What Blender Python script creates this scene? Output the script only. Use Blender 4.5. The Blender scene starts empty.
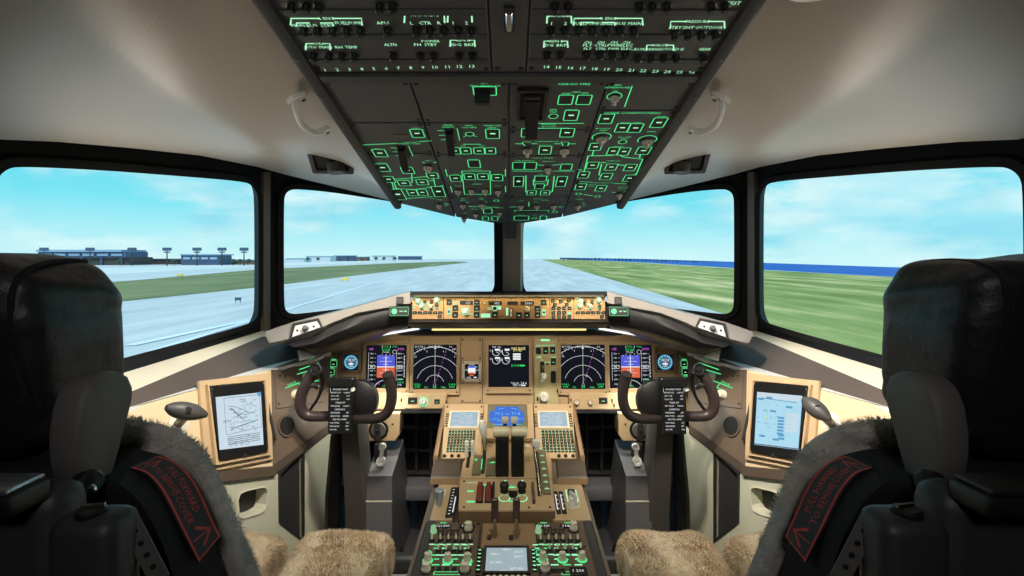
import bpy, bmesh, math, random
import numpy as np
from mathutils import Vector, Matrix
random.seed(7); rng = np.random.default_rng(7)
SC = bpy.context.scene
COL = SC.collection
PI = math.pi
F, CX, CY, EYE = 512.0, 509.0, 258.0, 1.15
def P(px, py, Y): return Vector(((px-CX)/F*Y, Y, EYE-(py-CY)/F*Y))

# ------------------------------------------------------------------ materials
def lin(c):
    out = []
    for v in c:
        v = v/255.0
        out.append(v/12.92 if v <= .04045 else ((v+.055)/1.055)**2.4)
    return (*out, 1.0)
def M(name, col, rough=.5, metal=0.0, noise=(60, .12), bump=None, spec=.5, sheen=0, coat=0):
    m = bpy.data.materials.new(name); m.use_nodes = True
    nt = m.node_tree; b = nt.nodes['Principled BSDF']
    b.inputs['Roughness'].default_value = rough; b.inputs['Metallic'].default_value = metal
    b.inputs['Specular IOR Level'].default_value = spec
    if sheen: b.inputs['Sheen Weight'].default_value = sheen
    if coat: b.inputs['Coat Weight'].default_value = coat
    tc = nt.nodes.new('ShaderNodeTexCoord')
    n = nt.nodes.new('ShaderNodeTexNoise'); n.inputs['Scale'].default_value = noise[0]; n.inputs['Detail'].default_value = 4
    nt.links.new(tc.outputs['Object'], n.inputs['Vector'])
    r = nt.nodes.new('ShaderNodeMix'); r.data_type = 'RGBA'
    c = lin(col); a = noise[1]
    r.inputs['A'].default_value = (*(x*(1-a) for x in c[:3]), 1); r.inputs['B'].default_value = (*(min(1, x*(1+a)) for x in c[:3]), 1)
    nt.links.new(n.outputs['Fac'], r.inputs['Factor']); nt.links.new(r.outputs['Result'], b.inputs['Base Color'])
    if bump:
        n2 = nt.nodes.new('ShaderNodeTexNoise'); n2.inputs['Scale'].default_value = bump[0]; n2.inputs['Detail'].default_value = 5
        nt.links.new(tc.outputs['Object'], n2.inputs['Vector'])
        bp = nt.nodes.new('ShaderNodeBump'); bp.inputs['Strength'].default_value = bump[1]; bp.inputs['Distance'].default_value = .01 if len(bump) < 3 else bump[2]
        nt.links.new(n2.outputs['Fac'], bp.inputs['Height']); nt.links.new(bp.outputs['Normal'], b.inputs['Normal'])
    return m
def E(name, col, strength=1.0, noise=0.0, scale=40):
    m = bpy.data.materials.new(name); m.use_nodes = True
    nt = m.node_tree; nt.nodes.remove(nt.nodes['Principled BSDF'])
    e = nt.nodes.new('ShaderNodeEmission'); e.inputs['Strength'].default_value = strength
    c = lin(col); e.inputs['Color'].default_value = c
    if noise:
        tc = nt.nodes.new('ShaderNodeTexCoord'); n = nt.nodes.new('ShaderNodeTexNoise'); n.inputs['Scale'].default_value = scale
        nt.links.new(tc.outputs['Object'], n.inputs['Vector'])
        r = nt.nodes.new('ShaderNodeMix'); r.data_type = 'RGBA'
        r.inputs['A'].default_value = (*(x*(1-noise) for x in c[:3]), 1); r.inputs['B'].default_value = c
        nt.links.new(n.outputs['Fac'], r.inputs['Factor']); nt.links.new(r.outputs['Result'], e.inputs['Color'])
    nt.links.new(e.outputs[0], nt.nodes['Material Output'].inputs['Surface'])
    return m

# ------------------------------------------------------------------ mesh builder
_font = {}
def glyphs(s):
    if s in _font: return _font[s]
    c = bpy.data.curves.new('lettering', 'FONT'); c.body = s; c.resolution_u = 1; c.size = 1.0
    o = bpy.data.objects.new('lettering', c); COL.objects.link(o)
    me = o.to_mesh()
    v = np.array([tuple(x.co) for x in me.vertices]) if len(me.vertices) else np.zeros((0, 3))
    f = [tuple(p.vertices) for p in me.polygons]
    o.to_mesh_clear(); bpy.data.objects.remove(o); bpy.data.curves.remove(c)
    _font[s] = (v, f)
    return _font[s]
def rrect(cx, cy, w, h, r=0.0, n=3):
    r = min(r, w/2*.999, h/2*.999)
    if r <= 1e-7: return [(cx-w/2, cy-h/2), (cx+w/2, cy-h/2), (cx+w/2, cy+h/2), (cx-w/2, cy+h/2)]
    out = []
    for (sx, sy, a0) in ((-1, -1, PI), (1, -1, 1.5*PI), (1, 1, 0), (-1, 1, .5*PI)):
        for k in range(n+1):
            a = a0+k/n*PI/2
            out.append((cx+sx*(w/2-r)+r*math.cos(a), cy+sy*(h/2-r)+r*math.sin(a)))
    return out
def circ(cx, cy, r, n=16, ry=None): return [(cx+r*math.cos(2*PI*k/n), cy+(ry or r)*math.sin(2*PI*k/n)) for k in range(n)]
class MB:
    def __init__(s): s.v = []; s.f = []; s.mi = []; s.mats = []; s.cur = 0
    def use(s, m):
        if m not in s.mats: s.mats.append(m)
        s.cur = s.mats.index(m); return s
    def add(s, vs, fs):
        b = len(s.v); s.v.extend(tuple(x) for x in vs)
        for f in fs: s.f.append(tuple(b+i for i in f)); s.mi.append(s.cur)
        return s
    def poly(s, pts): return s.add(pts, [tuple(range(len(pts)))])
    def loft(s, secs, closed=True, caps=True, wrap=False):
        n = len(secs[0]); vs = [p for q in secs for p in q]; fs = []; m = len(secs)
        for i in range(m if wrap else m-1):
            i2 = (i+1) % m
            for j in range(n if closed else n-1):
                k = (j+1) % n
                fs.append((i*n+j, i*n+k, i2*n+k, i2*n+j))
        if caps and closed and not wrap: fs.append(tuple(range(n-1, -1, -1))); fs.append(tuple((m-1)*n+j for j in range(n)))
        return s.add(vs, fs)
    def prism(s, poly, z0, z1, ch=0.0):
        """polygon in u,v raised along n, with an optional chamfer round its top edge"""
        n = len(poly)
        secs = [[(x, y, z0) for x, y in poly]]
        if ch > 0:
            cx = sum(p[0] for p in poly)/n; cy = sum(p[1] for p in poly)/n
            w = max(p[0] for p in poly)-min(p[0] for p in poly); h = max(p[1] for p in poly)-min(p[1] for p in poly)
            secs.append([(x, y, z1-ch) for x, y in poly])
            secs.append([(cx+(x-cx)*max(.1, 1-2*ch/max(w, 1e-6)), cy+(y-cy)*max(.1, 1-2*ch/max(h, 1e-6)), z1) for x, y in poly])
        else: secs.append([(x, y, z1) for x, y in poly])
        return s.loft(secs)
    def plate(s, u0, v0, u1, v1, z0, z1, r=0.0, ch=0.0): return s.prism(rrect((u0+u1)/2, (v0+v1)/2, abs(u1-u0), abs(v1-v0), r), z0, z1, ch)
    def rr(s, cx, cy, w, h, z0, z1, r=0.0, ch=0.0): return s.prism(rrect(cx, cy, w, h, r), z0, z1, ch)
    def ring(s, outer, inner, z0, z1):
        n = len(outer)
        return s.loft([[(x, y, z0) for x, y in outer], [(x, y, z1) for x, y in outer], [(x, y, z1) for x, y in inner], [(x, y, z0) for x, y in inner]], wrap=True)
    def frame(s, cx, cy, w, h, t, z0, z1, r=0.0): return s.ring(rrect(cx, cy, w, h, r), rrect(cx, cy, w-2*t, h-2*t, max(r-t, r*.3)), z0, z1)
    def fframe(s, cx, cy, w, h, t, z, r=0.0):
        o = rrect(cx, cy, w, h, r); i = rrect(cx, cy, w-2*t, h-2*t, max(r-t, r*.3)); n = len(o)
        return s.add([(x, y, z) for x, y in o]+[(x, y, z) for x, y in i], [(k, (k+1) % n, n+(k+1) % n, n+k) for k in range(n)])
    def stroke(s, pts, w, z, closed=False):
        """flat line of width w"""
        pts = [Vector(p) for p in pts]; n = len(pts)
        L = []; R = []
        for i in range(n):
            a = pts[i-1] if (i > 0 or closed) else pts[i]; b = pts[(i+1) % n] if (i < n-1 or closed) else pts[i]
            d = (b-a); d = d.normalized() if d.length > 1e-9 else Vector((1, 0)); q = Vector((-d.y, d.x))*w/2
            L.append((pts[i].x+q.x, pts[i].y+q.y, z)); R.append((pts[i].x-q.x, pts[i].y-q.y, z))
        return s.add(L+R, [(n+i, n+(i+1) % n, (i+1) % n, i) for i in range(n if closed else n-1)])
    def disc(s, cx, cy, r, z, n=16): return s.poly([(x, y, z) for x, y in circ(cx, cy, r, n)])
    def arc(s, cx, cy, r, a0, a1, w, z, n=20): return s.stroke([(cx+r*math.cos(a0+(a1-a0)*k/n), cy+r*math.sin(a0+(a1-a0)*k/n)) for k in range(n+1)], w, z)
    def text(s, t, u, v, h, z, align='c', rot=0.0, wmax=None):
        vv, ff = glyphs(t)
        if not len(vv): return s
        k = h/.7; x0, x1 = vv[:, 0].min(), vv[:, 0].max()
        kx = k
        if wmax and (x1-x0)*k > wmax: kx = wmax/(x1-x0)
        off = -(x0+x1)/2 if align == 'c' else (-x0 if align == 'l' else -x1)
        c, q = math.cos(rot), math.sin(rot)
        out = []
        for p in vv:
            x = (p[0]+off)*kx; y = (p[1]-.35)*k
            out.append((u+x*c-y*q, v+x*q+y*c, z))
        return s.add(out, ff)
    def lathe(s, prof, n=20, c=(0, 0, 0), axis=None):
        """profile of (r,h) turned about n (or another axis)"""
        secs = [[(r*math.cos(2*PI*k/n), r*math.sin(2*PI*k/n), h) for k in range(n)] for r, h in prof]
        if axis is not None:
            q = Vector((0, 0, 1)).rotation_difference(Vector(axis).normalized()).to_matrix()
            secs = [[q @ Vector(p) for p in sec] for sec in secs]
        c = Vector(c)
        return s.loft([[c+Vector(p) for p in sec] for sec in secs])
    def tube(s, pts, rad, n=12, flat=1.0, up=None):
        pts = [Vector(p) for p in pts]; m = len(pts)
        rad = rad if isinstance(rad, (list, tuple)) else [rad]*m
        secs = []; ref = None
        for i in range(m):
            d = (pts[min(i+1, m-1)]-pts[max(i-1, 0)]).normalized()
            if ref is None:
                ref = Vector(up) if up else (Vector((0, 0, 1)) if abs(d.z) < .9 else Vector((1, 0, 0)))
            a = (ref-d*ref.dot(d)).normalized(); b = d.cross(a); ref = a
            secs.append([pts[i]+a*rad[i]*math.cos(2*PI*k/n)+b*rad[i]*flat*math.sin(2*PI*k/n) for k in range(n)])
        return s.loft(secs)
    def box(s, x0, x1, y0, y1, z0, z1, r=0.0, seg=2, mat=None):
        bm = bmesh.new(); bmesh.ops.create_cube(bm, size=1.0)
        for v in bm.verts: v.co = Vector(((x0+x1)/2+v.co.x*(x1-x0), (y0+y1)/2+v.co.y*(y1-y0), (z0+z1)/2+v.co.z*(z1-z0)))
        if r > 0: bmesh.ops.bevel(bm, geom=list(bm.edges), offset=r, segments=seg, profile=.5, affect='EDGES')
        bm.verts.index_update()
        vs = [v.co.copy() for v in bm.verts]
        if mat is not None: vs = [mat @ v for v in vs]
        fs = [tuple(v.index for v in f.verts) for f in bm.faces]; bm.free()
        return s.add(vs, fs)
    def xform(s, fn, start=0):
        for i in range(start, len(s.v)): s.v[i] = tuple(fn(Vector(s.v[i])))
        return s
    def mesh(s, name, smooth=35):
        me = bpy.data.meshes.new(name); me.from_pydata([tuple(map(float, v)) for v in s.v], [], s.f)
        for m in s.mats: me.materials.append(m)
        if len(s.mats) > 1: me.polygons.foreach_set('material_index', s.mi)
        bm = bmesh.new(); bm.from_mesh(me); bmesh.ops.recalc_face_normals(bm, faces=bm.faces); bm.to_mesh(me); bm.free()
        if smooth:
            me.shade_smooth(); me.set_sharp_from_angle(angle=math.radians(smooth))
        me.update(); return me
    def build(s, name, mat=None, parent=None, smooth=35, loc=None, label=None):
        if mat is not None and not s.mats: s.mats = [mat]
        o = bpy.data.objects.new(name, s.mesh(name, smooth)); COL.objects.link(o)
        if parent is not None: o.parent = parent
        if loc is not None: o.location = loc
        if label: o['label'] = label
        return o
def smooth_path(pts, n=6):
    """Catmull-Rom through the points"""
    pts = [Vector(p) for p in pts]; out = []
    for i in range(len(pts)-1):
        p0, p1, p2, p3 = pts[max(i-1, 0)], pts[i], pts[i+1], pts[min(i+2, len(pts)-1)]
        for k in range(n):
            t = k/n
            out.append(.5*((2*p1)+(p2-p0)*t+(2*p0-5*p1+4*p2-p3)*t*t+(3*p1-p0-3*p2+p3)*t**3))
    out.append(pts[-1]); return out

# ------------------------------------------------------------------ things
def tag(o, label, cat, group=None, kind=None):
    o['label'] = label; o['category'] = cat
    if group: o['group'] = group
    if kind: o['kind'] = kind
    return o
def struct(o, label=None):
    o['kind'] = 'structure'
    if label: o['label'] = label
    return o
def thing(name, label, cat, mat=None, group=None):
    o = bpy.data.objects.new(name, None); COL.objects.link(o); o.empty_display_size = .05
    if mat is not None: o.matrix_world = mat if isinstance(mat, Matrix) else Matrix.Translation(Vector(mat))
    return tag(o, label, cat, group)
_shared = {}
def inst(parent, name, key, make, mat, loc, rot=0.0, label=None):
    """a part of a kind there are many of: its own object, mesh data shared"""
    if key not in _shared:
        mb = MB(); make(mb)
        if not mb.mats: mb.mats = [mat]
        _shared[key] = mb.mesh(name)
    o = bpy.data.objects.new(name, _shared[key]); COL.objects.link(o); o.parent = parent
    o.location = loc; o.rotation_euler = (0, 0, rot)
    if label: o['label'] = label
    return o
class Fr:
    """a panel's own plane: origin o, u to the right, v up the panel, n out of it"""
    def __init__(s, o, u, v):
        s.o = Vector(o); s.u = Vector(u).normalized(); v = Vector(v); s.v = (v-s.u*v.dot(s.u)).normalized(); s.n = s.u.cross(s.v)
    def mat(s):
        m = Matrix.Identity(4)
        for i in range(3): m[i][0] = s.u[i]; m[i][1] = s.v[i]; m[i][2] = s.n[i]; m[i][3] = s.o[i]
        return m
    def hit(s, px, py, h=0.0):
        e = Vector((0, 0, EYE)); d = Vector(((px-CX)/F, 1, -(py-CY)/F)); o = s.o+s.n*h
        t = (o-e).dot(s.n)/d.dot(s.n)
        return e+d*t
    def px(s, px, py, h=0.0):
        q = s.hit(px, py, h)-s.o
        return q.dot(s.u), q.dot(s.v)
    def at(s, u, v, z=0): return s.o+s.u*u+s.v*v+s.n*z
    def size(s, px, py, w, h):
        a, b = s.px(px-w/2, py), s.px(px+w/2, py); c, d = s.px(px, py-h/2), s.px(px, py+h/2)
        return math.dist(a, b), math.dist(c, d)
    def moved(s, u, v, z=0):
        f = Fr(s.at(u, v, z), s.u, s.v); return f
def mx(p): return Vector((-p[0], p[1], p[2]))
# ------------------------------------------------------------------ palette
HEAD = M('headliner_vinyl', (180, 170, 156), .34, noise=(9, .03), bump=(420, .12))
FRAME = M('window_frame_black', (20, 19, 20), .7, noise=(30, .1), spec=.25)
PILLAR = M('pillar_lining', (112, 100, 88), .55, noise=(20, .06))
SILL = M('sill_lining', (236, 220, 192), .5, noise=(15, .04))
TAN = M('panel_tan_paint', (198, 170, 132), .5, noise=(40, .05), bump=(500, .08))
TAND = M('panel_tan_dark_paint', (152, 124, 94), .5, noise=(40, .05), bump=(500, .08))  # darker tan for lips, edges, plates and clock bezels
BROWN = M('console_brown_paint', (98, 83, 70), .5, noise=(25, .07), bump=(450, .1))
DBROWN = M('glareshield_brown', (88, 76, 68), .5, noise=(25, .08), bump=(450, .12))
CREAM = M('side_lining_cream', (206, 204, 180), .6, noise=(12, .05))
GSGREY = M('glareshield_grey', (138, 132, 127), .42, noise=(20, .05))
GSWHITE = M('glareshield_end_white', (225, 222, 216), .45, noise=(20, .03))
GSBLACK = M('glareshield_black', (30, 29, 31), .38, noise=(30, .1), bump=(380, .12))
OVH = M('overhead_grey_paint', (72, 74, 76), .5, noise=(30, .06), bump=(500, .08))
OVHF = M('overhead_frame_paint', (60, 61, 63), .5, noise=(30, .08))
BLACK = M('black_plastic', (18, 18, 19), .45, noise=(80, .15))
BLACKM = M('matt_black', (12, 12, 13), .75, noise=(40, .2))
DGREY = M('dark_grey_plastic', (48, 47, 48), .5, noise=(60, .1))
MGREY = M('mid_grey_plastic', (92, 90, 88), .5, noise=(60, .1))
LGREY = M('knob_pale_plastic', (226, 218, 196), .4, noise=(120, .05))
KNOBG = M('knob_overhead_grey', (190, 182, 168), .4, noise=(120, .05))
CHROME = M('chrome', (210, 210, 212), .18, 1.0, noise=(80, .05))
WHITE = M('white_plastic', (232, 230, 222), .4, noise=(100, .03))
IVORY = M('ivory_lever_grip', (232, 222, 190), .35, noise=(60, .04))
RED = M('dark_red_lever', (120, 36, 34), .4, noise=(60, .1))
LEATHER = M('seat_black_leather', (30, 31, 38), .44, noise=(30, .12), bump=(55, .22))
ARMG = M('armrest_grey_vinyl', (104, 101, 98), .55, noise=(300, .08), bump=(700, .15))
SEATG = M('seat_shell_grey', (50, 50, 52), .5, noise=(200, .06), bump=(600, .1))
CLOTH = M('seat_back_cloth', (13, 13, 15), .85, noise=(120, .2), bump=(400, .3))
FURG = M('sheepskin_grey', (206, 200, 194), .9, noise=(60, .45), sheen=.3)
FURB = M('sheepskin_brown', (206, 184, 152), .9, noise=(45, .5), sheen=.3)
TILLER = M('tiller_grey', (66, 63, 60), .5, noise=(60, .06))
YOKE = M('yoke_brown_leather', (62, 50, 50), .36, noise=(40, .08), bump=(300, .08))
COLUMN = M('column_grey_paint', (84, 78, 76), .5, noise=(25, .06))
PEDALG = M('pedal_box_grey', (104, 102, 106), .45, noise=(25, .08))
TREAD = M('tread_grey', (150, 150, 152), .4, noise=(25, .08))
FLOORM = M('floor_dark_vinyl', (66, 66, 70), .4, noise=(18, .15), bump=(200, .1))
LABELM = M('woven_label_grey', (62, 64, 70), .8, noise=(300, .1))
LABELR = M('woven_label_red', (214, 84, 76), .8, noise=(300, .1))
GREEN = E('legend_green', (92, 236, 146), 1.0)
GREENB = E('legend_green_bright', (150, 255, 190), 1.1)
GREENW = E('legend_green_white', (172, 244, 192), 1.1)
SCRN = E('display_black', (22, 24, 32), 1.0)
SYMW = E('symbol_white', (235, 238, 240), 1.0)
SYMG = E('symbol_green', (60, 235, 110), 1.0)
SYMM = E('symbol_magenta', (225, 110, 235), 1.0)
SYMY = E('symbol_yellow', (250, 240, 150), 1.0)
SYMC = E('symbol_cyan', (120, 220, 245), 1.0)
SKYB = E('attitude_blue', (88, 96, 215), 1.0)
EARTH = E('attitude_brown', (222, 104, 70), 1.0)
CLKB = E('clock_blue', (60, 92, 120), 1.0)
CDUS = E('control_display_screen', (176, 200, 214), 1.0, .12, 30)
MFDB = E('lower_display_blue', (76, 120, 225), 1.0, .15, 30)
WARM = E('flood_strip_warm', (255, 226, 140), 1.6)
COOL = E('flood_strip_white', (240, 240, 235), 1.4)
LAMP = E('dome_lamp', (255, 250, 240), 3.0)
TABS = E('tablet_paper', (206, 224, 236), 1.0, .06, 20)
TABB = E('tablet_pale_blue', (178, 224, 244), 1.0, .08, 20)
TABK = E('tablet_ink', (92, 104, 120), 1.0)
TABI = E('tablet_blue_ink', (96, 160, 205), 1.0)
def glass():
    m = bpy.data.materials.new('window_glass'); m.use_nodes = True
    nt = m.node_tree; nt.nodes.remove(nt.nodes['Principled BSDF'])
    t = nt.nodes.new('ShaderNodeBsdfTransparent'); t.inputs[0].default_value = (.97, .985, .98, 1)
    g = nt.nodes.new('ShaderNodeBsdfGlossy'); g.inputs['Roughness'].default_value = .02
    n = nt.nodes.new('ShaderNodeTexNoise'); n.inputs['Scale'].default_value = 3
    mr = nt.nodes.new('ShaderNodeMapRange'); mr.inputs['To Min'].default_value = .012; mr.inputs['To Max'].default_value = .022
    mx_ = nt.nodes.new('ShaderNodeMixShader')
    nt.links.new(n.outputs['Fac'], mr.inputs['Value']); nt.links.new(mr.outputs['Result'], mx_.inputs[0])
    nt.links.new(t.outputs[0], mx_.inputs[1]); nt.links.new(g.outputs[0], mx_.inputs[2])
    nt.links.new(mx_.outputs[0], nt.nodes['Material Output'].inputs['Surface'])
    return m
GLASS = glass()

# ------------------------------------------------------------------ shell: two window planes a side
Pb, Pt = P(271, 330, 2.05), P(271, 175, 1.95)
Aft = Vector((-1.17, 1.10, Pb.z))
Cb = Vector((0, 2.55, Pb.z)); Ct_dir = None
FS = {}
FS[-1] = (Fr(Pb, Aft-Pb, Pt-Pb), Fr(Pb, Cb-Pb, Pt-Pb))
FS[1] = (Fr(mx(Pb), mx(Aft)-mx(Pb), mx(Pt)-mx(Pb)), Fr(mx(Pb), mx(Cb)-mx(Pb), mx(Pt)-mx(Pb)))
def M2(px, side): return px if side < 0 else 1018-px
SIDE_OUT = [(259, 310), (259, 203), (257.5, 193), (253, 186), (245, 181.5), (168, 175.2), (90, 169.5), (20, 166.6), (8, 169), (-1, 177), (-4, 190), (-5, 290), (-6, 378), (-2, 389), (8, 390.5), (70, 373), (128, 357), (195, 339.5), (245, 325), (253, 322), (257.5, 317)]
FRONT_OUT = [(284, 304), (284, 203), (285, 195), (289, 190.5), (296, 189), (330, 192), (375, 199), (430, 208), (480, 213), (489, 215), (494, 221), (495, 232), (495, 282), (493.5, 290), (488, 295), (430, 300), (380, 304.5), (340, 309), (300, 313.8), (291, 314), (286, 311)]
def inset_out(loop, d):
    """the loop pushed outwards by d in its plane"""
    n = len(loop); out = []
    A = sum(loop[i][0]*loop[(i+1) % n][1]-loop[(i+1) % n][0]*loop[i][1] for i in range(n))
    sg = 1 if A > 0 else -1
    for i in range(n):
        a, b, c = Vector(loop[i-1]), Vector(loop[i]), Vector(loop[(i+1) % n])
        d1, d2 = (b-a).normalized(), (c-b).normalized()
        nrm = (Vector((d1.y, -d1.x))+Vector((d2.y, -d2.x))).normalized()*sg
        out.append((b.x+nrm.x*d, b.y+nrm.y*d))
    return out
def chaikin(q, n=2):
    for _ in range(n):
        o = []
        for i in range(len(q)):
            a, b = q[i], q[(i+1) % len(q)]; o += [(a[0]*.75+b[0]*.25, a[1]*.75+b[1]*.25), (a[0]*.25+b[0]*.75, a[1]*.25+b[1]*.75)]
        q = o
    return q
SIDE_OUT, FRONT_OUT = chaikin(SIDE_OUT), chaikin(FRONT_OUT)
wn = 0
for side, nm in ((-1, 'left'), (1, 'right')):
    wall = MB()
    for fi, loop_px in ((0, SIDE_OUT), (1, FRONT_OUT)):
        fr = FS[side][fi]
        sgn = 1 if fr.n.dot(Vector((0, .8, EYE))-fr.o) > 0 else -1          # which way is inboard
        loop = [fr.px(M2(x, side), y, .012*sgn) for x, y in loop_px]; loopo = None
        mid = inset_out(loop, .030); out = []
        us = [p[0] for p in loop]; vs = [p[1] for p in loop]
        if fi == 0: U0, U1, V0, V1 = 0.0, max(us)+.35, min(vs)-.10, max(vs)+.22
        else: U0, U1, V0, V1 = 0.0, (Cb-Pb).length, min(vs)-.14, max(vs)+.16
        cu, cv = (min(us)+max(us))/2, (min(vs)+max(vs))/2
        for (x, y) in mid:
            dx, dy = x-cu, y-cv
            t = min((((U1-cu)/dx) if dx > 0 else ((U0-cu)/dx)) if abs(dx) > 1e-9 else 9e9, (((V1-cv)/dy) if dy > 0 else ((V0-cv)/dy)) if abs(dy) > 1e-9 else 9e9)
            out.append((cu+dx*max(t, 1.0), cv+dy*max(t, 1.0)))
        # push the ray hits nearest the four corners into them
        for (qu, qv) in ((U0, V0), (U1, V0), (U1, V1), (U0, V1)):
            k = min(range(len(out)), key=lambda i: math.dist(out[i], (qu, qv))); out[k] = (qu, qv)
        W = lambda pts, h: [fr.at(u, v, h*sgn) for u, v in pts]
        wall.loft([W(out, 0), W(mid, 0)], caps=False)
        wall.loft([W(out, -.05), W(out, 0)], caps=False)
        wall.loft([W(out, -.05), W(inset_out(loop, .05), -.05)], caps=False)
        # the window: a raised black gasket frame and its pane
        wn += 1
        w = MB(); w.loft([W(inset_out(loop, .05), -.05), W(inset_out(loop, .003), .006), W(loop, .010), W(inset_out(loop, .004), .012), W(inset_out(loop, .022), .012), W(mid, -.002)], caps=False)
        wo = struct(w.build('window_%d' % wn, FRAME), ('%s %s cockpit window with rounded corners in a black frame' % (nm, 'side' if fi == 0 else 'front windscreen')))
        g = MB(); g.loft([W(inset_out(loop, .034), -.030), W(inset_out(loop, .030), -.024)]); g.build('window_pane', GLASS, wo)
    struct(wall.build('wall_'+nm, FRAME), nm+' window wall with black surrounds')
    # slim lighter strip along the aft side of the post
    fr = FS[side][0]; sgn = 1 if fr.n.dot(Vector((0, .8, EYE))-fr.o) > 0 else -1
    st = MB(); q = [fr.px(M2(x, side), y) for x, y in ((260.5, 172), (267, 172), (267, 334), (260.5, 330))]
    st.loft([[fr.at(u, v, .0*sgn) for u, v in q], [fr.at(u, v, .016*sgn) for u, v in q]])
    struct(st.build('trim_%d' % (1 if side < 0 else 2), PILLAR), nm+' window post lining strip')
# the centre post: two faces, lining and a black strip
cp = MB()
zb, zt = Cb.z-.05, EYE+.36
def cy_(z): return 2.53-(z-Cb.z)*.30
for (x0, x1, d) in ((-.068, .066, .0),):
    cp.loft([[Vector((x0, cy_(z)-.02, z)), Vector((x0+.012, cy_(z)-.05, z)), Vector((x1-.012, cy_(z)-.05, z)), Vector((x1, cy_(z)-.02, z)), Vector((x1, cy_(z)+.1, z)), Vector((x0, cy_(z)+.1, z))] for z in (zb, zt)])
cpo = struct(cp.build('trim_3', M('centre_post_lining', (176, 152, 132), .55, noise=(20, .06))), 'centre windscreen post')
cs = MB(); cs.loft([[Vector((-.069, cy_(z)-.056, z)), Vector((-.030, cy_(z)-.056, z)), Vector((-.030, cy_(z)-.03, z)), Vector((-.069, cy_(z)-.02, z))] for z in (zb, zt)]); cs.build('dark_strip', FRAME, cpo)
pl = MB(); pl.loft([[Vector((-.020, cy_(z)-.058, z)), Vector((.034, cy_(z)-.058, z)), Vector((.034, cy_(z)-.048, z)), Vector((-.020, cy_(z)-.048, z))] for z in (EYE+.09, EYE+.175)])
pl.build('placard', MGREY, cpo)
# ceiling lining: from the overhead panel's edge out to the window heads
OV0, OVS = .168, .2270
def ovz(Y): return EYE+OV0-OVS*(Y-1.62)
LINE = [(392, 201), (340, 188), (285, 174.5), (258, 167), (200, 155.5), (130, 148), (60, 142), (0, 139.5)]
ROWS = 40
TR = [.1, .1, .12, .30, .48, .61, .64, .66, .74, .80, .82, .82, .82]; TA = [0, 0, 0, .25, .75, 1, 1, 1, 1, 1, 1, 1, 1]
def liner(side):
    secs = []
    outer = []
    for (x, y) in LINE:
        fr = FS[-1][1] if x > 271 else FS[-1][0]
        p = fr.hit(x, y); p = Vector((0, 0, EYE))+(p-Vector((0, 0, EYE)))*.965
        outer.append(p)
    last = outer[-1]
    for Y in (.75, .45, .1, -.3, -.7): outer.append(Vector((last.x-.02, Y, last.z+.02*(last.y-Y))))
    innerY = [1.64, 1.56, 1.48, 1.42, 1.28, 1.14, 1.0, .86, .62, .40, .1, -.3, -.7]
    for st_, (o, Y) in enumerate(zip(outer, innerY)):
        i = Vector((-.366, Y, min(ovz(Y)+.012, EYE+.55)))
        row = []
        for k in range(ROWS+1):
            t = k/ROWS; p = o.lerp(i, t); rg = .42-math.sqrt(((t-TR[st_]))**2+.0012)-(.42-abs((1-t)*0+t*1-TR[st_]))*0; e0, e1 = .42-TR[st_], .42-(1-TR[st_]); rg = rg-(e0*(1-t)+e1*t); p = p+Vector((-.35, 0, 1)).normalized()*(.060*math.sin(PI*t)**.9*min(1.0, (o-i).length/.55)-.17*TA[st_]*rg); row.append(p if side < 0 else mx(p))
        secs.append(row)
    return secs
hl = MB()
for s in (-1, 1): hl.loft(liner(s), closed=False)
hl.loft([[Vector((-.366, Y, min(ovz(Y)+.012, EYE+.55))), Vector((0, Y, min(ovz(Y)+.05, EYE+.58))), Vector((.366, Y, min(ovz(Y)+.012, EYE+.55)))] for Y in (.30, .1, -.3, -.7)], closed=False)
# outer skin over the lining keeps the daylight out
struct(hl.build('ceiling', HEAD, smooth=60), 'pale beige moulded ceiling lining')
sk = MB()
sk.loft([[Vector((-1.32, Y, EYE-.05 if False else EYE+.40)), Vector((-.8, Y, EYE+.66)), Vector((0, Y, EYE+.72)), Vector((.8, Y, EYE+.66)), Vector((1.32, Y, EYE+.40))] for Y in (-.75, 1.2)]+
        [[Vector((-1.12, 1.75, EYE+.42)), Vector((-.7, 1.75, EYE+.50)), Vector((0, 1.75, EYE+.52)), Vector((.7, 1.75, EYE+.50)), Vector((1.12, 1.75, EYE+.42))],
         [Vector((-.98, 2.05, EYE+.36)), Vector((-.62, 2.20, EYE+.37)), Vector((0, 2.45, EYE+.37)), Vector((.62, 2.20, EYE+.37)), Vector((.98, 2.05, EYE+.36))]], closed=False)
struct(sk.build('ceiling_outer', BLACKM, smooth=0), 'outer roof over the lining')
# floor, back wall, lower hull
fl = MB(); fl.box(-1.35, 1.35, -.75, 2.75, -.05, 0); struct(fl.build('floor', FLOORM), 'dark vinyl cockpit floor')
bw = MB(); bw.box(-1.35, 1.35, -.80, -.75, -.05, 1.9); struct(bw.build('wall_back', DGREY), 'dark rear bulkhead')
fw = MB(); fw.box(-1.0, 1.0, 2.62, 2.67, 0, EYE-.28); struct(fw.build('wall_front', BLACKM), 'dark front bulkhead below the windscreen')
for s, nm in ((-1, 'left'), (1, 'right')):
    h = MB()
    q = [(-1.26, -.75), (-1.22, 1.10), (-.99, 2.08), (-.96, 2.62)]
    h.loft([[Vector((x*-s, y, z)) for x, y in q] for z in (-.02, EYE-.32)], closed=False, caps=False)
    q2 = [Vector((-1.26*-s, -.75, 0)), Vector((-1.22*-s, .75, 0))]
    h.loft([[Vector((p.x, p.y, z)) for p in q2] for z in (EYE-.35, EYE+.45)], closed=False, caps=False)
    struct(h.build('wall_lower_'+nm, BLACKM), nm+' lower hull side behind the console')
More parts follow.
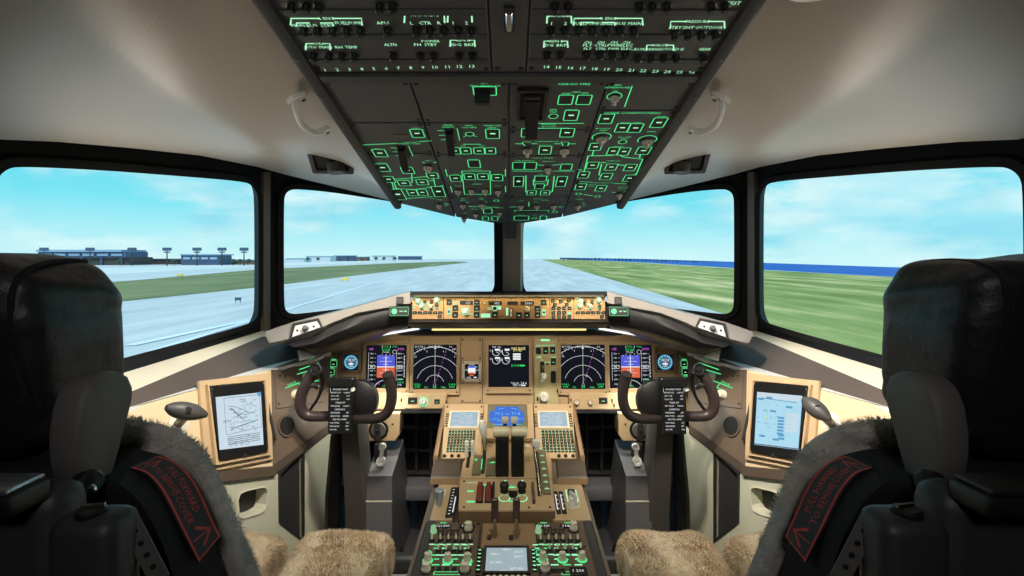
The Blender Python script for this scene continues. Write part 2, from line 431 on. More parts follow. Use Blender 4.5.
# ------------------------------------------------------------------ outside: airfield, sea, buildings
GZ = EYE-6.0
def G(px, py, dz=0.0):
    Y = (6.0-dz)*F/(py-CY); return Vector(((px-CX)/F*Y, Y, GZ+dz))
def groundmat(name, c1, c2, scale, stretch=(1, .06, 1), rough=.9, detail=6, c3=None, lo=.35, hi=.65, yaw=0.0):
    m = bpy.data.materials.new(name); m.use_nodes = True; nt = m.node_tree; b = nt.nodes['Principled BSDF']
    b.inputs['Roughness'].default_value = rough; b.inputs['Specular IOR Level'].default_value = .15
    tc = nt.nodes.new('ShaderNodeTexCoord'); mp = nt.nodes.new('ShaderNodeMapping'); mp.inputs['Scale'].default_value = stretch; mp.inputs['Rotation'].default_value = (0, 0, yaw)
    n = nt.nodes.new('ShaderNodeTexNoise'); n.inputs['Scale'].default_value = scale; n.inputs['Detail'].default_value = detail; n.inputs['Roughness'].default_value = .6
    r = nt.nodes.new('ShaderNodeValToRGB'); r.color_ramp.elements[0].position = lo; r.color_ramp.elements[1].position = hi
    r.color_ramp.elements[0].color = lin(c1); r.color_ramp.elements[1].color = lin(c2)
    if c3: e = r.color_ramp.elements.new((lo+hi)/2); e.color = lin(c3)
    nt.links.new(tc.outputs['Object'], mp.inputs['Vector']); nt.links.new(mp.outputs[0], n.inputs['Vector'])
    nt.links.new(n.outputs['Fac'], r.inputs[0]); nt.links.new(r.outputs[0], b.inputs['Base Color'])
    return m
PAVE = groundmat('runway_concrete', (186, 188, 194), (210, 211, 214), .35, (1, .10, 1))
GRASS = groundmat('airfield_grass', (104, 112, 78), (136, 140, 98), .08, (1, .3, 1))
GRASSR = groundmat('streaky_meadow', (108, 120, 60), (232, 204, 156), .22, (.55, .10, 1), c3=(148, 158, 92), lo=.34, hi=.70)
TAXI = groundmat('pale_apron', (206, 206, 208), (222, 222, 222), .2)
SEA = groundmat('sea_blue', (14, 70, 160), (26, 96, 186), .05, (1, 1, 1), rough=.6)
STRIPE = groundmat('runway_marking_white', (214, 224, 240), (232, 238, 248), 1)
def slab(name, pts, mat, label, dz=0.0):
    mb = MB(); n = len(pts); p = [Vector((q.x, q.y, GZ+dz)) for q in pts]
    mb.loft([[Vector((q.x, q.y, GZ+dz-.02)) for q in pts], p])
    o = mb.build(name, mat, smooth=0); struct(o, label); return o
slab('ground_pavement', [Vector((-500, -20, 0)), Vector((60, -20, 0)), Vector((260, 2600, 0)), Vector((-2600, 2600, 0))], PAVE, 'wide pale blue grey runway pavement')
slab('ground_grass', [G(-140, 320), G(128, 301), G(258, 287.5), G(380, 272.5), G(470, 262.2), G(455, 261.4), G(400, 263), G(258, 269.5), G(128, 281), G(-140, 300)], GRASS, 'green grass strip left of the runway', .03)
slab('ground_apron', [G(-160, 288), G(128, 273.5), G(258, 266.3), G(400, 261.6), G(440, 261), G(400, 260.6), G(258, 263.5), G(128, 267.5), G(-160, 272)], TAXI, 'pale apron in front of the terminal', .03)
slab('ground_meadow', [G(541, 259.3), G(613, 280), G(721, 313), G(900, 368), Vector((38, -5, 0)), Vector((300, -5, 0)), G(1300, 281), G(1024, 283), G(880, 276.5), G(735, 268.5), G(640, 262.5), G(570, 259.6)], GRASSR, 'streaked green meadow right of the runway', .04)
# sea: a wide sheet beyond the meadow that ends at the edge of the display dome
sea = MB()
near = [G(560, 259.2), G(640, 262.3), G(735, 268.2), G(880, 276.3), G(1024, 282.5), G(1300, 283)]
far = [P(560, 257.6, 2300), P(640, 258.8, 1900), P(735, 261.8, 1300), P(880, 266.8, 800), P(1024, 271, 650), P(1300, 274, 600)]
sea.loft([near, far], closed=False, caps=False)
struct(sea.build('sea', SEA, smooth=0), 'deep blue strip of sea beyond the meadow')
for a, b, w, nm in (((150, 352), (440, 262.5), .35, 'runway side line'), ((128, 346), (250, 320), .5, 'taxiway line by the side window')):
    A, B = G(*a), G(*b); mb = MB(); d = (B-A).normalized(); q = Vector((-d.y, d.x, 0))*w
    mb.loft([[A+q+Vector((0, 0, .02)), B+q+Vector((0, 0, .02))], [A-q+Vector((0, 0, .05)), B-q+Vector((0, 0, .05))]], closed=False); struct(mb.build('ground_marking', STRIPE, smooth=0), 'pale painted '+nm)
BLD = M('terminal_blue_grey', (70, 88, 118), .6, noise=(.2, .15)); BLDD = M('terminal_dark_base', (70, 66, 62), .8, noise=(.3, .2)); BLDL = M('terminal_light_roof', (150, 178, 205), .6, noise=(.2, .1))
BLDW = M('far_building_white', (206, 214, 222), .7, noise=(.2, .1)); BLDR = M('far_building_redbrown', (120, 96, 84), .8, noise=(.2, .15)); TREE = M('far_tree_green', (52, 76, 62), .9, noise=(.4, .4))
def block(parent, name, px0, px1, pyt, pyb, Y, depth, mat, n=0):
    a, b = P(px0, pyt, Y), P(px1, pyb, Y); mb = MB(); mb.box(a.x, b.x, Y, Y+depth, b.z, a.z)
    o = mb.build(name, mat, parent, smooth=0)
    return o
def base_z(o): return o
t = thing('airport_terminal', 'long blue grey airport terminal building on the left horizon', 'building')
YB = 430
block(t, 'lower_storey', 36, 128, 257, 270, YB, 30, BLDD); block(t, 'upper_storey', 38, 126, 251.5, 257.5, YB-2, 26, BLD); block(t, 'roof', 36, 121, 249.6, 251.8, YB-4, 30, BLDL)
for k in range(6): block(t, 'window_band', 40+k*14.2, 51+k*14.2, 253.5, 255.8, YB-2.6, .5, BLDL)
for k in range(5): block(t, 'pier', 40+k*20, 42+k*20, 257, 270, YB-1.5, 1.4, BLD)
t = thing('hangar', 'low dark hangar right of the long terminal', 'building')
block(t, 'body', 133, 178, 259.5, 268, YB+40, 22, BLDD); block(t, 'roof', 132, 179, 258.6, 259.8, YB+39, 24, BLD)
t = thing('hangar', 'low brown shed left of the terminal, half hidden by the left headrest', 'building')
block(t, 'body', -40, 34, 258, 268, YB+4, 22, BLDR); block(t, 'roof', -42, 34.5, 257.2, 258.4, YB+3, 24, BLD)
t = thing('office_building', 'blue glass office block between the light masts', 'building')
block(t, 'body', 181, 219, 255, 267, YB+6, 20, BLD); block(t, 'roof', 180, 220, 254, 255.2, YB+5, 22, BLDL)
for k in range(4): block(t, 'window_band', 183+k*9, 190+k*9, 257, 259.5, YB+5.5, .6, BLDL)
t = thing('hangar', 'pale low shed beside the left window post', 'building')
block(t, 'body', 221, 262, 260, 266, YB+30, 20, BLDR); block(t, 'roof', 220, 262, 259.4, 260.3, YB+29, 22, BLDL)
names = ['leftmost of the apron light masts, in front of the terminal', 'light mast over the terminal roof, second from the left', 'light mast at the right end of the long terminal', 'light mast above the low dark hangar', 'light mast left of the blue office block', 'light mast right of the blue office block', 'light mast nearest the left window post']
for (x, lb) in zip((44, 90, 132, 167, 197, 222, 244), names):
    Y = 400; p = P(x, 250, Y); g = G(x, CY+6*F/Y)
    t = thing('light_mast', lb, 'light mast', (p.x, Y, GZ), 'apron light masts')
    mb = MB(); mb.lathe([(.55, 0), (.35, p.z-GZ)], 8); mb.build('pole', BLDD, t)
    mb = MB(); mb.box(-3.2, 3.2, -.8, .8, p.z-GZ-.6, p.z-GZ+1.9, .2); mb.build('lamp_head', BLD, t)
    mb = MB(); mb.box(-2.2, 2.2, -.6, .6, p.z-GZ-2.2, p.z-GZ-1.2, .2); mb.build('lamp_bar', BLD, t)
random.seed(3)
far_names = ['white low building just right of the left window post', 'far white shed left of centre in the front left window', 'long far pale roof on the front left horizon', 'small far white hut on the front left horizon', 'farthest pale building towards the runway end', 'grey far hall at the middle of the front left horizon']
for i, (x0, x1, yt, yb, m) in enumerate(((286, 304, 258.6, 262.5, BLDW), (306, 330, 256.4, 262, BLDW), (334, 352, 255.8, 261.2, BLD), (356, 366, 257, 260.8, BLDR), (372, 392, 256, 260.4, BLDW), (398, 420, 256.4, 259.8, BLD))):
    t = thing('far_building', far_names[i], 'building'); Y = 800+i*90
    block(t, 'body', x0, x1, yt, yb, Y, 30, m); block(t, 'roof', x0-.5, x1+.5, yt-.5, yt+.1, Y-1, 32, BLDL)
def far_tree(x, y, r, Y, lb, grp):
    c = P(x, y, Y); R = r/F*Y; mb = MB(); bm = bmesh.new(); bmesh.ops.create_icosphere(bm, subdivisions=2, radius=R)
    for v in bm.verts: v.co *= 1+.28*math.sin(v.co.x*9/R)*math.cos(v.co.z*8/R+x); v.co.z *= .8
    mb.add([c+v.co for v in bm.verts], [tuple(v.index for v in f.verts) for f in bm.faces]); bm.free()
    t = thing('tree', lb, 'tree', None, grp); mb.build('crown', TREE, t)
    mb = MB(); mb.lathe([(R*.12, 0), (R*.08, c.z-GZ)], 6, (c.x, c.y, GZ)); mb.build('trunk', BLDD, t)
for i, x in enumerate((233, 240, 248, 174, 120, 308, 318, 340, 348, 362, 376, 384, 395)):
    far_tree(x, 261-(.4 if x > 280 else 0)-.006*x*(x > 280), 2.6 if x < 280 else 1.7, 395 if x < 280 else 780, 'small dark tree on the left horizon among the low buildings', 'trees along the left horizon')
for i in range(40):
    x = 564+i*3.9+random.uniform(-.5, .5); y = 258.6+max(0, x-600)*.028
    far_tree(x, y+.2, random.uniform(.7, 1.3), 950, 'small dark tree on the sea horizon right of the centre post', 'trees along the right horizon')
for x, y, lb in ((180, 277, 'yellow taxiway sign on the grass by the side window'), (345, 281.5, 'yellow sign on the runway edge in the front left window')):
    p = G(x, y); t = thing('taxiway_sign', lb, 'sign', p); mb = MB(); mb.box(-1.0, 1.0, -.12, .12, .25, 1.0, .03); mb.build('sign_board', M('sign_yellow', (240, 214, 110), .6), t)
    for q in (-.7, .7):
        mb = MB(); mb.box(q-.05, q+.05, -.05, .05, 0, .27); mb.build('leg', BLDD, t)
p = G(238, 303); t = thing('taxiway_sign', 'small blue sign on the pavement by the side window', 'sign', p)
mb = MB(); mb.box(-.42, .42, -.05, .05, .35, .75, .02); mb.build('sign_board', BLD, t)
for q in (-.3, .3):
    mb = MB(); mb.box(q-.03, q+.03, -.03, .03, 0, .36); mb.build('leg', BLDD, t)
# sky
w = bpy.data.worlds.new('sky'); SC.world = w; w.use_nodes = True; nt = w.node_tree
bg = nt.nodes['Background']; tc = nt.nodes.new('ShaderNodeTexCoord')
sep = nt.nodes.new('ShaderNodeSeparateXYZ'); nt.links.new(tc.outputs['Generated'], sep.inputs[0])
ramp = nt.nodes.new('ShaderNodeValToRGB'); el = ramp.color_ramp.elements
el[0].position = 0.0; el[0].color = lin((206, 248, 252)); el[1].position = 1.0; el[1].color = lin((60, 170, 225))
e = el.new(.10); e.color = lin((122, 228, 246)); e = el.new(.24); e.color = lin((80, 212, 242))
nt.links.new(sep.outputs['Z'], ramp.inputs[0])
mp = nt.nodes.new('ShaderNodeMapping'); mp.inputs['Scale'].default_value = (1.0, 1.0, 3.0); mp.inputs['Location'].default_value = (.35, .2, .1)
nt.links.new(tc.outputs['Generated'], mp.inputs['Vector'])
n = nt.nodes.new('ShaderNodeTexNoise'); n.inputs['Scale'].default_value = 3.4; n.inputs['Detail'].default_value = 9; n.inputs['Roughness'].default_value = .55
nt.links.new(mp.outputs[0], n.inputs['Vector'])
cr = nt.nodes.new('ShaderNodeValToRGB'); cr.color_ramp.elements[0].position = .48; cr.color_ramp.elements[1].position = .57
nt.links.new(n.outputs['Fac'], cr.inputs[0])
n2 = nt.nodes.new('ShaderNodeTexNoise'); n2.inputs['Scale'].default_value = 6; n2.inputs['Detail'].default_value = 6
nt.links.new(mp.outputs[0], n2.inputs['Vector'])
cc = nt.nodes.new('ShaderNodeValToRGB'); cc.color_ramp.elements[0].position = .35; cc.color_ramp.elements[0].color = lin((150, 226, 244)); cc.color_ramp.elements[1].position = .66; cc.color_ramp.elements[1].color = lin((222, 250, 253))
nt.links.new(n2.outputs['Fac'], cc.inputs[0])
mixc = nt.nodes.new('ShaderNodeMix'); mixc.data_type = 'RGBA'
nt.links.new(cr.outputs[0], mixc.inputs['Factor']); nt.links.new(ramp.outputs[0], mixc.inputs['A']); nt.links.new(cc.outputs[0], mixc.inputs['B'])
nt.links.new(mixc.outputs['Result'], bg.inputs[0]); bg.inputs[1].default_value = 1.06
def light(name, kind, loc, energy, color=(1, 1, 1), size=.1, sy=None, rot=None, target=None, spot=None):
    l = bpy.data.lights.new(name, kind); l.energy = energy; l.color = color
    if kind == 'AREA':
        l.size = size
        if sy: l.shape = 'RECTANGLE'; l.size_y = sy
    elif kind in ('POINT', 'SPOT'): l.shadow_soft_size = size
    if kind == 'SPOT' and spot: l.spot_size = math.radians(spot); l.spot_blend = .6
    o = bpy.data.objects.new(name, l); COL.objects.link(o); o.location = loc
    if target is not None: o.rotation_euler = (Vector(target)-Vector(loc)).to_track_quat('-Z', 'Y').to_euler()
    elif rot: o.rotation_euler = rot
    return o
sun = light('sun', 'SUN', (0, -20, 40), 2.4, (1, .97, .92), target=(8, 5, 0)); sun.data.angle = .01
cam = bpy.data.cameras.new('camera'); co = bpy.data.objects.new('camera', cam); COL.objects.link(co)
co.location = (0, 0, EYE); co.rotation_euler = (PI/2, 0, 0); cam.sensor_width = 36; cam.lens = 18.0
cam.shift_x = 3/1024; cam.shift_y = -30/1024; cam.clip_start = .02; cam.clip_end = 8000
SC.camera = co
SC.view_settings.view_transform = 'Standard'; SC.view_settings.look = 'None'; SC.view_settings.gamma = 1; SC.view_settings.use_curve_mapping = False
SC.view_settings.exposure = 0.0
try: SC.cycles.use_denoising = True
except Exception: pass
SC.cycles.max_bounces = 6; SC.cycles.transparent_max_bounces = 12; SC.cycles.caustics_reflective = False; SC.cycles.caustics_refractive = False
SC.cycles.sample_clamp_indirect = 4
# dome lamps over the seats
for s, nm in ((-1, 'left'), (1, 'right')):
    t = thing('ceiling_light', 'round white ceiling lamp above the %s pilot seat' % nm, 'lamp', (.404, .66, EYE+.357) if s > 0 else (-.42, .40, EYE+.40))
    mb = MB(); mb.lathe([(.05, .06), (.05, 0), (.043, -.006), (.036, -.004)], 24); mb.build('rim', WHITE, t)
    mb = MB(); mb.lathe([(.036, .0), (.034, -.006), (.02, -.010), (0.002, -.011)], 24); mb.build('lens', LAMP, t)
    light('dome_light', 'SPOT', (s*.42, .62, EYE+.315), 10, (1, .95, .86), .05, target=(s*.85, 1.55, EYE-.55), spot=80)
# ------------------------------------------------------------------ overhead panel
OF = Fr((0, 1.62, EYE+OV0), (1, 0, 0), (0, -1, OVS))
def R3(x, y): return 340+x/4.433, 100+y/4.433
def R4(x, y): return 500+x/4.433, 100+y/4.433
def R1(x, y): return 250+x/3.938, y/3.938
def R2(x, y): return 500+x/3.938, y/3.938
ov = thing('overhead_panel_housing', 'dark grey overhead panel housing hanging between the two front window tops', 'overhead panel', OF.mat())
hw = .361
v0 = OF.px(394, 204)[1]; vt = OF.px(493, 222)[1]; vm = OF.px(457, 216)[1]; VT = 1.15
um = abs(OF.px(457, 216)[0])
outl = [(-hw, v0+.012), (-um, vm-.004), (-.05, vt-.006), (.05, vt-.006), (um, vm-.004), (hw, v0+.012), (hw, VT), (-hw, VT)]
mb = MB(); mb.prism(outl, -.05, -.0085); mb.build('backing_plate', OVHF, ov)
for s in (-1, 1):
    mb = MB(); mb.loft([[(s*(hw-.022), v, -.006), (s*(hw-.022), v, .012), (s*(hw-.016), v, .016), (s*(hw-.004), v, .016), (s*(hw+.002), v, .010), (s*(hw+.002), v, -.05)] for v in (v0-.002, VT)])
    mb.build('side_rail', OVHF, ov)
mb = MB()
for k in range(7):
    for s in (-1, 1): mb.rr(s*(hw-.010), v0+.06+k*.12, .006, .006, .014, .0175, .002)
mb.build('rail_screws', MGREY, ov)
mb = MB(); vb1, vb0 = OF.px(509, 71)[1], OF.px(509, 79)[1]
mb.plate(-hw+.022, vb0, hw-.022, vb1, -.006, .010, 0, .003); mb.build('cross_bar', OVHF, ov)

def fasteners(mb, u0, v0_, u1, v1):
    for u in (u0+.008, u1-.008):
        for v in (v0_+.008, v1-.008): mb.lathe([(.0035, 0), (.0035, .0016), (.002, .002)], 8, (u, v, .004))
OVM = {}
def module(key, label, u0, v0_, u1, v1, name='overhead_control_panel', poly=None, mat=None):
    g = .0018
    t = thing(name, label, 'control panel', OF.moved(0, 0).mat(), 'overhead control panels')
    mb = MB()
    if poly: mb.prism(poly, -.004, .004, .0012)
    else: mb.plate(u0+g, v0_+g, u1-g, v1-g, -.004, .004, 0, .0012)
    mb.build('face_plate', mat or OVH, t)
    for u in (u0+g+.008, u1-g-.008):
        for v in ((v0_ if not poly else poly[0][1])+g+.010, v1-g-.008): inst(t, 'fastener', 'fast', lambda m: m.lathe([(.0045, 0), (.0045, .0012), (.003, .0018), (.001, .0018)], 8), BLACK, (u, v, .004))
    OVM[key] = dict(t=t, leg=MB(), n=0); return t
Z = .0046
def key_(k): return OVM[k]
def obtn(k, c, w, h, lit=0, txt=None):
    """square push button: recessed black cap in a green lit outline"""
    d = key_(k); u, v = OF.px(*c); du, dv = OF.size(c[0], c[1], w, h); du = round(du, 3); dv = round(dv, 3)
    d['leg'].use(GREEN).fframe(u, v, du+.004, dv+.004, .0022, Z, .004)
    o = inst(d['t'], 'push_button', ('ob', du, dv, lit), lambda m: (m.use(BLACK).rr(0, 0, du-.003, dv-.003, 0, .0010, .002, .0004), m.use(GREENW).rr(0, dv*.05, du*.42, dv*.10, .0008, .0014) if lit else None), BLACK, (u, v, .004))
    if txt: d['leg'].use(GREEN).text(txt, u, v+dv/2+.006, .0042, Z, wmax=du*1.4)
def oknob(k, c, r, ang=0, big=0):
    d = key_(k); u, v = OF.px(*c); r = round(r, 4)
    def mk(m):
        m.use(DGREY).lathe([(r*1.15, 0), (r*1.15, .002), (r, .004)], 18)
        m.use(KNOBG).lathe([(r*.95, .003), (r*.85, .009), (r*.8, .010), (.001, .0105)], 18)
        m.rr(0, 0, r*.62, r*2.2, .005, .016, r*.25, .002)
        m.use(WHITE).rr(0, r*.75, r*.16, r*.6, .0157, .0164)
    inst(d['t'], 'rotary_knob', ('ok', r), mk, KNOBG, (u, v, .004), ang)
def oguard(k, c, w, h, title=None):
    """guarded switch: black hinged guard standing over a slot"""
    d = key_(k); u, v = OF.px(*c); du, dv = OF.size(c[0], c[1], w, h); du = round(du, 3); dv = round(dv, 3)
    d['leg'].use(GREEN).stroke([(u+du*.7, v+dv*.5), (u+du*.9, v+dv*.5), (u+du*.9, v-dv*.4)], .0018, Z).stroke([(u-du*1.3, v+dv*.35), (u-du*.6, v+dv*.35)], .0018, Z).stroke([(u-du*1.3, v), (u-du*.6, v)], .0018, Z).stroke([(u-du*1.2, v-dv*.35), (u-du*.6, v-dv*.35)], .0018, Z)
    inst(d['t'], 'switch_guard', ('og', du, dv), lambda m: (m.use(BLACK).rr(0, 0, du, dv, 0, .006, .002, .001), m.loft([[(-du*.4, dv*.4, .005), (du*.4, dv*.4, .005), (du*.4, dv*.46, .012), (-du*.4, dv*.46, .012)], [(-du*.4, -dv*.55, .030), (du*.4, -dv*.55, .030), (du*.4, -dv*.5, .037), (-du*.4, -dv*.5, .037)]])), BLACK, (u, v, .004))
    if title: d['leg'].text(title, u, v+dv*.62, .005, Z)
def oround(k, c, r, tick=False):
    d = key_(k); u, v = OF.px(*c)
    d['leg'].use(GREEN).arc(u, v, r, 0, 2*PI, .0018, Z)
    inst(d['t'], 'round_button', ('or', round(r, 4)), lambda m: m.lathe([(r*.8, 0), (r*.75, .001), (.001, .0012)], 14), BLACK, (u, v, .004))
    if tick: d['leg'].stroke([(u-r*1.6, v-r*1.3), (u-r*.8, v-r*.8)], .0016, Z).stroke([(u+r*1.6, v-r*1.3), (u+r*.8, v-r*.8)], .0016, Z)
def oline(k, pts, w=.0022): key_(k)['leg'].use(GREEN).stroke([OF.px(*p) for p in pts], w, Z)
def otext(k, t, c, h=.0046, wmax=None, mat=None): u, v = OF.px(*c); key_(k)['leg'].use(mat or GREEN).text(t, u, v, h, Z, wmax=wmax)

V = lambda py: OF.px(509, py)[1]
U = [-.342, -.180, 0.0, .180, .342]
# --- breaker panels across the top
rows_l = [(160, 4, [(160, 'FWD'), (222, 'AFT'), (275, 'MAIN'), (510, 'BUS'), (560, 'TIE')])]
cbl = module('cbl', 'dark circuit breaker panel numbered 1 to 13, upper left of the overhead', -.342, V(70.5), -.030, VT-.01, 'circuit_breaker_panel')
cbr = module('cbr', 'dark circuit breaker panel numbered 14 to 26, upper right of the overhead', .030, V(70.5), .342, VT-.01, 'circuit_breaker_panel')
t = module('cbm', 'narrow blank panel with a steel lock, between the two circuit breaker panels', -.030, V(70.5), .030, VT-.01, 'overhead_blank_panel')
u, v = OF.px(509, 16); du, dv = OF.size(509, 16, 9, 22)
mb = MB(); mb.rr(u, v, du*1.15, dv*1.15, .004, .008, .004); mb.build('lock_recess', BLACK, t)
mb = MB(); mb.rr(u, v, du*.75, dv*.9, .008, .013, .004, .002); mb.build('lock_plate', CHROME, t)
def breaker(k, c):
    u, v = OF.px(*c)
    inst(OVM[k]['t'], 'circuit_breaker', 'cb', lambda m: m.lathe([(.0085, 0), (.0085, .001), (.006, .0015), (.0052, .007), (.0062, .008), (.0062, .0105), (.004, .012), (.001, .012)], 12), BLACK, (u, v, .004))
def bracket(k, R, x0, x1, y, drop, title, tw=40):
    a, b = R(x0, y), R(x1, y); m = (x0+x1)/2; tw = min(tw, (x1-x0)*.30)
    pts1 = [R(x0-2, y+drop), R(x0, y), R(m-tw, y)]; pts2 = [R(m+tw, y), R(x1, y), R(x1+2, y+drop)]
    OVM[k]['leg'].use(GREENW)
    for p in (pts1, pts2): OVM[k]['leg'].stroke([OF.px(*q) for q in p], .0026, Z)
    if title: otext(k, title, R(m, y), .006, mat=GREENW)
for yy in (38, 135, 232):      # ledges between breaker rows
    for k, R, xa, xb in (('cbl', R1, 150, 900), ('cbr', R2, 165, 830)):
        mb = MB(); a, b = OF.px(*R(xa, yy)), OF.px(*R(xb, yy)); mb.plate(-.338 if k == 'cbl' else .034, a[1]-.006, -.034 if k == 'cbl' else .338, a[1]+.006, .004, .0065, 0, .001); mb.build('row_ledge', OVHF, OVM[k]['t'])
for x, s in ((190, 'MAIN'), (245, 'BUS'), (305, 'STBY'), (362, 'FUEL'), (415, 'PUMP'), (522, 'APU'), (636, 'L'), (690, 'CTR'), (745, 'R'), (800, '1'), (853, '2')):
    otext('cbl', s, R1(x, 80 if x > 350 else 90), .0070, .020, GREENW); breaker('cbl', R1(x+20, 108))
bracket('cbl', R1, 163, 440, 62, 28, 'L ENG', 24); bracket('cbl', R1, 185, 328, 80, 12, '', 20)
bracket('cbl', R1, 610, 765, 48, 32, 'XFR VALVE', 46); bracket('cbl', R1, 780, 873, 46, 32, 'DOOR L', 26)
for x, s in ((238, 'AUTO'), (298, 'MAN'), (350, 'RH'), (400, 'TEMP'), (553, 'ALTN'), (660, 'PH'), (712, 'STBY'), (812, 'IDG'), (865, 'BKP')):
    otext('cbl', s, R1(x, 176 if x < 500 else 166), .0070, .020, GREENW); breaker('cbl', R1(x+12, 208))
otext('cbl', 'POWER', R1(712, 152), .006, mat=GREENW)
bracket('cbl', R1, 222, 315, 162, 26, 'OIL', 16); bracket('cbl', R1, 790, 884, 148, 26, 'GEN R', 22)
for x in (165, 222, 272, 510, 562): breaker('cbl', R1(x, 12))
for i in range(13): otext('cbl', str(i+1), R1(296+i*48.2, 266-i*1.2), .0085, mat=GREENW)
for x, s in ((203, '1'), (258, '2'), (312, 'FUEL'), (366, 'PUMP'), (420, 'SENSE'), (474, 'BUS'), (530, 'MAIN'), (690, 'STBY'), (742, 'SHT'), (795, 'OUT'), (850, 'DOOR')):
    otext('cbr', s, R2(x, 82 if x < 600 else 98), .0070, .020, GREENW); breaker('cbr', R2(x-4, 108+(x > 600)*14))
bracket('cbr', R2, 186, 280, 52, 30, 'DOOR R', 24); bracket('cbr', R2, 292, 560, 62, 28, 'R ENG', 24); bracket('cbr', R2, 320, 450, 78, 12, '', 16); bracket('cbr', R2, 672, 882, 74, 28, 'PRESSURE', 40)
for x, s in ((190, 'IDG'), (243, 'BKP'), (345, 'FLT'), (397, 'CTRL'), (448, 'PWR'), (498, 'ELEC'), (548, 'AUX'), (600, 'MAN'), (650, 'AUTO'), (700, 'LDG'), (806, 'GEAR')):
    otext('cbr', s, R2(x, 168 if x < 520 else 184), .0070, .020, GREENW); breaker('cbr', R2(x-6, 204+(x > 520)*10))
    if 300 < x < 520: otext('cbr', s, R2(x, 182), .006, .018, GREENW); otext('cbr', 'CH', R2(x, 157), .006, .016, GREENW)
bracket('cbr', R2, 174, 265, 152, 26, 'GEN L', 22); bracket('cbr', R2, 578, 682, 168, 22, 'VALVE', 24)
for x in (215, 268, 548, 600, 656, 830, 885): breaker('cbr', R2(x, 12))
otext('cbr', 'TEST', R2(918, 2), .007, mat=GREENW)
for i in range(13): otext('cbr', str(i+14), R2(184+i*47.5, 254+i*1.9), .0085, mat=GREENW)
# --- main rows
va, vb, vc, vd, ve = V(79), V(121), V(154), V(196.5), None
module('blank_l', 'blank dark grey panel, upper left of the main overhead rows', U[0], vb, U[1], va, 'overhead_blank_panel')
module('elt', 'overhead panel with one small guarded switch, upper left of the centre line', U[1], vb, U[2], va)
module('fire', 'cargo fire panel with a black lever slot, right of the overhead centre line', U[2], V(128), U[3], va)
module('light', 'overhead panel with one dial beside a slanted line, upper right corner', U[3], V(108.5), U[4], va)
vq = V(152)
module('adi', 'flight computer panel with guarded switch, far left column of the overhead', U[0], vq, U[1], vb)
module('elec_t', 'emergency lights panel with black guarded switch, left of the overhead centre line', U[1], V(153), U[2], vb)
module('eng', 'engine start panel with two pale knobs, right of the overhead centre line', U[2], V(154), U[3], V(128))
module('air', 'air conditioning panel with green flow lines, right column of the overhead', U[3], V(181), U[4], V(108.5))
v3 = V(190)
module('elec', 'electrical panel with green flow diagram, far left column of the overhead', U[0], v0+.012, U[1], vq, poly=[(U[0], v0+.020), (U[1]-.002, vm+.004), (U[1]-.002, vq-.002), (U[0], vq-.002)])
module('hyd', 'hydraulic panel with four pale knobs in a row, left of the overhead centre line', U[1], V(195), U[2], V(153))
module('fuel', 'fuel panel with mirrored green flow lines, right of the overhead centre line', U[2], V(195), U[3], V(154))
module('bleed', 'pressurisation panel with green outlines, lowest in the right column of the overhead', U[3], v0+.012, U[4], V(181), poly=[(U[4], v0+.020), (U[4], V(181)-.002), (U[3]+.002, V(181)-.002), (U[3]+.002, vm+.004)])
module('lt_l', 'wiper and lights panel at the lower front edge of the overhead, left of centre', U[1], vt+.004, U[2], V(195), poly=[(U[1]+.002, vm+.002), (-.05, vt), (-.002, vt), (-.002, V(195)-.002), (U[1]+.002, V(195)-.002)])
module('lt_r', 'anti-ice and beacon light panel at the lower front edge of the overhead, right of centre', U[2], vt+.004, U[3], V(195), poly=[(U[3]-.002, vm+.002), (U[3]-.002, V(195)-.002), (.002, V(195)-.002), (.002, vt), (.05, vt)])
# left column
obtn('adi', R3(343, 140), 12, 7.6, 1, 'ADIRU'); oline('adi', [R3(85, 192), R3(255, 184)]); oline('adi', [R3(350, 177), R3(408, 172)]); otext('adi', 'PRIMARY FLIGHT', R3(310, 186), .005, .05)
otext('adi', 'COMPUTERS', R3(310, 179), .004, .04)
obtn('adi', R3(178, 228), 12, 6.8, 1, 'DISC'); oguard('adi', R3(282, 222), 8.5, 11)
mb = MB(); u, v = OF.px(*R3(265, 150)); mb.rr(u, v, .030, .010, .004, .0055, .001); mb.build('cover_plate', BROWN, OVM['adi']['t'])
for c, w, h in (((190, 293), 11.5, 7), ((300, 305), 11, 6), ((216, 345), 10.5, 5.6), ((410, 328), 10.5, 5.2), ((365, 358), 10.5, 5), ((285, 362), 11, 5), ((258, 413), 11, 10), ((437, 400), 10.5, 10)): obtn('elec', R3(*c), w, h, 1)
obtn('elec', R3(322, 405), 9, 5.6, 1); obtn('elec', R3(366, 403), 9, 5.6, 1)
oknob('elec', R3(390, 288), .0115, .3); otext('elec', 'APU', R3(392, 262), .006); oline('elec', [R3(365, 268), R3(378, 272)]); oline('elec', [R3(412, 270), R3(430, 268)])
for p in ([(225, 345), (300, 340), (410, 330)], [(318, 318), (320, 360)], [(228, 350), (240, 392)], [(240, 385), (330, 390), (460, 373)], [(412, 335), (424, 378)], [(385, 352), (420, 350)], [(300, 430), (412, 422)], [(240, 360), (256, 400)], [(246, 434), (246, 425)], [(270, 372), (300, 372)], [(205, 392), (246, 392)]): oline('elec', [R3(*q) for q in p], .0026)
for s, c in (('BATTERY', (190, 272)), ('CABIN', (300, 290)), ('APU GEN', (282, 348)), ('BUS TIE', (365, 346)), ('GEN', (256, 392)), ('EXT PWR', (345, 392)), ('DRIVE', (250, 438)), ('DISC', (410, 430))): otext('elec', s, R3(*c), .0042, .03)
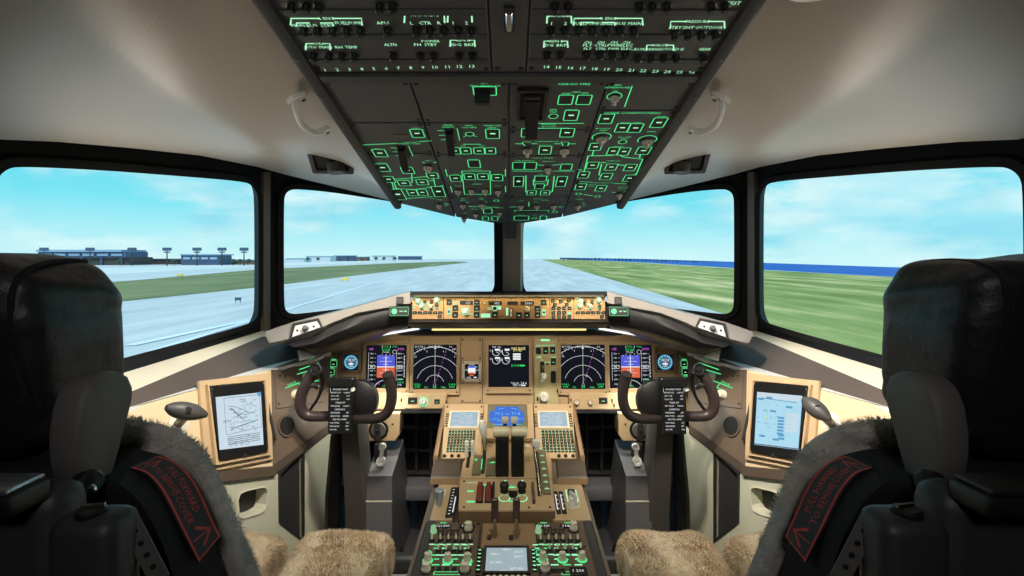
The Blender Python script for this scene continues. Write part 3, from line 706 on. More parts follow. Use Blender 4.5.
oknob('elec', R3(440, 458), .009, .2); otext('elec', 'WIPER', R3(440, 436), .005); oline('elec', [R3(462, 452), R3(480, 452)]); oline('elec', [R3(462, 460), R3(482, 460)])
# left centre
obtn('elt', R1(925, 350), 22, 8, 0); otext('elt', 'ELT', R1(925, 318), .006, mat=GREEN); otext('elt', 'TEST ARMED ON', R1(925, 330), .0052)
u, v = OF.px(*R1(915, 362)); inst(OVM['elt']['t'], 'switch_guard', 'elt', lambda m: m.rr(0, 0, .030, .014, 0, .022, .003, .002), BLACK, (u, v, .004))
oguard('elec_t', R3(490, 148), 9, 13); otext('elec_t', 'EMER', R3(480, 103), .006); otext('elec_t', 'LIGHTS', R3(480, 112), .006)
oround('elec_t', R3(575, 143), .0095, True); otext('elec_t', 'PASS', R3(572, 104), .0055); otext('elec_t', 'OXYGEN', R3(572, 113), .0055)
obtn('elec_t', R3(677, 142), 12.5, 9, 1); otext('elec_t', 'WINDOW', R3(675, 105), .0055); otext('elec_t', 'HEAT', R3(675, 114), .0055)
for c in (510, 558, 617, 667): obtn('elec_t', R3(c, 218), 9.5, 6, 1)
oline('elec_t', [R3(545, 188), R3(625, 188)]); otext('elec_t', 'SIDE', R3(545, 196), .0045); otext('elec_t', 'FWD', R3(630, 196), .0045)
obtn('hyd', R3(595, 276), 11, 7.4, 0, 'RAM AIR')
for c, y in ((513, 340), (575, 333), (634, 333), (697, 338)): obtn('hyd', R3(c, y), 10.2, 5.8, 1)
for c, y in ((523, 394), (582, 392), (643, 392), (700, 396)): oknob('hyd', R3(c, y), .0095, .1)
for p in ([(540, 308), (665, 308)], [(540, 308), (552, 412)], [(665, 308), (668, 412)], [(552, 412), (668, 412)], [(468, 300), (476, 332)], [(733, 300), (733, 332)], [(490, 376), (498, 402)], [(733, 376), (735, 402)]): oline('hyd', [R3(*q) for q in p])
for s, c in (('HYDRAULIC', (600, 302)), ('L ENG', (513, 322)), ('C1', (575, 318)), ('C2', (634, 318)), ('R ENG', (697, 322)), ('DEMAND', (608, 366)), ('AUTO', (523, 374)), ('AUTO', (700, 374))): otext('hyd', s, R3(*c), .0046, .03)
for c, y, s in ((545, 458, 'WING'), (628, 455, 'ENG')): oknob('lt_l', R3(c, y), .009, .15); otext('lt_l', s, R3(c, y-20), .005); otext('lt_l', s, R3(c, y-28), .004); oline('lt_l', [R3(c+16, y-10), R3(c+26, y-10)])
oknob('lt_l', R3(550, 520), .008); oknob('lt_l', R3(602, 500), .008); oknob('lt_l', R3(708, 492), .008)
obtn('lt_l', R3(655, 487), 8, 4.4, 0); obtn('lt_l', R3(645, 520), 5.5, 3.2); obtn('lt_l', R3(686, 520), 5.5, 3.2)
oround('lt_l', R3(693, 440), .008); oline('lt_l', [R3(570, 466), R3(700, 470)])
for s, c in (('LANDING', (600, 478)), ('STORM', (655, 472)), ('DOME', (550, 496)), ('LEFT', (645, 508)), ('RIGHT', (686, 508)), ('GLARESHIELD', (708, 472))): otext('lt_l', s, R3(*c), .0042, .026)
# right centre: cargo fire, engine
otext('fire', 'CARGO FIRE', R2(292, 322), .0075, .075)
for c in (258, 330): obtn('fire', R2(c, 385), 13.5, 9, 0)
otext('fire', 'FWD', R2(262, 360), .0055); otext('fire', 'AFT', R2(335, 358), .0055); otext('fire', 'ARM', R2(300, 354), .0055)
oround('fire', R2(210, 450), .0095); otext('fire', 'FIRE', R2(210, 424), .0055); otext('fire', 'TEST', R2(210, 433), .0055); obtn('fire', R2(280, 447), 13, 9.5, 1); otext('fire', 'DISCH', R2(283, 424), .0055)
oline('fire', [R2(150, 478), R2(330, 478)])
u, v = OF.px(*R2(125, 400)); du, dv = OF.size(*R2(125, 400), 30, 30)
t = OVM['fire']['t']
mb = MB(); mb.frame(u, v, du, dv, .006, .004, .012, .004); mb.build('lever_slot_frame', BLACK, t)
mb = MB(); mb.rr(u, v, du-.01, dv-.01, .004, .006); mb.build('lever_slot', BLACKM, t)
mb = MB(); mb.loft([[(u-.014, v+.012, .006), (u+.014, v+.012, .006), (u+.014, v+.020, .012), (u-.014, v+.020, .012)], [(u-.012, v-.052, .046), (u+.012, v-.052, .046), (u+.012, v-.046, .058), (u-.012, v-.046, .058)]]); mb.rr(u, v+.03, .03, .008, .006, .012); mb.build('lever', DGREY, t)
for c in (125, 297): obtn('eng', R4(c, 137), 12.6, 8.2, 1); oknob('eng', R4(c-4 if c < 200 else c-12, 213), .0125, 0)
oline('eng', [R4(155, 118), R4(303, 116)]); oline('eng', [R4(303, 116), R4(303, 124)]); otext('eng', 'ENGINE', R4(216, 100), .006); otext('eng', 'EEC MODE', R4(216, 110), .0045)
obtn('eng', R4(200, 215), 11.2, 7.6, 1)
for p in ([(68, 186), (102, 186)], [(140, 186), (165, 186)], [(240, 186), (268, 186)], [(305, 186), (336, 186)], [(98, 180), (110, 196)], [(272, 180), (280, 196)], [(305, 180), (300, 196)]): oline('eng', [R4(*q) for q in p])
otext('eng', 'AUTOSTART', R4(200, 192), .0042, .03); otext('eng', 'START/IGNITION', R4(205, 176), .005, .06); otext('eng', 'NORM', R4(120, 178), .0045); otext('eng', 'NORM', R4(285, 178), .0045)
for c in (82, 135): obtn('fuel', R4(c, 285), 11, 6.8, 0)
otext('fuel', 'FUEL JETTISON', R4(110, 262), .005, .05); oknob('fuel', R4(212, 296), .0095, .4); otext('fuel', 'FUEL TO REMAIN', R4(190, 250), .0045, .06); otext('fuel', 'SELECTOR', R4(215, 265), .0045, .035); obtn('fuel', R4(293, 291), 10.5, 5.6, 0); otext('fuel', 'NOZZLE', R4(293, 274), .0045)
oline('fuel', [R4(165, 280), R4(195, 282)]); oline('fuel', [R4(230, 282), R4(265, 278)]); oline('fuel', [R4(55, 308), R4(190, 308)]); oline('fuel', [R4(232, 308), R4(330, 308)])
for c in (82, 272): obtn('fuel', R4(c, 355), 9, 10, 1)
obtn('fuel', R4(180, 342), 11, 5.2, 0); obtn('fuel', R4(175, 376), 9, 4.6, 0); obtn('fuel', R4(140, 405), 8.4, 4, 1); obtn('fuel', R4(200, 405), 8.4, 4, 1)
for p in ([(115, 328), (115, 402), (128, 405)], [(240, 330), (232, 400), (220, 405)], [(148, 345), (148, 370), (162, 376)], [(214, 345), (210, 370), (190, 376)], [(98, 352), (115, 352)], [(240, 352), (255, 352)], [(150, 330), (215, 330)]): oline('fuel', [R4(*q) for q in p], .0028)
for s, c in (('L PUMPS', (82, 332)), ('CTR', (180, 324)), ('R PUMPS', (275, 332)), ('CROSSFEED', (175, 362))): otext('fuel', s, R4(*c), .0042, .03)
for c in (92, 163, 238): oknob('lt_r', R4(c, 462), .009, .1)
for s, c in (('WING', (92, 440)), ('ANTI-ICE', (165, 432)), ('ENGINE', (200, 438)), ('AUTO', (163, 446)), ('R', (238, 444)), ('BEACON', (95, 505)), ('NAV', (152, 505)), ('LOGO', (192, 505))): otext('lt_r', s, R4(*c), .0044, .03)
oline('lt_r', [R4(40, 468), R4(75, 468)]); oline('lt_r', [R4(255, 468), R4(278, 468)]); oline('lt_r', [R4(128, 446), R4(128, 466)])
u, v = OF.px(*R4(140, 487)); inst(OVM['lt_r']['t'], 'switch_strip', 'strip', lambda m: m.rr(0, 0, .105, .011, 0, .004, .002, .001), BLACK, (u, v, .004)); key_('lt_r')['leg'].use(GREEN).fframe(u, v, .112, .016, .0016, Z, .003)
oround('lt_r', R4(243, 490), .0085); obtn('lt_r', R4(95, 518), 14, 4, 0); oround('lt_r', R4(152, 519), .008); obtn('lt_r', R4(192, 518), 6, 4, 0)
# right column
u, v = OF.px(*R2(450, 372)); oknob('light', R2(450, 372), .010, .2); oround('light', R2(450, 371), .014); oline('light', [R2(520, 330), R2(490, 412)]); otext('light', 'SERV', R2(460, 326), .0055); otext('light', 'INTERPHONE', R2(462, 336), .0055, .05); otext('light', 'OFF', R2(452, 350), .0045)
key_('light')['leg'].use(SYMM).text('ON', *OF.px(*R2(446, 404)), .005, Z)
otext('air', 'AIR CONDITIONING', R2(535, 437), .0075, .10)
obtn('air', R4(470, 75), 13, 9, 1, 'EQUIP'); obtn('air', R4(703, 92), 13, 9, 1, 'RECIRC'); obtn('air', R4(542, 115), 12, 8, 1); obtn('air', R4(600, 116), 12, 8, 1)
otext('air', 'RECIRC FANS', R4(580, 92), .005, .05)
for c in ((450, 160), (652, 172)):
    oknob('air', R4(*c), .0135, .1); u, v = OF.px(*R4(c[0], c[1]-4)); key_('air')['leg'].use(GREEN).arc(u, v, .021, -.6, PI+.6, .0022, Z)
otext('air', 'FLT DECK', R4(458, 118), .005); otext('air', 'TEMP', R4(458, 126), .005); otext('air', 'CABIN', R4(670, 132), .005)
oround('air', R4(543, 178), .0095); otext('air', 'AIR COND', R4(552, 156), .0045); otext('air', 'RESET', R4(552, 163), .0045)
obtn('air', R4(423, 200), 11, 6.6, 1); obtn('air', R4(635, 217), 12, 7, 1); obtn('air', R4(501, 219), 10, 7, 1); obtn('air', R4(549, 221), 10, 7, 1); otext('air', 'TRIM AIR', R4(525, 198), .0045)
for p in ([(415, 215), (408, 240), (390, 240), (372, 312)], [(390, 240), (500, 238)], [(540, 244), (632, 255), (600, 330)], [(500, 236), (520, 230), (545, 244)], [(445, 270), (470, 270)], [(450, 276), (438, 325), (452, 330)], [(518, 278), (560, 285)], [(622, 230), (618, 250)], [(342, 300), (365, 304)], [(592, 322), (620, 322)]): oline('air', [R4(*q) for q in p], .0030)
for c, w in (((410, 282), 10.5), ((493, 290), 10.5), ((577, 292), 10.5), ((370, 325), 10), ((470, 333), 10.5), ((573, 340), 10.5)): obtn('air', R4(*c), w, 6, 1)
otext('air', 'L PACK', R4(425, 182), .004); otext('air', 'R PACK', R4(640, 200), .004); otext('air', 'BLEED AIR', R4(505, 262), .005, .04); otext('air', 'ISLN', R4(410, 268), .004)
oline('bleed', [R4(352, 355), R4(410, 358)]); oline('bleed', [R4(500, 362), R4(575, 366)]); otext('bleed', 'PRESSURIZATION', R4(458, 360), .0046, .06)
obtn('bleed', R4(357, 378), 9.6, 5.8, 1); obtn('bleed', R4(447, 385), 9.6, 5.4, 1); oround('bleed', R4(348, 410), .008); oround('bleed', R4(432, 421), .008); oline('bleed', [R4(370, 412), R4(410, 418)])
otext('bleed', 'OUTFLOW', R4(403, 368), .0042); otext('bleed', 'VALVE', R4(403, 376), .0042); oknob('bleed', R4(528, 410), .0095, .3); otext('bleed', 'LDG ALT', R4(545, 380), .005); otext('bleed', 'PULL ON', R4(545, 388), .0045); oline('bleed', [R4(495, 402), R4(512, 404)]); oline('bleed', [R4(548, 398), R4(566, 400)])
oknob('bleed', R4(345, 462), .009, .2); otext('bleed', 'WIPER', R4(352, 434), .005); otext('bleed', 'OFF', R4(370, 450), .004); otext('bleed', 'INT', R4(370, 457), .004); otext('bleed', 'LOW', R4(374, 464), .004)
for k, d in OVM.items():
    if d['leg'].v: d['leg'].build('lettering', None, d['t'], smooth=0)
# --- grab handles, reading light recesses on the lining
LF = {}
def handle(s, label):
    a, b = P(M2(297, s), 98, .98), P(M2(322, s), 131, 1.10)
    t = thing('grab_handle', label, 'handle', (a+b)/2); o = (a+b)/2
    up = Vector((.45*s, -.25, .9)).normalized()        # away from the lining is down and inboard
    a2, b2 = a-o, b-o
    mb = MB(); q = Vector((.62*s, -.1, -.78))*.028
    mb.tube(smooth_path([a2, a2+q*.5+(b2-a2)*.12, (a2+b2)/2+q*.9, b2+q*.5-(b2-a2)*.12, b2], 6), .0062, 10); mb.build('grip', GSWHITE, t)
    for p, w in ((a2, .022), (b2, .019)):
        mb = MB(); mb.lathe([(w*.9, .006), (w, .001), (w*.95, -.003), (.001, -.0035)], 4, p, up); mb.build('mount', GSWHITE, t)
        mb = MB()
        for d in (-.010, .010): mb.lathe([(.0035, 0), (.0045, -.003), (.001, -.003)], 8, p+Vector((d, 0, 0))-up*.0035, up)
        mb.build('screws', BLACK, t)
handle(-1, 'pale curved grab handle on the ceiling lining left of the overhead panel'); handle(1, 'pale curved grab handle on the ceiling lining right of the overhead panel')
def vent(s, label):
    fr = Fr(P(M2(331, s), 161, 1.48), (1, .12*-s, 0), (0, -.75, .55)) 
    t = thing('reading_light', label, 'lamp', fr.mat())
    w, h = fr.size(M2(331, s), 161, 42, 23)
    mb = MB(); mb.frame(0, 0, w, h, .012, -.004, .006, .006); mb.build('bezel', DGREY, t)
    mb = MB(); mb.rr(0, 0, w-.02, h-.02, -.006, -.001, .004); mb.build('recess', BLACKM, t)
    mb = MB(); mb.lathe([(.026, -.002), (.026, .018), (.022, .026), (.018, .024), (.001, .022)], 18, (.012*-s, -.012, 0), (0.1*-s, -.5, .8)); mb.build('lamp_barrel', DGREY, t)
    mb = MB(); mb.lathe([(.018, .025), (.001, .0262)], 18, (.012*-s, -.012, 0), (0.1*-s, -.5, .8)); mb.build('lens', MGREY, t)
vent(-1, 'black recessed reading light below the left grab handle'); vent(1, 'black recessed reading light below the right grab handle')
# ------------------------------------------------------------------ glareshield
t = thing('glareshield', 'long dark glareshield under the windscreen with two pale swept wings', 'glareshield', P(509, 300, 1.78)); O = t.location
def rel(p): return Vector(p)-O
gh = MB()
# hood over the control panel: thin black lip, carried back to the windscreen
yF, yB = 1.70, 2.40
pa = [P(405, 297, 1.745), P(413, 291, 1.72), P(605, 291, 1.72), P(613, 297, 1.745)]
zt_ = P(509, 291.5, 1.70).z; zl = P(509, 297, 1.70).z
xl, xr = P(411, 0, 1.70).x, P(606, 0, 1.70).x
def hoodsec(x, y0): return [rel((x, y0+.02, zl)), rel((x, y0, zl)), rel((x, y0, zt_-.004)), rel((x, y0+.008, zt_)), rel((x, yB, P(0, 294.5, yB).z)), rel((x, yB, P(0, 300, yB).z))]
gh.loft([hoodsec(xl-.006, 1.715), hoodsec(xl+.006, 1.70), hoodsec(xr-.006, 1.70), hoodsec(xr+.006, 1.715)]); gh.build('hood', GSBLACK, t)
# belly below: rounded dark bolster from the control panel's foot back to the light strip
be = MB()
def bellysec(x, dy=0): return [rel((x, 1.715+dy, P(0, 320, 1.715).z)), rel((x, 1.700+dy, P(0, 322, 1.70).z)), rel((x, 1.712+dy, P(0, 325.5, 1.712).z)), rel((x, 1.76+dy, P(0, 328, 1.76).z)), rel((x, 1.86+dy, P(0, 328.5, 1.86).z)), rel((x, 1.98, P(0, 326, 1.98).z)), rel((x, 1.98, zl-.03)), rel((x, 1.76, zl-.03))]
be.loft([bellysec(xl-.01), bellysec(xr+.01)]); be.build('bolster', GSBLACK, t)
# lower valance behind the strip
vl = MB(); vl.loft([[rel((x, 1.86, P(0, 331, 1.86).z)), rel((x, 1.86, P(0, 335, 1.86).z)), rel((x, 2.03, P(0, 336.5, 2.03).z)), rel((x, 2.03, P(0, 328, 2.03).z))] for x in (P(398, 0, 1.86).x, P(622, 0, 1.86).x)]); vl.build('valance', GSBLACK, t)
st = MB(); a, b = P(432, 329.6, 1.855), P(586, 329.6, 1.855); st.box(a.x-O.x, b.x-O.x, -.004+1.855-O.y, .004+1.855-O.y, a.z-O.z-.0025, a.z-O.z+.0025); st.build('flood_strip', WARM, t, label='warm lit flood light strip under the centre')
GSL = {}
for s in (-1, 1):
    m = lambda px, py, Y, s=s: rel(P(M2(px, s), py, Y))
    # wing: sections from the control panel out to the end block; each is back top, front top, crease, belly front, belly low, back low
    secs = [
        [m(410, 291, 1.80), m(411, 291.5, 1.735), m(411, 303, 1.732), m(411, 307, 1.745), m(411, 318, 1.742), m(410, 324, 1.75), m(405, 331, 1.90), m(408, 300, 2.2)],
        [m(392, 295.5, 1.80), m(391, 297, 1.73), m(390, 307, 1.725), m(390, 309, 1.742), m(391, 318, 1.735), m(392, 327, 1.75), m(392, 334, 1.88), m(395, 305, 2.2)],
        [m(365, 303, 1.79), m(362, 305, 1.715), m(358, 312.5, 1.708), m(359, 315.5, 1.728), m(364, 322, 1.715), m(372, 331, 1.74), m(376, 340, 1.86), m(375, 312, 2.15)],
        [m(335, 311, 1.77), m(329, 314, 1.69), m(331, 323, 1.682), m(332, 326.5, 1.70), m(336, 333, 1.69), m(346, 339, 1.72), m(352, 347, 1.82), m(350, 322, 2.12)],
        [m(305, 319, 1.75), m(293, 322, 1.66), m(309, 333.5, 1.652), m(311, 337, 1.668), m(315, 343, 1.66), m(325, 346, 1.69), m(330, 352, 1.78), m(325, 330, 2.08)],
        [m(284, 325, 1.74), m(267, 331, 1.63), m(277, 341.5, 1.625), m(284, 343.5, 1.637), m(294, 347, 1.63), m(306, 350, 1.66), m(314, 355.5, 1.74), m(300, 338, 2.02)],
        [m(278, 327, 1.74), m(264.5, 333.5, 1.635), m(269, 343, 1.63), m(272, 344, 1.637), m(280, 346.5, 1.635), m(300, 351, 1.66), m(310, 356, 1.73), m(292, 340, 2.02)],
    ]
    up = MB(); up.loft([[q[0], q[1], q[2], q[3], q[7]] for q in secs]); up.build('wing', GSGREY, t, smooth=50, label=('left' if s < 0 else 'right')+' pale grey upper wing')
    lo = MB(); lo.loft([[q[3], q[4], q[5], q[6], q[7]] for q in secs[:-1]]); lo.build('wing_bolster', GSBLACK, t, smooth=60, label=('left' if s < 0 else 'right')+' dark rounded lower wing')
    ec = MB(); q = [m(297, 350, 1.70), m(299.5, 361, 1.70), m(315.5, 357, 1.74), m(312, 351.5, 1.74)]; ec.loft([q, [p+Vector((0, .07, 0)) for p in q]]); ec.build('end_cap', GSWHITE, t, smooth=0)
    # chrome light strip slanting below
    ls = MB(); a, b = m(375, 336, 1.83), m(419, 328.6, 1.83); d = Vector((0, 0, .0035))
    ls.loft([[a-d, a+d, a+d+Vector((0, .01, 0)), a-d+Vector((0, .01, 0))], [b-d, b+d, b+d+Vector((0, .01, 0)), b-d+Vector((0, .01, 0))]]); ls.build('flood_strip', COOL, t, label=('left' if s < 0 else 'right')+' white flood strip, slanting')
    # inset switch plate in the end block
    fr = Fr(P(M2(296, s), 329, 1.648), secs[4][2]-secs[5][2] if s < 0 else secs[5][2]-secs[4][2], secs[5][1]-secs[5][2])
    fr = Fr(fr.o, fr.u, (secs[4][1]-secs[4][2])) if False else fr
    GSL[s] = fr
    nm = 'left' if s < 0 else 'right'
    ms = thing('map_light_panel', 'small white switch plate with a round knob in the %s glareshield end' % nm, 'control panel', fr.moved(0, 0, .006).mat())
    poly = [fr.px(M2(x, s), y) for x, y in ((289.5, 340), (293, 324), (319, 318.5), (323.5, 328))]
    poly2 = [fr.px(M2(x, s), y) for x, y in ((292.5, 337.5), (295.5, 326), (317.5, 321.2), (321, 327.5))]
    if s > 0: poly.reverse(); poly2.reverse()
    mb = MB(); mb.ring(poly, poly2, -.006, .002); mb.build('surround', BLACK, ms)
    mb = MB(); mb.prism(poly2, -.008, -.001); mb.build('face_plate', GSWHITE, ms)
    u, v = fr.px(M2(306, s), 329); mb = MB(); mb.lathe([(.010, 0), (.010, .006), (.0075, .008), (.007, .020), (.001, .021)], 16, (u, v, -.001)); mb.build('knob', MGREY, ms)
    for dx, dy in ((-8.5, 1.8), (8, -2.2)):
        u, v = fr.px(M2(306+dx, s), 329+dy); mb = MB(); mb.lathe([(.004, 0), (.003, .003), (.001, .003)], 10, (u, v, -.001)); mb.build('screw', BLACK, ms)
    # push switch and green lit master warning block beside the control panel
    fr = Fr(P(M2(397, s), 304, 1.722), (1, -.12*s, 0), (0, .15, 1))
    wp = thing('warning_switch', 'green lit switch block with a square push light on the %s glareshield wing' % nm, 'control panel', fr.moved(0, 0, .004).mat())
    u, v = fr.px(M2(400, s), 300.5); mb = MB(); mb.frame(u, v, .024, .024, .004, -.004, .004, .002); mb.build('push_light', BLACK, wp)
    mb = MB(); mb.rr(u, v, .016, .016, -.004, .002, .002); mb.build('push_lens', DGREY, wp)
    u, v = fr.px(M2(399.5, s), 311.5); mb = MB(); mb.rr(u, v, .068, .034, -.012, .008, .003, .001); mb.build('clock_block', BLACK, wp)
    mb = MB(); mb.use(GREEN).fframe(u, v, .062, .029, .0012, .0084, .003); mb.use(GREENB).disc(u-.016, v, .0095, .0084, 18); mb.use(GREENW).rr(u+.006, v, .010, .004, .008, .0084); mb.rr(u+.020, v, .010, .004, .008, .0084); mb.build('lettering', None, wp, smooth=0)
# ------------------------------------------------------------------ glareshield control panels
MF = Fr(P(509, 308.5, 1.715), (1, 0, 0), (0, .06, 1))
def xy(fr, px, py): return fr.px(px, py)
def RA(x, y): return 400+x/9.29, 282+y/9.29
def RB(x, y): return 510+x/9.29, 282+y/9.29
def panel(name, label, cat, fr, px0, py0, px1, py1, mat, z0=-.006, z1=0, r=.002, ch=.0008, group=None):
    a, b = fr.px(px0, py1), fr.px(px1, py0); t = thing(name, label, cat, fr.mat(), group)
    mb = MB(); mb.plate(a[0], a[1], b[0], b[1], z0, z1, r, ch); mb.build('face_plate', mat, t)
    return t
TANL = M('mode_panel_tan', (160, 126, 84), .5, noise=(40, .05), bump=(500, .08))
ef = panel('efis_control_panel', 'left end panel of the glareshield strip with clustered small knobs', 'control panel', MF, 412, 295.5, 443.3, 319.2, TANL)
mc = panel('mode_control_panel', 'long tan autopilot panel in the middle of the glareshield', 'control panel', MF, 443.6, 295.5, 549.6, 319.2, TANL)
er = panel('display_select_panel', 'small keypad panel right of the autopilot panel on the glareshield', 'control panel', MF, 549.9, 295.5, 573.3, 319.2, TANL)
ee = panel('efis_control_panel', 'right end panel of the glareshield strip with clustered small knobs', 'control panel', MF, 573.6, 295.5, 605, 319.2, TANL)
ZM = .0012
def pbtn(fr, t, c, w, h, lit=None, mat=BLACK, z=.003, name='push_button'):
    u, v = fr.px(*c); du, dv = fr.size(c[0], c[1], w, h); du, dv = round(du, 4), round(dv, 4)
    return inst(t, name, ('pb', du, dv, lit.name if lit else 0, mat.name, z), lambda m: (m.use(mat).rr(0, 0, du, dv, 0, z, .0012, .0008), m.use(lit).rr(0, -dv*.1, du*.36, dv*.12, z-.0002, z+.0003) if lit else None), mat, (u, v, 0))
def kn(fr, t, c, r, h=.016, mat=LGREY, ang=0, name='knob', base=None, bar=False):
    u, v = fr.px(*c)
    def mk(m):
        if base: m.use(base).lathe([(r*1.35, 0), (r*1.35, .002), (r*1.2, .003)], 18)
        m.use(mat).lathe([(r, 0), (r, h*.4), (r*.86, h*.5), (r*.8, h), (r*.7, h*1.04), (.0005, h*1.05)], 18)
        if bar: m.rr(0, 0, r*.6, r*2.1, h*.5, h*1.5, r*.2, .001)
        m.use(BLACK).rr(0, r*.45, r*.14, r*.6, h*(1.5 if bar else 1.05)-.0003, h*(1.5 if bar else 1.05)+.0004)
    return inst(t, name, ('kn', round(r, 4), round(h, 4), mat.name, base.name if base else 0, bar), mk, mat, (u, v, 0), ang)
for R, t, xs, x0, x1, sgn in ((RA, ef, 140, 105, 395, 1), (RB, ee, 625, 598, 880, -1)):
    leg = MB().use(GREENW)
    k = [(170, 175), (232, 180), (292, 180), (342, 165), (205, 218), (290, 222), (340, 215)] if sgn > 0 else [(655, 178), (698, 182), (760, 185), (822, 165), (650, 215), (745, 222), (830, 225)]
    for i, c in enumerate(k): kn(MF, t, R(*c), .0072 if i in (0, 3, 4, 5) else .0058, .014, KNOBG if i in (0, 3, 4, 5) else DGREY, base=GREENW if i in (0, 3, 4) else None)
    for i in range(6):
        c = R(x0+32+i*47.5, 284); pbtn(MF, t, c, 4.1, 2.6, GREENW)
    pbtn(MF, t, R(x1-25, 320), 4.0, 2.8, GREENW)
    for (x, y, w) in ((140, 150, 30), (150, 215, 40), (250, 205, 60), (330, 240, 60), (250, 248, 60), (130, 240, 30), (370, 200, 24)):
        X = x if sgn > 0 else x+480; u, v = MF.px(*R(X, y)); leg.rr(u, v, w/9.29/512*1.715, .0032, 0, .0008)
    leg.build('lettering', None, t, smooth=0)
leg = MB().use(GREENW)
def wnd(R, c, w, h, txt, lab):
    u, v = MF.px(*R(*c)); du, dv = MF.size(*R(*c), w/9.29, h/9.29)
    mb = MB(); mb.use(BLACK).rr(u, v, du, dv, 0, .0015, .001); mb.use(SYMW).text(txt, u+du*.12, v, dv*.62, .002, wmax=du*.66); mb.build('readout_window', None, mc, smooth=0)
    leg.use(GREENW).text(lab, u, v+dv*.85, .0032, ZM)
wnd(RA, (618, 192), 120, 36, '200', 'IAS'); wnd(RA, (885, 196), 125, 36, '052', 'HDG'); wnd(RB, (25, 196), 95, 34, '', 'V/S'); wnd(RB, (158, 198), 122, 38, '5000', 'ALT')
for R, c, w, h, g in ((RA, (457, 186), 50, 50, 1), (RA, (515, 240), 52, 50, 1), (RA, (512, 303), 52, 52, 1), (RA, (713, 185), 50, 46, 1), (RA, (713, 240), 52, 50, 1), (RA, (712, 303), 52, 52, 1), (RA, (882, 302), 50, 50, 1), (RB, (82, 305), 50, 50, 1), (RB, (157, 305), 50, 50, 1), (RB, (312, 188), 50, 46, 1), (RB, (256, 246), 52, 50, 1), (RB, (256, 305), 52, 50, 1)):
    pbtn(MF, mc, R(*c), w/9.29, h/9.29, GREENW if g else None, BLACK)
for R, c in ((RA, (619, 157)), (RA, (885, 157)), (RB, (10, 157))):
    u, v = MF.px(*R(*c)); inst(mc, 'screw', 'mcs', lambda m: m.lathe([(.003, 0), (.0028, .001), (.0005, .001)], 10), BLACK, (u, v, 0))
kn(MF, mc, RA(608, 270), .0095, .018, LGREY, base=GREENW); kn(MF, mc, RA(881, 244), .0065, .016, BLACK, base=GREENW); kn(MF, mc, RB(160, 250), .0095, .018, IVORY, .4)
u, v = MF.px(*RB(8, 285)); inst(mc, 'thumb_wheel', 'thw', lambda m: (m.use(BLACK).rr(0, 0, .010, .030, 0, .002, .002), m.use(WHITE).rr(0, 0, .006, .026, .002, .007, .002, .002)), WHITE, (u, v, 0))
for R, c, n in ((RA, (454, 275), 't'), (RB, (315, 282), 't')):
    u, v = MF.px(*R(*c)); leg.use(GREENW).rr(u, v, .012, .021, 0, .0008, .001); inst(mc, 'toggle_switch', 'tgm', lambda m: m.lathe([(.004, 0), (.004, .002), (.002, .003), (.003, .012), (.0005, .013)], 10), BLACK, (u, v, .0008))
for R, c, w, h in ((RA, (518, 182), 44, 12), (RA, (518, 205), 40, 10), (RA, (795, 312), 88, 36), (RA, (575, 298), 46, 6), (RA, (655, 298), 46, 6), (RA, (830, 252), 40, 6), (RA, (925, 240), 30, 34), (RA, (995, 275), 20, 70), (RA, (785, 197), 12, 12), (RA, (600, 240), 50, 10), (RA, (880, 225), 60, 6)):
    u, v = MF.px(*R(*c)); du, dv = MF.size(*R(*c), w/9.29, h/9.29); leg.rr(u, v, du, dv, 0, .0008)
for s_, R, c in (('A/T ARM', RA, (455, 250)), ('LNAV', RA, (715, 215)), ('VNAV', RA, (715, 270)), ('A/P', RA, (457, 218)), ('LOC', RB, (256, 216)), ('APP', RB, (256, 276)), ('BANK', RA, (830, 240)), ('HOLD', RA, (882, 278))): u, v = MF.px(*R(*c)); leg.text(s_, u, v, .0032, ZM)
leg.build('lettering', None, mc, smooth=0)
for c in ((400, 172), (473, 182), (545, 172), (417, 210), (527, 210), (403, 243), (453, 243), (502, 243), (552, 243), (403, 284), (455, 284), (503, 284), (405, 322), (455, 322), (503, 322), (552, 322)): pbtn(MF, er, RB(*c), 3.8, 3.2, GREENW)
leg = MB().use(GREENW); u, v = MF.px(*RB(552, 292)); leg.rr(u, v, .012, .008, 0, .0008); u, v = MF.px(*RB(473, 152)); leg.text('DSP', u, v, .004, ZM); leg.build('lettering', None, er, smooth=0)
light('glareshield_panel_light', 'AREA', (0, 1.690, P(0, 296.2, 1.69).z), .28, (1, .78, .36), .64, .006, target=(0, 1.715, P(0, 312, 1.715).z))

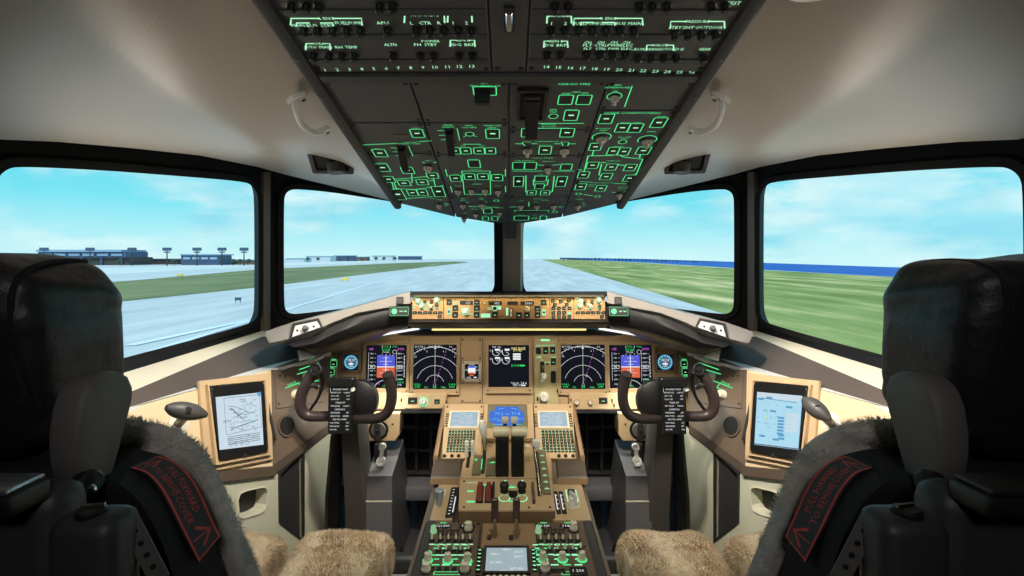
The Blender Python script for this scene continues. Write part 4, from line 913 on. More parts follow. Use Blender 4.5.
# ------------------------------------------------------------------ main instrument panel
PF = Fr(P(509, 366, 2.0), (1, 0, 0), (0, .10, 1))
mpan = thing('main_instrument_panel', 'broad tan main instrument panel under the glareshield', 'instrument panel', PF.mat())
poly = [PF.px(x, y) for x, y in ((292, 411), (326, 346), (332, 338), (395, 330), (625, 330), (686, 338), (692, 346), (726, 411), (571, 411), (571, 407), (443, 407), (443, 411))]
mb = MB(); mb.prism(poly, -.03, 0); mb.build('backplate', TAN, mpan, smooth=0)
for px in (343-9.5, 426+36.4, 441.5, 462, 482, 537, 556, 0, 0):
    pass
mb = MB()
def seam(a, b, w=.0018, z=.0006): mb.use(BROWN).stroke([PF.px(*a), PF.px(*b)], w, z)
seam((339, 352), (337, 391)); seam((362.5, 343), (359, 393)); seam((409.5, 339), (408, 392)); seam((461, 337), (461, 405)); seam((482.5, 337), (482.5, 405)); seam((532, 337), (534, 405)); seam((558.5, 337), (560, 405)); seam((606.5, 340), (607.5, 392)); seam((653, 343), (656, 393)); seam((678, 350), (681, 391)); seam((338, 393), (447, 393)); seam((570, 392.5), (682, 392.5)); seam((461, 404.8), (534, 404.8)); mb.build('seams', None, mpan, smooth=0)
for (x, y, w, h) in ((471.3, 349, 21, 22), (471.3, 392, 21, 21)):
    u, v = PF.px(x, y); du, dv = PF.size(x, y, w, h); q = MB(); q.rr(u, v, du, dv, 0, .003, .006, .001); q.build('blank_cover', TAN, mpan)
    for a in (-.42, .42):
        for b in (-.42, .42): inst(mpan, 'screw', 'mps', lambda m: m.lathe([(.004, 0), (.0035, .0012), (.0005, .0014)], 10), MGREY, (u+a*du, v+b*dv, .003))
ZD = .0105
def display(name, label, px0, py0, px1, py1, bw=.012, bz=TAN, grp='flight displays', bot=.022):
    a, b = PF.px(px0, py1), PF.px(px1, py0); cu, cv = (a[0]+b[0])/2, (a[1]+b[1])/2; w, h = b[0]-a[0], b[1]-a[1]
    fr = PF.moved(cu, cv); t = thing(name, label, 'display', fr.mat(), grp)
    q = MB(); n = 4
    q.ring(rrect(0, -(bot-bw)/2, w+2*bw, h+bw+bot, .004), rrect(0, 0, w+.001, h+.001, .002), 0.0005, .012); q.build('bezel', bz, t)
    q = MB(); q.rr(0, 0, w+.0008, h+.0008, .001, .010, .002); q.build('screen', SCRN, t)
    for sx in (-1, 1): inst(t, 'bezel_screw', 'bzs', lambda m: m.lathe([(.0032, 0), (.0028, .001), (.0004, .001)], 10), DGREY, (sx*(w/2+bw*.2), -h/2-bot*.55, .012))
    return t, w, h
def nd(label, px0, px1):
    t, w, h = display('navigation_display', label, px0, 344.5, px1, 388.5)
    g = MB().use(SYMW); cy = -h*.40; W = .0012
    for r, a in ((.86, .92), (.645, 1.16), (.43, PI/2), (.215, PI/2)):
        g.arc(0, cy, r*w, PI/2-a*.80, PI/2+a*.80, W if r < .8 else W*1.3, ZD, 26)
    for k in range(-7, 8):
        a = PI/2+k*.1; r0 = .86*w; r1 = r0-(.045 if k % 3 == 0 else .025)*w; g.stroke([(r0*math.cos(a), cy+r0*math.sin(a)), (r1*math.cos(a), cy+r1*math.sin(a))], W*.8, ZD)
    g.stroke([(0, cy+.05*w), (0, cy+.92*w)], W*.9, ZD); g.stroke([(-.03*w, cy-.02*w), (0, cy+.06*w), (.03*w, cy-.02*w)], W, ZD, True)
    for k, s_ in ((-5, '9'), (-2, '6'), (2, '3'), (5, '33')):
        a = PI/2+k*.125; g.text(s_, .78*w*math.cos(a), cy+.78*w*math.sin(a), .007, ZD)
    g.text('GS 0 TAS 0', -.36*w, h*.455, .007, ZD, wmax=.24*w); g.text('---°/---', -.38*w, h*.40, .006, ZD, wmax=.18*w); g.text('HDG 052 MAG', 0, h*.455, .008, ZD, wmax=.3*w); g.rr(0, h*.42, .05*w, .004, ZD-.0006, ZD)
    g.text('NM', .44*w, h*.40, .006, ZD); g.text('0.0', .36*w, h*.455, .007, ZD)
    g.use(SYMM); n = 9
    for i in range(n): a = Vector((.03*w, cy+.08*w)).lerp(Vector((.27*w, cy+.80*w)), i/n); b = Vector((.03*w, cy+.08*w)).lerp(Vector((.27*w, cy+.80*w)), (i+.6)/n); g.stroke([a, b], W*.8, ZD)
    g.use(SYMW).stroke([(.08*w, cy+.24*w), (.11*w, cy+.18*w), (.06*w, cy+.17*w)], W, ZD, True)
    g.use(SYMG); g.text('VOR L', -.40*w, -h*.40, .008, ZD, wmax=.16*w); g.text('DME', -.40*w, -h*.455, .007, ZD); g.text('VOR R', .40*w, -h*.40, .008, ZD, wmax=.16*w); g.text('DME', .40*w, -h*.455, .007, ZD); g.fframe(0, -h*.46, .07*w, .045*w, .0016, ZD)
    g.text('TFC', -.2*w, -h*.465, .006, ZD); g.text('TERR', .2*w, -h*.465, .006, ZD)
    g.build('symbology', None, t, smooth=0)
nd('left navigation display with white range arcs on black', 413.5, 457); nd('right navigation display with white range arcs on black', 561, 604)
def pfd(label, px0, px1):
    t, w, h = display('primary_flight_display', label, px0, 345, px1, 387.5)
    g = MB(); W = .0014
    g.use(SKYB).rr(-.01*w, .12*h, .44*w, .28*h, ZD-.0004, ZD, .002); g.use(EARTH).rr(-.01*w, -.14*h, .44*w, .24*h, ZD-.0004, ZD, .002); g.use(SYMW).rr(-.01*w, -.01*h, .44*w, .022*h, ZD, ZD+.0002)
    Z2 = ZD+.0004
    for y, ww in ((.20, .16), (.12, .30), (.05, .14), (-.08, .16), (-.15, .30), (-.21, .14)): g.stroke([(-.01*w-ww*w/2, y*h), (-.01*w+ww*w/2, y*h)], W*.9, Z2)
    g.stroke([(-.01*w, .24*h), (-.01*w, -.26*h)], W*2.2, Z2); g.stroke([(-.03*w, .26*h), (-.01*w, .29*h), (.01*w, .26*h)], W, Z2, True)
    for a in (-.6, -.35, .35, .6): g.stroke([(-.01*w+.27*w*math.sin(a), .02*h+.27*h*math.cos(a)), (-.01*w+.30*w*math.sin(a), .02*h+.30*h*math.cos(a))], W, Z2)
    g.use(DGREY)
    g.use(SYMW)
    for x in (-.36, .33):          # speed and altitude tapes
        g.stroke([(x*w-.08*w, .33*h), (x*w-.08*w, -.34*h)], W*.7, ZD)
        for k in range(7): y = (-.30+k*.1)*h; g.text(str(240-k*20 if x < 0 else 5400-k*200), x*w, y, .0062, ZD, wmax=.11*w); g.stroke([(x*w+.07*w, y), (x*w+.10*w, y)], W*.7, ZD)
        g.fframe(x*w, -.01*h, .17*w, .085*h, W, ZD+.0002); g.text('30' if x < 0 else '560', x*w, -.01*h, .009, ZD+.0002)
    g.stroke([(.45*w, .26*h), (.45*w, -.26*h)], W, ZD)
    for k in range(7): g.stroke([(.43*w, (-.24+k*.08)*h), (.47*w, (-.24+k*.08)*h)], W*.8, ZD)
    g.arc(.20*w, .34*h, .05*w, 0, 2*PI, W*.8, ZD, 14); g.text('TO/GA', -.02*w, .335*h, .006, ZD)
    g.arc(-.01*w, -.62*h, .30*h, .55, PI-.55, W*1.2, ZD, 18); g.stroke([(-.01*w, -.32*h), (-.01*w, -.46*h)], W, ZD)
    g.text('STD', .34*w, -.43*h, .007, ZD); g.text('.320', -.36*w, -.41*h, .007, ZD)
    g.use(SYMG); g.text('FLT DIR', -.01*w, .39*h, .009, ZD, wmax=.2*w); g.text('TO/GA', -.02*w, .465*h, .0065, ZD, wmax=.12*w); g.text('TO/GA', .2*w, .465*h, .0065, ZD, wmax=.12*w); g.text('29.92 IN', .36*w, -.37*h, .0065, ZD, wmax=.16*w); g.text('052H', -.01*w, -.455*h, .007, ZD)
    g.rr(.36*w, -.30*h, .10*w, .02*h, ZD-.0004, ZD)
    g.use(SYMW); g.stroke([(-.11*w, .43*h), (-.11*w, .49*h)], W, ZD); g.stroke([(.09*w, .43*h), (.09*w, .49*h)], W, ZD)
    g.use(SYMM); g.text('145', -.38*w, .41*h, .009, ZD); g.text('5000', .36*w, .41*h, .009, ZD); g.stroke([(.25*w, .36*h), (.28*w, .40*h)], W, ZD); g.text('GPS', -.2*w, -.40*h, .006, ZD)
    g.build('symbology', None, t, smooth=0)
pfd('left primary flight display with blue over orange horizon', 366.2, 407.3); pfd('right primary flight display with blue over orange horizon', 609.5, 650.8)
t, w, h = display('engine_display', 'centre engine display with four round gauges on black', 488.5, 345, 528.8, 386.5, .011, bot=.024)
g = MB(); W = .0016
for x, y, s_ in ((-.31, .34, '0.4'), (-.07, .34, '0.4'), (-.31, .14, '24'), (-.07, .14, '23')):
    g.use(SYMW).arc(x*w, y*h, .095*w, -.5 if y > .3 else PI, -PI*1.15 if y > .3 else 2*PI+.8, W, ZD, 16); g.rr(x*w+.03*w, y*h+.05*h, .12*w, .05*h, ZD-.0005, ZD); g.stroke([(x*w, y*h), (x*w+.07*w, y*h-.04*h)], W, ZD)
    g.text(s_, x*w-.12*w, y*h+.03*h, .008, ZD)
g.use(SYMW).text('TAT +15c', -.30*w, .455*h, .0075, ZD, wmax=.22*w); g.text('TPR', -.19*w, .34*h, .006, ZD); g.text('EGT', -.19*w, .14*h, .006, ZD)
g.use(SYMY).text('PARK BRAKE', .24*w, .42*h, .011, ZD, wmax=.34*w); g.text('DOORS', .22*w, .375*h, .009, ZD, wmax=.2*w)
g.use(SYMW)
for k, s_ in enumerate(('GEAR DOWN', 'APU RUN', 'SEATBELT')): g.rr(.2*w, (.28-k*.055)*h, .19*w, .045*h, ZD-.0005, ZD)
g.use(SYMG).rr(.34*w, .01*h, .12*w, .03*h, ZD-.0005, ZD); g.text('DOWN', .2*w, .01*h, .009, ZD)
g.use(SYMW).text('TOTAL FUEL', .15*w, -.41*h, .0075, ZD, wmax=.2*w); g.text('24.6', .37*w, -.41*h, .010, ZD); g.text('TEMP +12', .2*w, -.46*h, .0075, ZD, wmax=.2*w); g.rr(.36*w, -.465*h, .1*w, .03*h, ZD-.0005, ZD)
g.build('symbology', None, t, smooth=0)
def small(name, label, px0, py0, px1, py1):
    a, b = PF.px(px0, py1), PF.px(px1, py0); cu, cv = (a[0]+b[0])/2, (a[1]+b[1])/2; w, h = b[0]-a[0], b[1]-a[1]
    t = thing(name, label, 'instrument', PF.moved(cu, cv).mat())
    q = MB(); q.ring(rrect(0, 0, w+.022, h+.022, .014), rrect(0, 0, w, h, .006), .0005, .012); q.build('bezel', TAND if name == 'clock' else LGREY, t)
    for sx in (-1, 1):
        for sy in (-1, 1): inst(t, 'bezel_screw', 'bzs2', lambda m: m.lathe([(.0028, 0), (.0024, .001), (.0004, .001)], 8), BLACK, (sx*(w/2+.004), sy*(h/2+.004), .012))
    return t, w, h
for lb, x0, x1 in (('left round blue clock beside the left primary display', 343.8, 359.6), ('right round blue clock beside the right primary display', 656.4, 672.4)):
    t, w, h = small('clock', lb, x0, 354, x1, 370)
    q = MB(); q.rr(0, 0, w, h, .001, .008, .005); q.build('dial_face', SCRN, t)
    g = MB().use(CLKB).disc(0, 0, w*.47, .0085, 28); g.use(SYMC).arc(0, 0, w*.40, 0, 2*PI, .0028, .0089, 28)
    for k in range(12): a = k*PI/6; g.stroke([(w*.30*math.cos(a), w*.30*math.sin(a)), (w*.37*math.cos(a), w*.37*math.sin(a))], .0026, .0089)
    g.use(SYMW).text('08:24', 0, h*.14, .011, .009, wmax=w*.45); g.rr(0, -.10*h, w*.32, h*.10, .0086, .009); g.stroke([(0, .04*h), (0, -.26*h)], .002, .0092); g.text('CHR', 0, -h*.24, .006, .009)
    g.build('dial_markings', None, t, smooth=0)
t, w, h = small('standby_instrument', 'small square standby display between the left and centre screens', 464.8, 363.8, 478.9, 378.6)
q = MB(); q.rr(0, 0, w, h, .001, .008, .003); q.build('screen', SCRN, t)
g = MB().use(SYMW); g.rr(-.0, .10*h, .52*w, .5*h, .008, .0085); g.use(SKYB).rr(0, .30*h, .5*w, .12*h, .0085, .0087); g.use(EARTH).rr(-.03*w, -.12*h, .46*w, .10*h, .0085, .0088); g.rr(.0, -.26*h, .3*w, .08*h, .0085, .0088); g.use(SYMW); g.text('100', -.36*w, .1*h, .008, .0088); g.text('560', .37*w, .1*h, .008, .0088); g.text('29.92', 0, .44*h, .007, .0088); g.rr(.25*w, -.40*h, .2*w, .08*h, .0085, .0088); g.text('STD', -.2*w, -.42*h, .007, .0088); g.use(SYMC).rr(.32*w, .3*h, .12*w, .06*h, .0085, .0087)
g.build('symbology', None, t, smooth=0)
# gear lever panel
def RC(x, y): return 440+x/7.2, 335+y/7.2
TANG = M('gear_panel_tan', (196, 186, 140), .5, noise=(40, .05), bump=(500, .08))
t = panel('landing_gear_panel', 'landing gear panel with white lever right of the centre display', 'control panel', PF, 534.5, 338.5, 557.5, 404, TANG, .0006, .006)
for c, w_, h_, l in (((708, 113), 5, 6.6, None), ((760, 110), 5, 7.2, GREEN), ((810, 108), 5, 7.2, GREEN), ((815, 190), 5, 7, GREEN)):
    o = pbtn(PF, t, RC(*c), w_, h_, l); o.location.z = .006
leg = MB().use(GREENB)
for s_, c in (('AUTOBRAKE', (757, 36)), ('DISC', (708, 76)), ('GND PROX', (760, 74)), ('FLAP', (810, 74)), ('GEAR', (712, 158)), ('TERR', (815, 160)), ('UP', (735, 180)), ('LOCK OVRD', (770, 196)), ('DN', (738, 330)), ('RTO', (748, 420)), ('ALTN', (715, 430)), ('OFF', (745, 478))): u, v = PF.px(*RC(*c)); leg.text(s_, u, v, .0058, .0064, wmax=.03)
u, v = PF.px(*RC(757, 36)); leg.rr(u, v, .034, .007, .006, .0066); leg.build('lettering', None, t, smooth=0)
u, v = PF.px(*RC(736, 235)); du, dv = PF.size(*RC(736, 235), 4.2, 13); mb = MB(); mb.rr(u, v, du, dv, .0058, .0066, du*.45); mb.build('lever_slot', BLACK, t)
u, v = PF.px(*RC(740, 275)); mb = MB(); mb.tube([(u, v+.030, .005), (u, v+.014, .032), (u, v, .042)], .0042, 10); mb.build('gear_lever', CHROME, t)
mb = MB(); mb.lathe([(.0005, -.011), (.011, -.010), (.0135, -.003), (.0135, .003), (.011, .010), (.0005, .011)], 18, (u, v-.006, .045), (1, 0, 0)); mb.build('lever_wheel', WHITE, t)
u, v = PF.px(*RC(815, 300)); du, dv = PF.size(*RC(815, 300), 5, 12); mb = MB(); mb.rr(u, v, du, dv, .0058, .012, .006, .002); mb.build('flap_gear_guard', BLACK, t)
u, v = PF.px(*RC(772, 208)); mb = MB(); mb.lathe([(.0045, .006), (.004, .012), (.0005, .0125)], 12, (u, v, 0)); mb.build('override_button', BLACK, t)
u, v = PF.px(*RC(748, 445)); mb = MB(); mb.lathe([(.020, .006), (.020, .009), (.016, .011), (.0145, .026), (.013, .028), (.0005, .0285)], 24, (u, v, 0)); mb.rr(u, v, .007, .026, .026, .034, .002, .001); mb.build('autobrake_knob', WHITE, t)
for s_, x in ((1, 846), (-1, 712)):
    u, v = PF.px(*RC(x+ (0 if s_ > 0 else -10), 400 if s_ > 0 else 458)); mb = MB(); mb.rr(u, v, .006, .014, .006, .012, .002, .001); mb.build('latch', BLACK, t)
# outboard green lit annunciator strips
for lb, xs, s in (('left green lit annunciator strip at the outer end of the main panel', (334.2, 331.5, 329), -1), ('right green lit annunciator strip at the outer end of the main panel', (683.6, 684.8, 686), 1)):
    px0, px1 = (328, 338.5) if s < 0 else (679.5, 690.5)
    t = panel('annunciator_panel', lb, 'control panel', PF, px0, 355, px1, 391.5, CREAM, .0006, .005)
    leg = MB()
    for x, y in zip(xs, (363.5, 371.5, 379.5)):
        o = pbtn(PF, t, (x, y), 5.2, 5, GREENW); o.location.z = .005
        u, v = PF.px(x, y); leg.use(GREEN).fframe(u, v, .026, .025, .0014, .0056, .004); leg.rr(u, v+.0165, .018, .0025, .005, .0056)
    leg.build('lettering', None, t, smooth=0)
# lower strips with knobs
def RE(x, y): return 550+x/7.2, 335+y/7.2
TF = Fr(P(509, 401, 1.955), (1, 0, 0), (0, .25, 1))
for lb, px0, px1, nm in (('left shelf strip under the left displays, with one white knob', 334, 446.5, 'l'), ('right shelf strip under the right displays, with two small knobs', 569.5, 684, 'r')):
    a, b = TF.px(px0, 409.5), TF.px(px1, 393); t = thing('brake_panel_strip', lb, 'control panel', TF.mat())
    mb = MB(); mb.plate(a[0], a[1], b[0], b[1], -.05, 0, .003, .002); mb.build('face_plate', TAN, t)
    mb = MB(); mb.plate(a[0], a[1]-.014, b[0], a[1]-.001, -.055, .004, .003, .001); mb.build('lower_lip', GSBLACK, t)
    if nm == 'l':
        a, b = TF.px(405, 409), TF.px(445.8, 394.5); mb = MB(); mb.plate(a[0], a[1]+.002, b[0], b[1], 0, .006, .003, .001); mb.build('module_plate', TAN, t)
        o = pbtn(TF, t, (413, 400.5), 9, 6.4, GREENW); o.location.z = .006
        o = kn(TF, t, (424, 401.8), .013, .018, WHITE, .2, base=GREENB); o.location.z = .006
        o = pbtn(TF, t, (437.3, 401.5), 5.4, 4.4, GREEN); o.location.z = .006
        lg = MB().use(GREENB); u, v = TF.px(424, 397); lg.text('HEADING REF', u, v+.002, .0045, .0066); u, v = TF.px(437, 398); lg.text('NORM', u, v+.004, .0042, .0066); lg.build('lettering', None, t, smooth=0)
        cs = ((401.5, 400), (446, 402), (395.6, 402))
    else:
        o = kn(TF, t, RE(190, 488), .0085, .016, LGREY, .3, base=TAND); o = kn(TF, t, RE(288, 488), .0085, .016, LGREY, -.3, base=TAND)
        o = pbtn(TF, t, RE(382, 472), 8.6, 6, GREENW); cs = (RE(150, 470), RE(445, 470), RE(460, 505))
    for c in cs:
        u, v = TF.px(*c); mb = MB(); mb.rr(u, v, .005, .012, 0, .006, .002, .001); mb.build('latch', DGREY, t)
# ------------------------------------------------------------------ centre pedestal
def plane2(py0, Y0, py1, Y1): a, b = P(509, py0, Y0), P(509, py1, Y1); return Fr((a+b)/2, (1, 0, 0), a-b)
CF = plane2(404, 1.93, 462, 1.70); QF = plane2(455, 1.72, 512, 1.43); LP = plane2(484, 1.63, 521, 1.43); AF = plane2(523, 1.42, 590, 1.15)
CFR = CF
zc = lambda py, Y: P(509, py, Y).z
t = thing('center_pedestal', 'wide tan centre pedestal between the two pilot seats', 'pedestal', (0, 1.5, 0))
def prof(x, ya): return [(x, 2.0-1.5, 0), (x, 2.0-1.5, zc(401, 2.0)-.004), (x, 1.70-1.5, zc(462, 1.70)-.012), (x, 1.63-1.5, zc(484, 1.63)-.012), (x, 1.425-1.5, zc(522, 1.425)-.012), (x, 1.05-1.5, zc(523, 1.42)-.025), (x, 1.05-1.5, 0)]
body = MB(); body.loft([prof(-.243, 0), prof(.243, 0)]); body.build('body', BROWN, t, smooth=0)
for s in (-1, 1):
    mb = MB(); x = s*.243
    # dark side rails along the aft half, tan edge along the front half
    mb.loft([[(s*.205, y-1.5, z), (s*.205, y-1.5, z+.016), (s*.226, y-1.5, z+.016), (s*.232, y-1.5, z+.008), (s*.232, y-1.5, z-.10), (s*.205, y-1.5, z-.1)] for y, z in ((1.425, zc(523, 1.42)-.012), (1.05, zc(523, 1.42)-.025))]); mb.build('side_rail', DGREY, t)
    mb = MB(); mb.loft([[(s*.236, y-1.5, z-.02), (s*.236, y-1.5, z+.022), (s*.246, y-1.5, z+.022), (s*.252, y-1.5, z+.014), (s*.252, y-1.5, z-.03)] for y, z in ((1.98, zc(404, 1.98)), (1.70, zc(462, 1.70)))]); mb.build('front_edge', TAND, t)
    # palm rest shoulders
    q = lambda px, py, Y: P(M2(px, s), py, Y)-Vector((0, 1.5, 0))
    mb = MB()
    secs = [[q(437.5, 458.5, 1.71), q(461.5, 458.5, 1.71), q(461.5, 464, 1.71), q(437, 464, 1.71)],
            [q(434.5, 461, 1.69), q(461, 461, 1.69), q(461, 478, 1.66), q(434, 478, 1.66)],
            [q(432.5, 467, 1.665), q(460.5, 468, 1.665), q(460.5, 480, 1.645), q(432, 480, 1.645)],
            [q(431, 475, 1.642), q(460, 476, 1.642), q(460, 483, 1.632), q(431, 483, 1.632)],
            [q(430.8, 478, 1.632), q(460, 478.5, 1.632), q(460, 483.5, 1.628), q(430.8, 483.5, 1.628)]]
    mb.loft(secs); mb.build('palm_rest', M('palm_rest_brown', (70, 60, 50), .45, noise=(25, .06)), t, smooth=60)
    mb = MB(); mb.loft([[q(430, 478, 1.632), q(461, 478, 1.632), q(461, 484, 1.626), q(430, 484, 1.626)], [q(430, 478.5, 1.622), q(461, 478.5, 1.622), q(461, 484.5, 1.618), q(430, 484.5, 1.618)]]); mb.build('palm_rest_edge', TAND, t)
def cdu(label, s):
    fr = CFR; X = lambda px: px if s < 0 else 1018-px-.5
    t = thing('control_display_unit', label, 'keypad unit', fr.mat(), 'control display units')
    pts = [fr.px(X(x), y) for x, y in ((442, 459.5), (481, 459.5), (484, 405), (445, 405))]
    if s > 0: pts.reverse()
    mb = MB(); mb.prism(pts, -.012, .006, .0015); mb.build('body', TAN, t)
    u, v = fr.px(X(464.3), 421.2); w, h = fr.size(X(464.3), 421.2, 27, 14.5)
    mb = MB(); mb.frame(u, v, w+.012, h+.012, .006, .006, .011, .003); mb.build('screen_bezel', LGREY, t)
    mb = MB(); mb.use(CDUS).rr(u, v, w+.001, h+.001, .006, .0085)
    Z = .0088
    mb.use(SYMW); rows = ['IDENT   1/2', 'MODEL    ENGINES', '777-300ER', 'NAV DATA   ACTIVE', 'OP PROGRAM', '< INDEX   POS INIT >']
    for i, s_ in enumerate(rows): mb.text(s_, u+(-.05*w if i % 2 else .05*w), v+h*(.40-i*.16), h*.085, Z, wmax=w*.75)
    mb.build('screen', None, t, smooth=0)
    for k in range(6):
        for q in (-1, 1): inst(t, 'line_select_key', 'lsk', lambda m: m.use(BLACK).rr(0, 0, .010, .006, 0, .003, .001, .0006).use(WHITE).rr(0, 0, .006, .0015, .0028, .0033), BLACK, (u+q*(w/2+.014), v+h*(.40-k*.16), .006))
    # keypad: rows of square keys, one part
    a, b = fr.px(X(446 if s < 0 else 475), 454), fr.px(X(476 if s < 0 else 445), 431); kb = MB(); lt = MB().use(GREENW); nx, ny = 9, 8
    ch = 'INIT RTE DEPARR ALTN VNAV FIX LEGS HOLD FMC PROG EXEC MENU NAV PREV NEXT A B C D E 1 2 3 F G H I J 4 5 6 K L M N O 7 8 9 P Q R S T . 0 + U V W X Y Z SP DEL / CLR'.split()
    i = 0
    for r in range(ny):
        for c in range(nx):
            x = a[0]+(c+.5)*(b[0]-a[0])/nx; y = b[1]-(r+.5)*(b[1]-a[1])/ny
            kb.rr(x, y, (b[0]-a[0])/nx*.78, (b[1]-a[1])/ny*.78, .006, .0095, .001, .0006); lt.text(ch[i % len(ch)], x, y, .0058, .0098, wmax=.010); i += 1
    kb.build('keypad', BLACK, t); lt.build('lettering', None, t, smooth=0)
    for px in (444.6, 452, 458.7): u2, v2 = fr.px(X(px), 457.4); inst(t, 'round_key', 'rk', lambda m: m.lathe([(.0065, 0), (.0065, .002), (.005, .0025), (.0045, .006), (.0004, .006)], 12), BLACK, (u2, v2, .006))
    for q in (-1, 1):
        u2, v2 = fr.px(X(464.5+q*17), 408); inst(t, 'fastener', 'fast2', lambda m: m.lathe([(.004, 0), (.0036, .0012), (.0004, .0014)], 10), BLACK, (u2, v2, .006))
cdu('left keypad unit with pale blue screen at the front of the pedestal', -1); cdu('right keypad unit with pale blue screen at the front of the pedestal', 1)
# lower centre display
a, b = CF.px(482.5, 440), CF.px(532.5, 405.5); t = thing('lower_display', 'lower centre display with a blue synoptic picture behind the thrust levers', 'display', CF.mat())
u, v = CF.px(507.5, 417.5); w, h = CF.size(507.5, 417.5, 40, 24)
mb = MB(); mb.ring(rrect((a[0]+b[0])/2, (a[1]+b[1])/2, b[0]-a[0], b[1]-a[1], .004), rrect(u, v, w, h, .003), -.008, .008); mb.build('bezel', TAN, t)
mb = MB(); mb.use(M('display_grey_olive', (118, 118, 96), .4)).rr(u, v, w+.001, h+.001, -.006, .004); mb.use(MFDB).rr(u-.002, v+.004, w*.62, h*.78, .004, .0046, .01); mb.rr(u-.002, v, w*.86, h*.5, .004, .0045, .01); mb.build('screen', None, t, smooth=0)
g = MB().use(SYMC)
for x in (-.26, .26): g.text('73.2' if x < 0 else '71.8', u+x*w*.8, v+h*.12, .013, .005); g.text('OIL P', u+x*w*1.2, v-h*.1, .008, .005); g.text('90', u+x*w*.8, v-h*.16, .010, .005)
g.text('N2', u, v+h*.10, .008, .005); g.text('FF', u, v-.08*h, .008, .005); g.stroke([(u-.25*w, v+.30*h), (u-.08*w, v+.36*h)], .002, .005); g.stroke([(u+.25*w, v+.30*h), (u+.08*w, v+.36*h)], .002, .005); g.stroke([(u-.36*w, v-.32*h), (u-.1*w, v-.32*h)], .002, .005); g.stroke([(u+.36*w, v-.32*h), (u+.1*w, v-.32*h)], .002, .005)
g.build('symbology', None, t, smooth=0)
# --- thrust lever quadrant
def RG(x, y): return 400+x/2.94, 380+y/2.94
tq = thing('thrust_quadrant', 'tan thrust lever block in the middle of the pedestal with green lit legends', 'thrust levers', QF.mat())
pts = [QF.px(x, y) for x, y in ((459.5, 480.5), (458.5, 511.5), (555, 511.5), (552.5, 480.5), (551.5, 462), (548, 447), (534, 441), (482, 441), (474, 447), (463, 463))]
mb = MB(); mb.prism(pts, -.02, .004, .002); mb.build('top_plate', TAN, tq)
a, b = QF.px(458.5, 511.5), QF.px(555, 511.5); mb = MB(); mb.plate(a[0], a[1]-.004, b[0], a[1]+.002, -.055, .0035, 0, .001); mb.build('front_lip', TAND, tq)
mb = MB().use(BROWN).stroke([QF.px(459.5, 480), QF.px(552.5, 480)], .0022, .0044); mb.stroke([QF.px(486, 441), QF.px(486, 480)], .0018, .0044); mb.build('seams', None, tq, smooth=0)
OLV = M('lever_panel_olive', (120, 112, 84), .5, noise=(40, .06))
def qpl(name, px, py, w, h, z0, z1, mat, r=.002, label=None):
    u, v = QF.px(px, py); du, dv = QF.size(px, py, w, h); mb = MB(); mb.rr(u, v, du, dv, z0, z1, r, .0006); return mb.build(name, mat, tq, label=label)
qpl('lever_track', 477, 467, 8.5, 19, .003, .010, OLV, label='olive left track plate'); qpl('lever_track', 492, 469, 10.5, 17, .003, .010, OLV, label='olive right track plate')
qpl('lever_slot', 468.5, 461, 3.4, 15, .003, .006, BLACK); qpl('lever_slot', 484, 459, 3.6, 30, .003, .006, BLACK); qpl('lever_slot', 502.5, 470, 3.6, 12, .0035, .0062, BLACK); qpl('lever_slot', 517.5, 470, 3.6, 12, .0035, .0062, BLACK); qpl('lever_slot', 537.5, 470, 4.0, 50, .003, .0062, BLACK)
lg = MB().use(GREEN); u, v = QF.px(481.8, 467); lg.rr(u, v, .0035, .060, .010, .0108); u, v = QF.px(476, 463); lg.poly([(u-.007, v+.006, .0108), (u+.007, v+.006, .0108), (u, v-.007, .0108)]); u, v = QF.px(493, 465.5); lg.poly([(u-.014, v-.003, .0108), (u+.014, v-.003, .0108), (u, v+.006, .0108)])
# stabiliser trim pair
for px in (466.8, 472.8):
    a = P(px, 455, 1.70); k = QF.px(px, 458)
    mb = MB(); mb.rr(k[0], k[1], .011, .008, .004, .052, .003, .002); mb.rr(k[0], k[1]+.002, .012, .009, .030, .062, .003, .003); o = mb.build('trim_lever', WHITE, tq, label='white alternate trim lever')
# speed brake
u, v = QF.px(486, 452); mb = MB(); mb.tube([(u, v-.004, .004), (u-.002, v-.002, .035), (u-.006, v, .065)], [.005, .0055, .006], 10); mb.build('speedbrake_stem', CHROME, tq)
mb = MB(); mb.tube([(u-.005, v, .055), (u-.008, v+.002, .075), (u-.012, v+.004, .100), (u-.013, v+.004, .112)], [.008, .014, .013, .008], 12); mb.build('speedbrake_lever', WHITE, tq, label='white rounded speed brake lever')
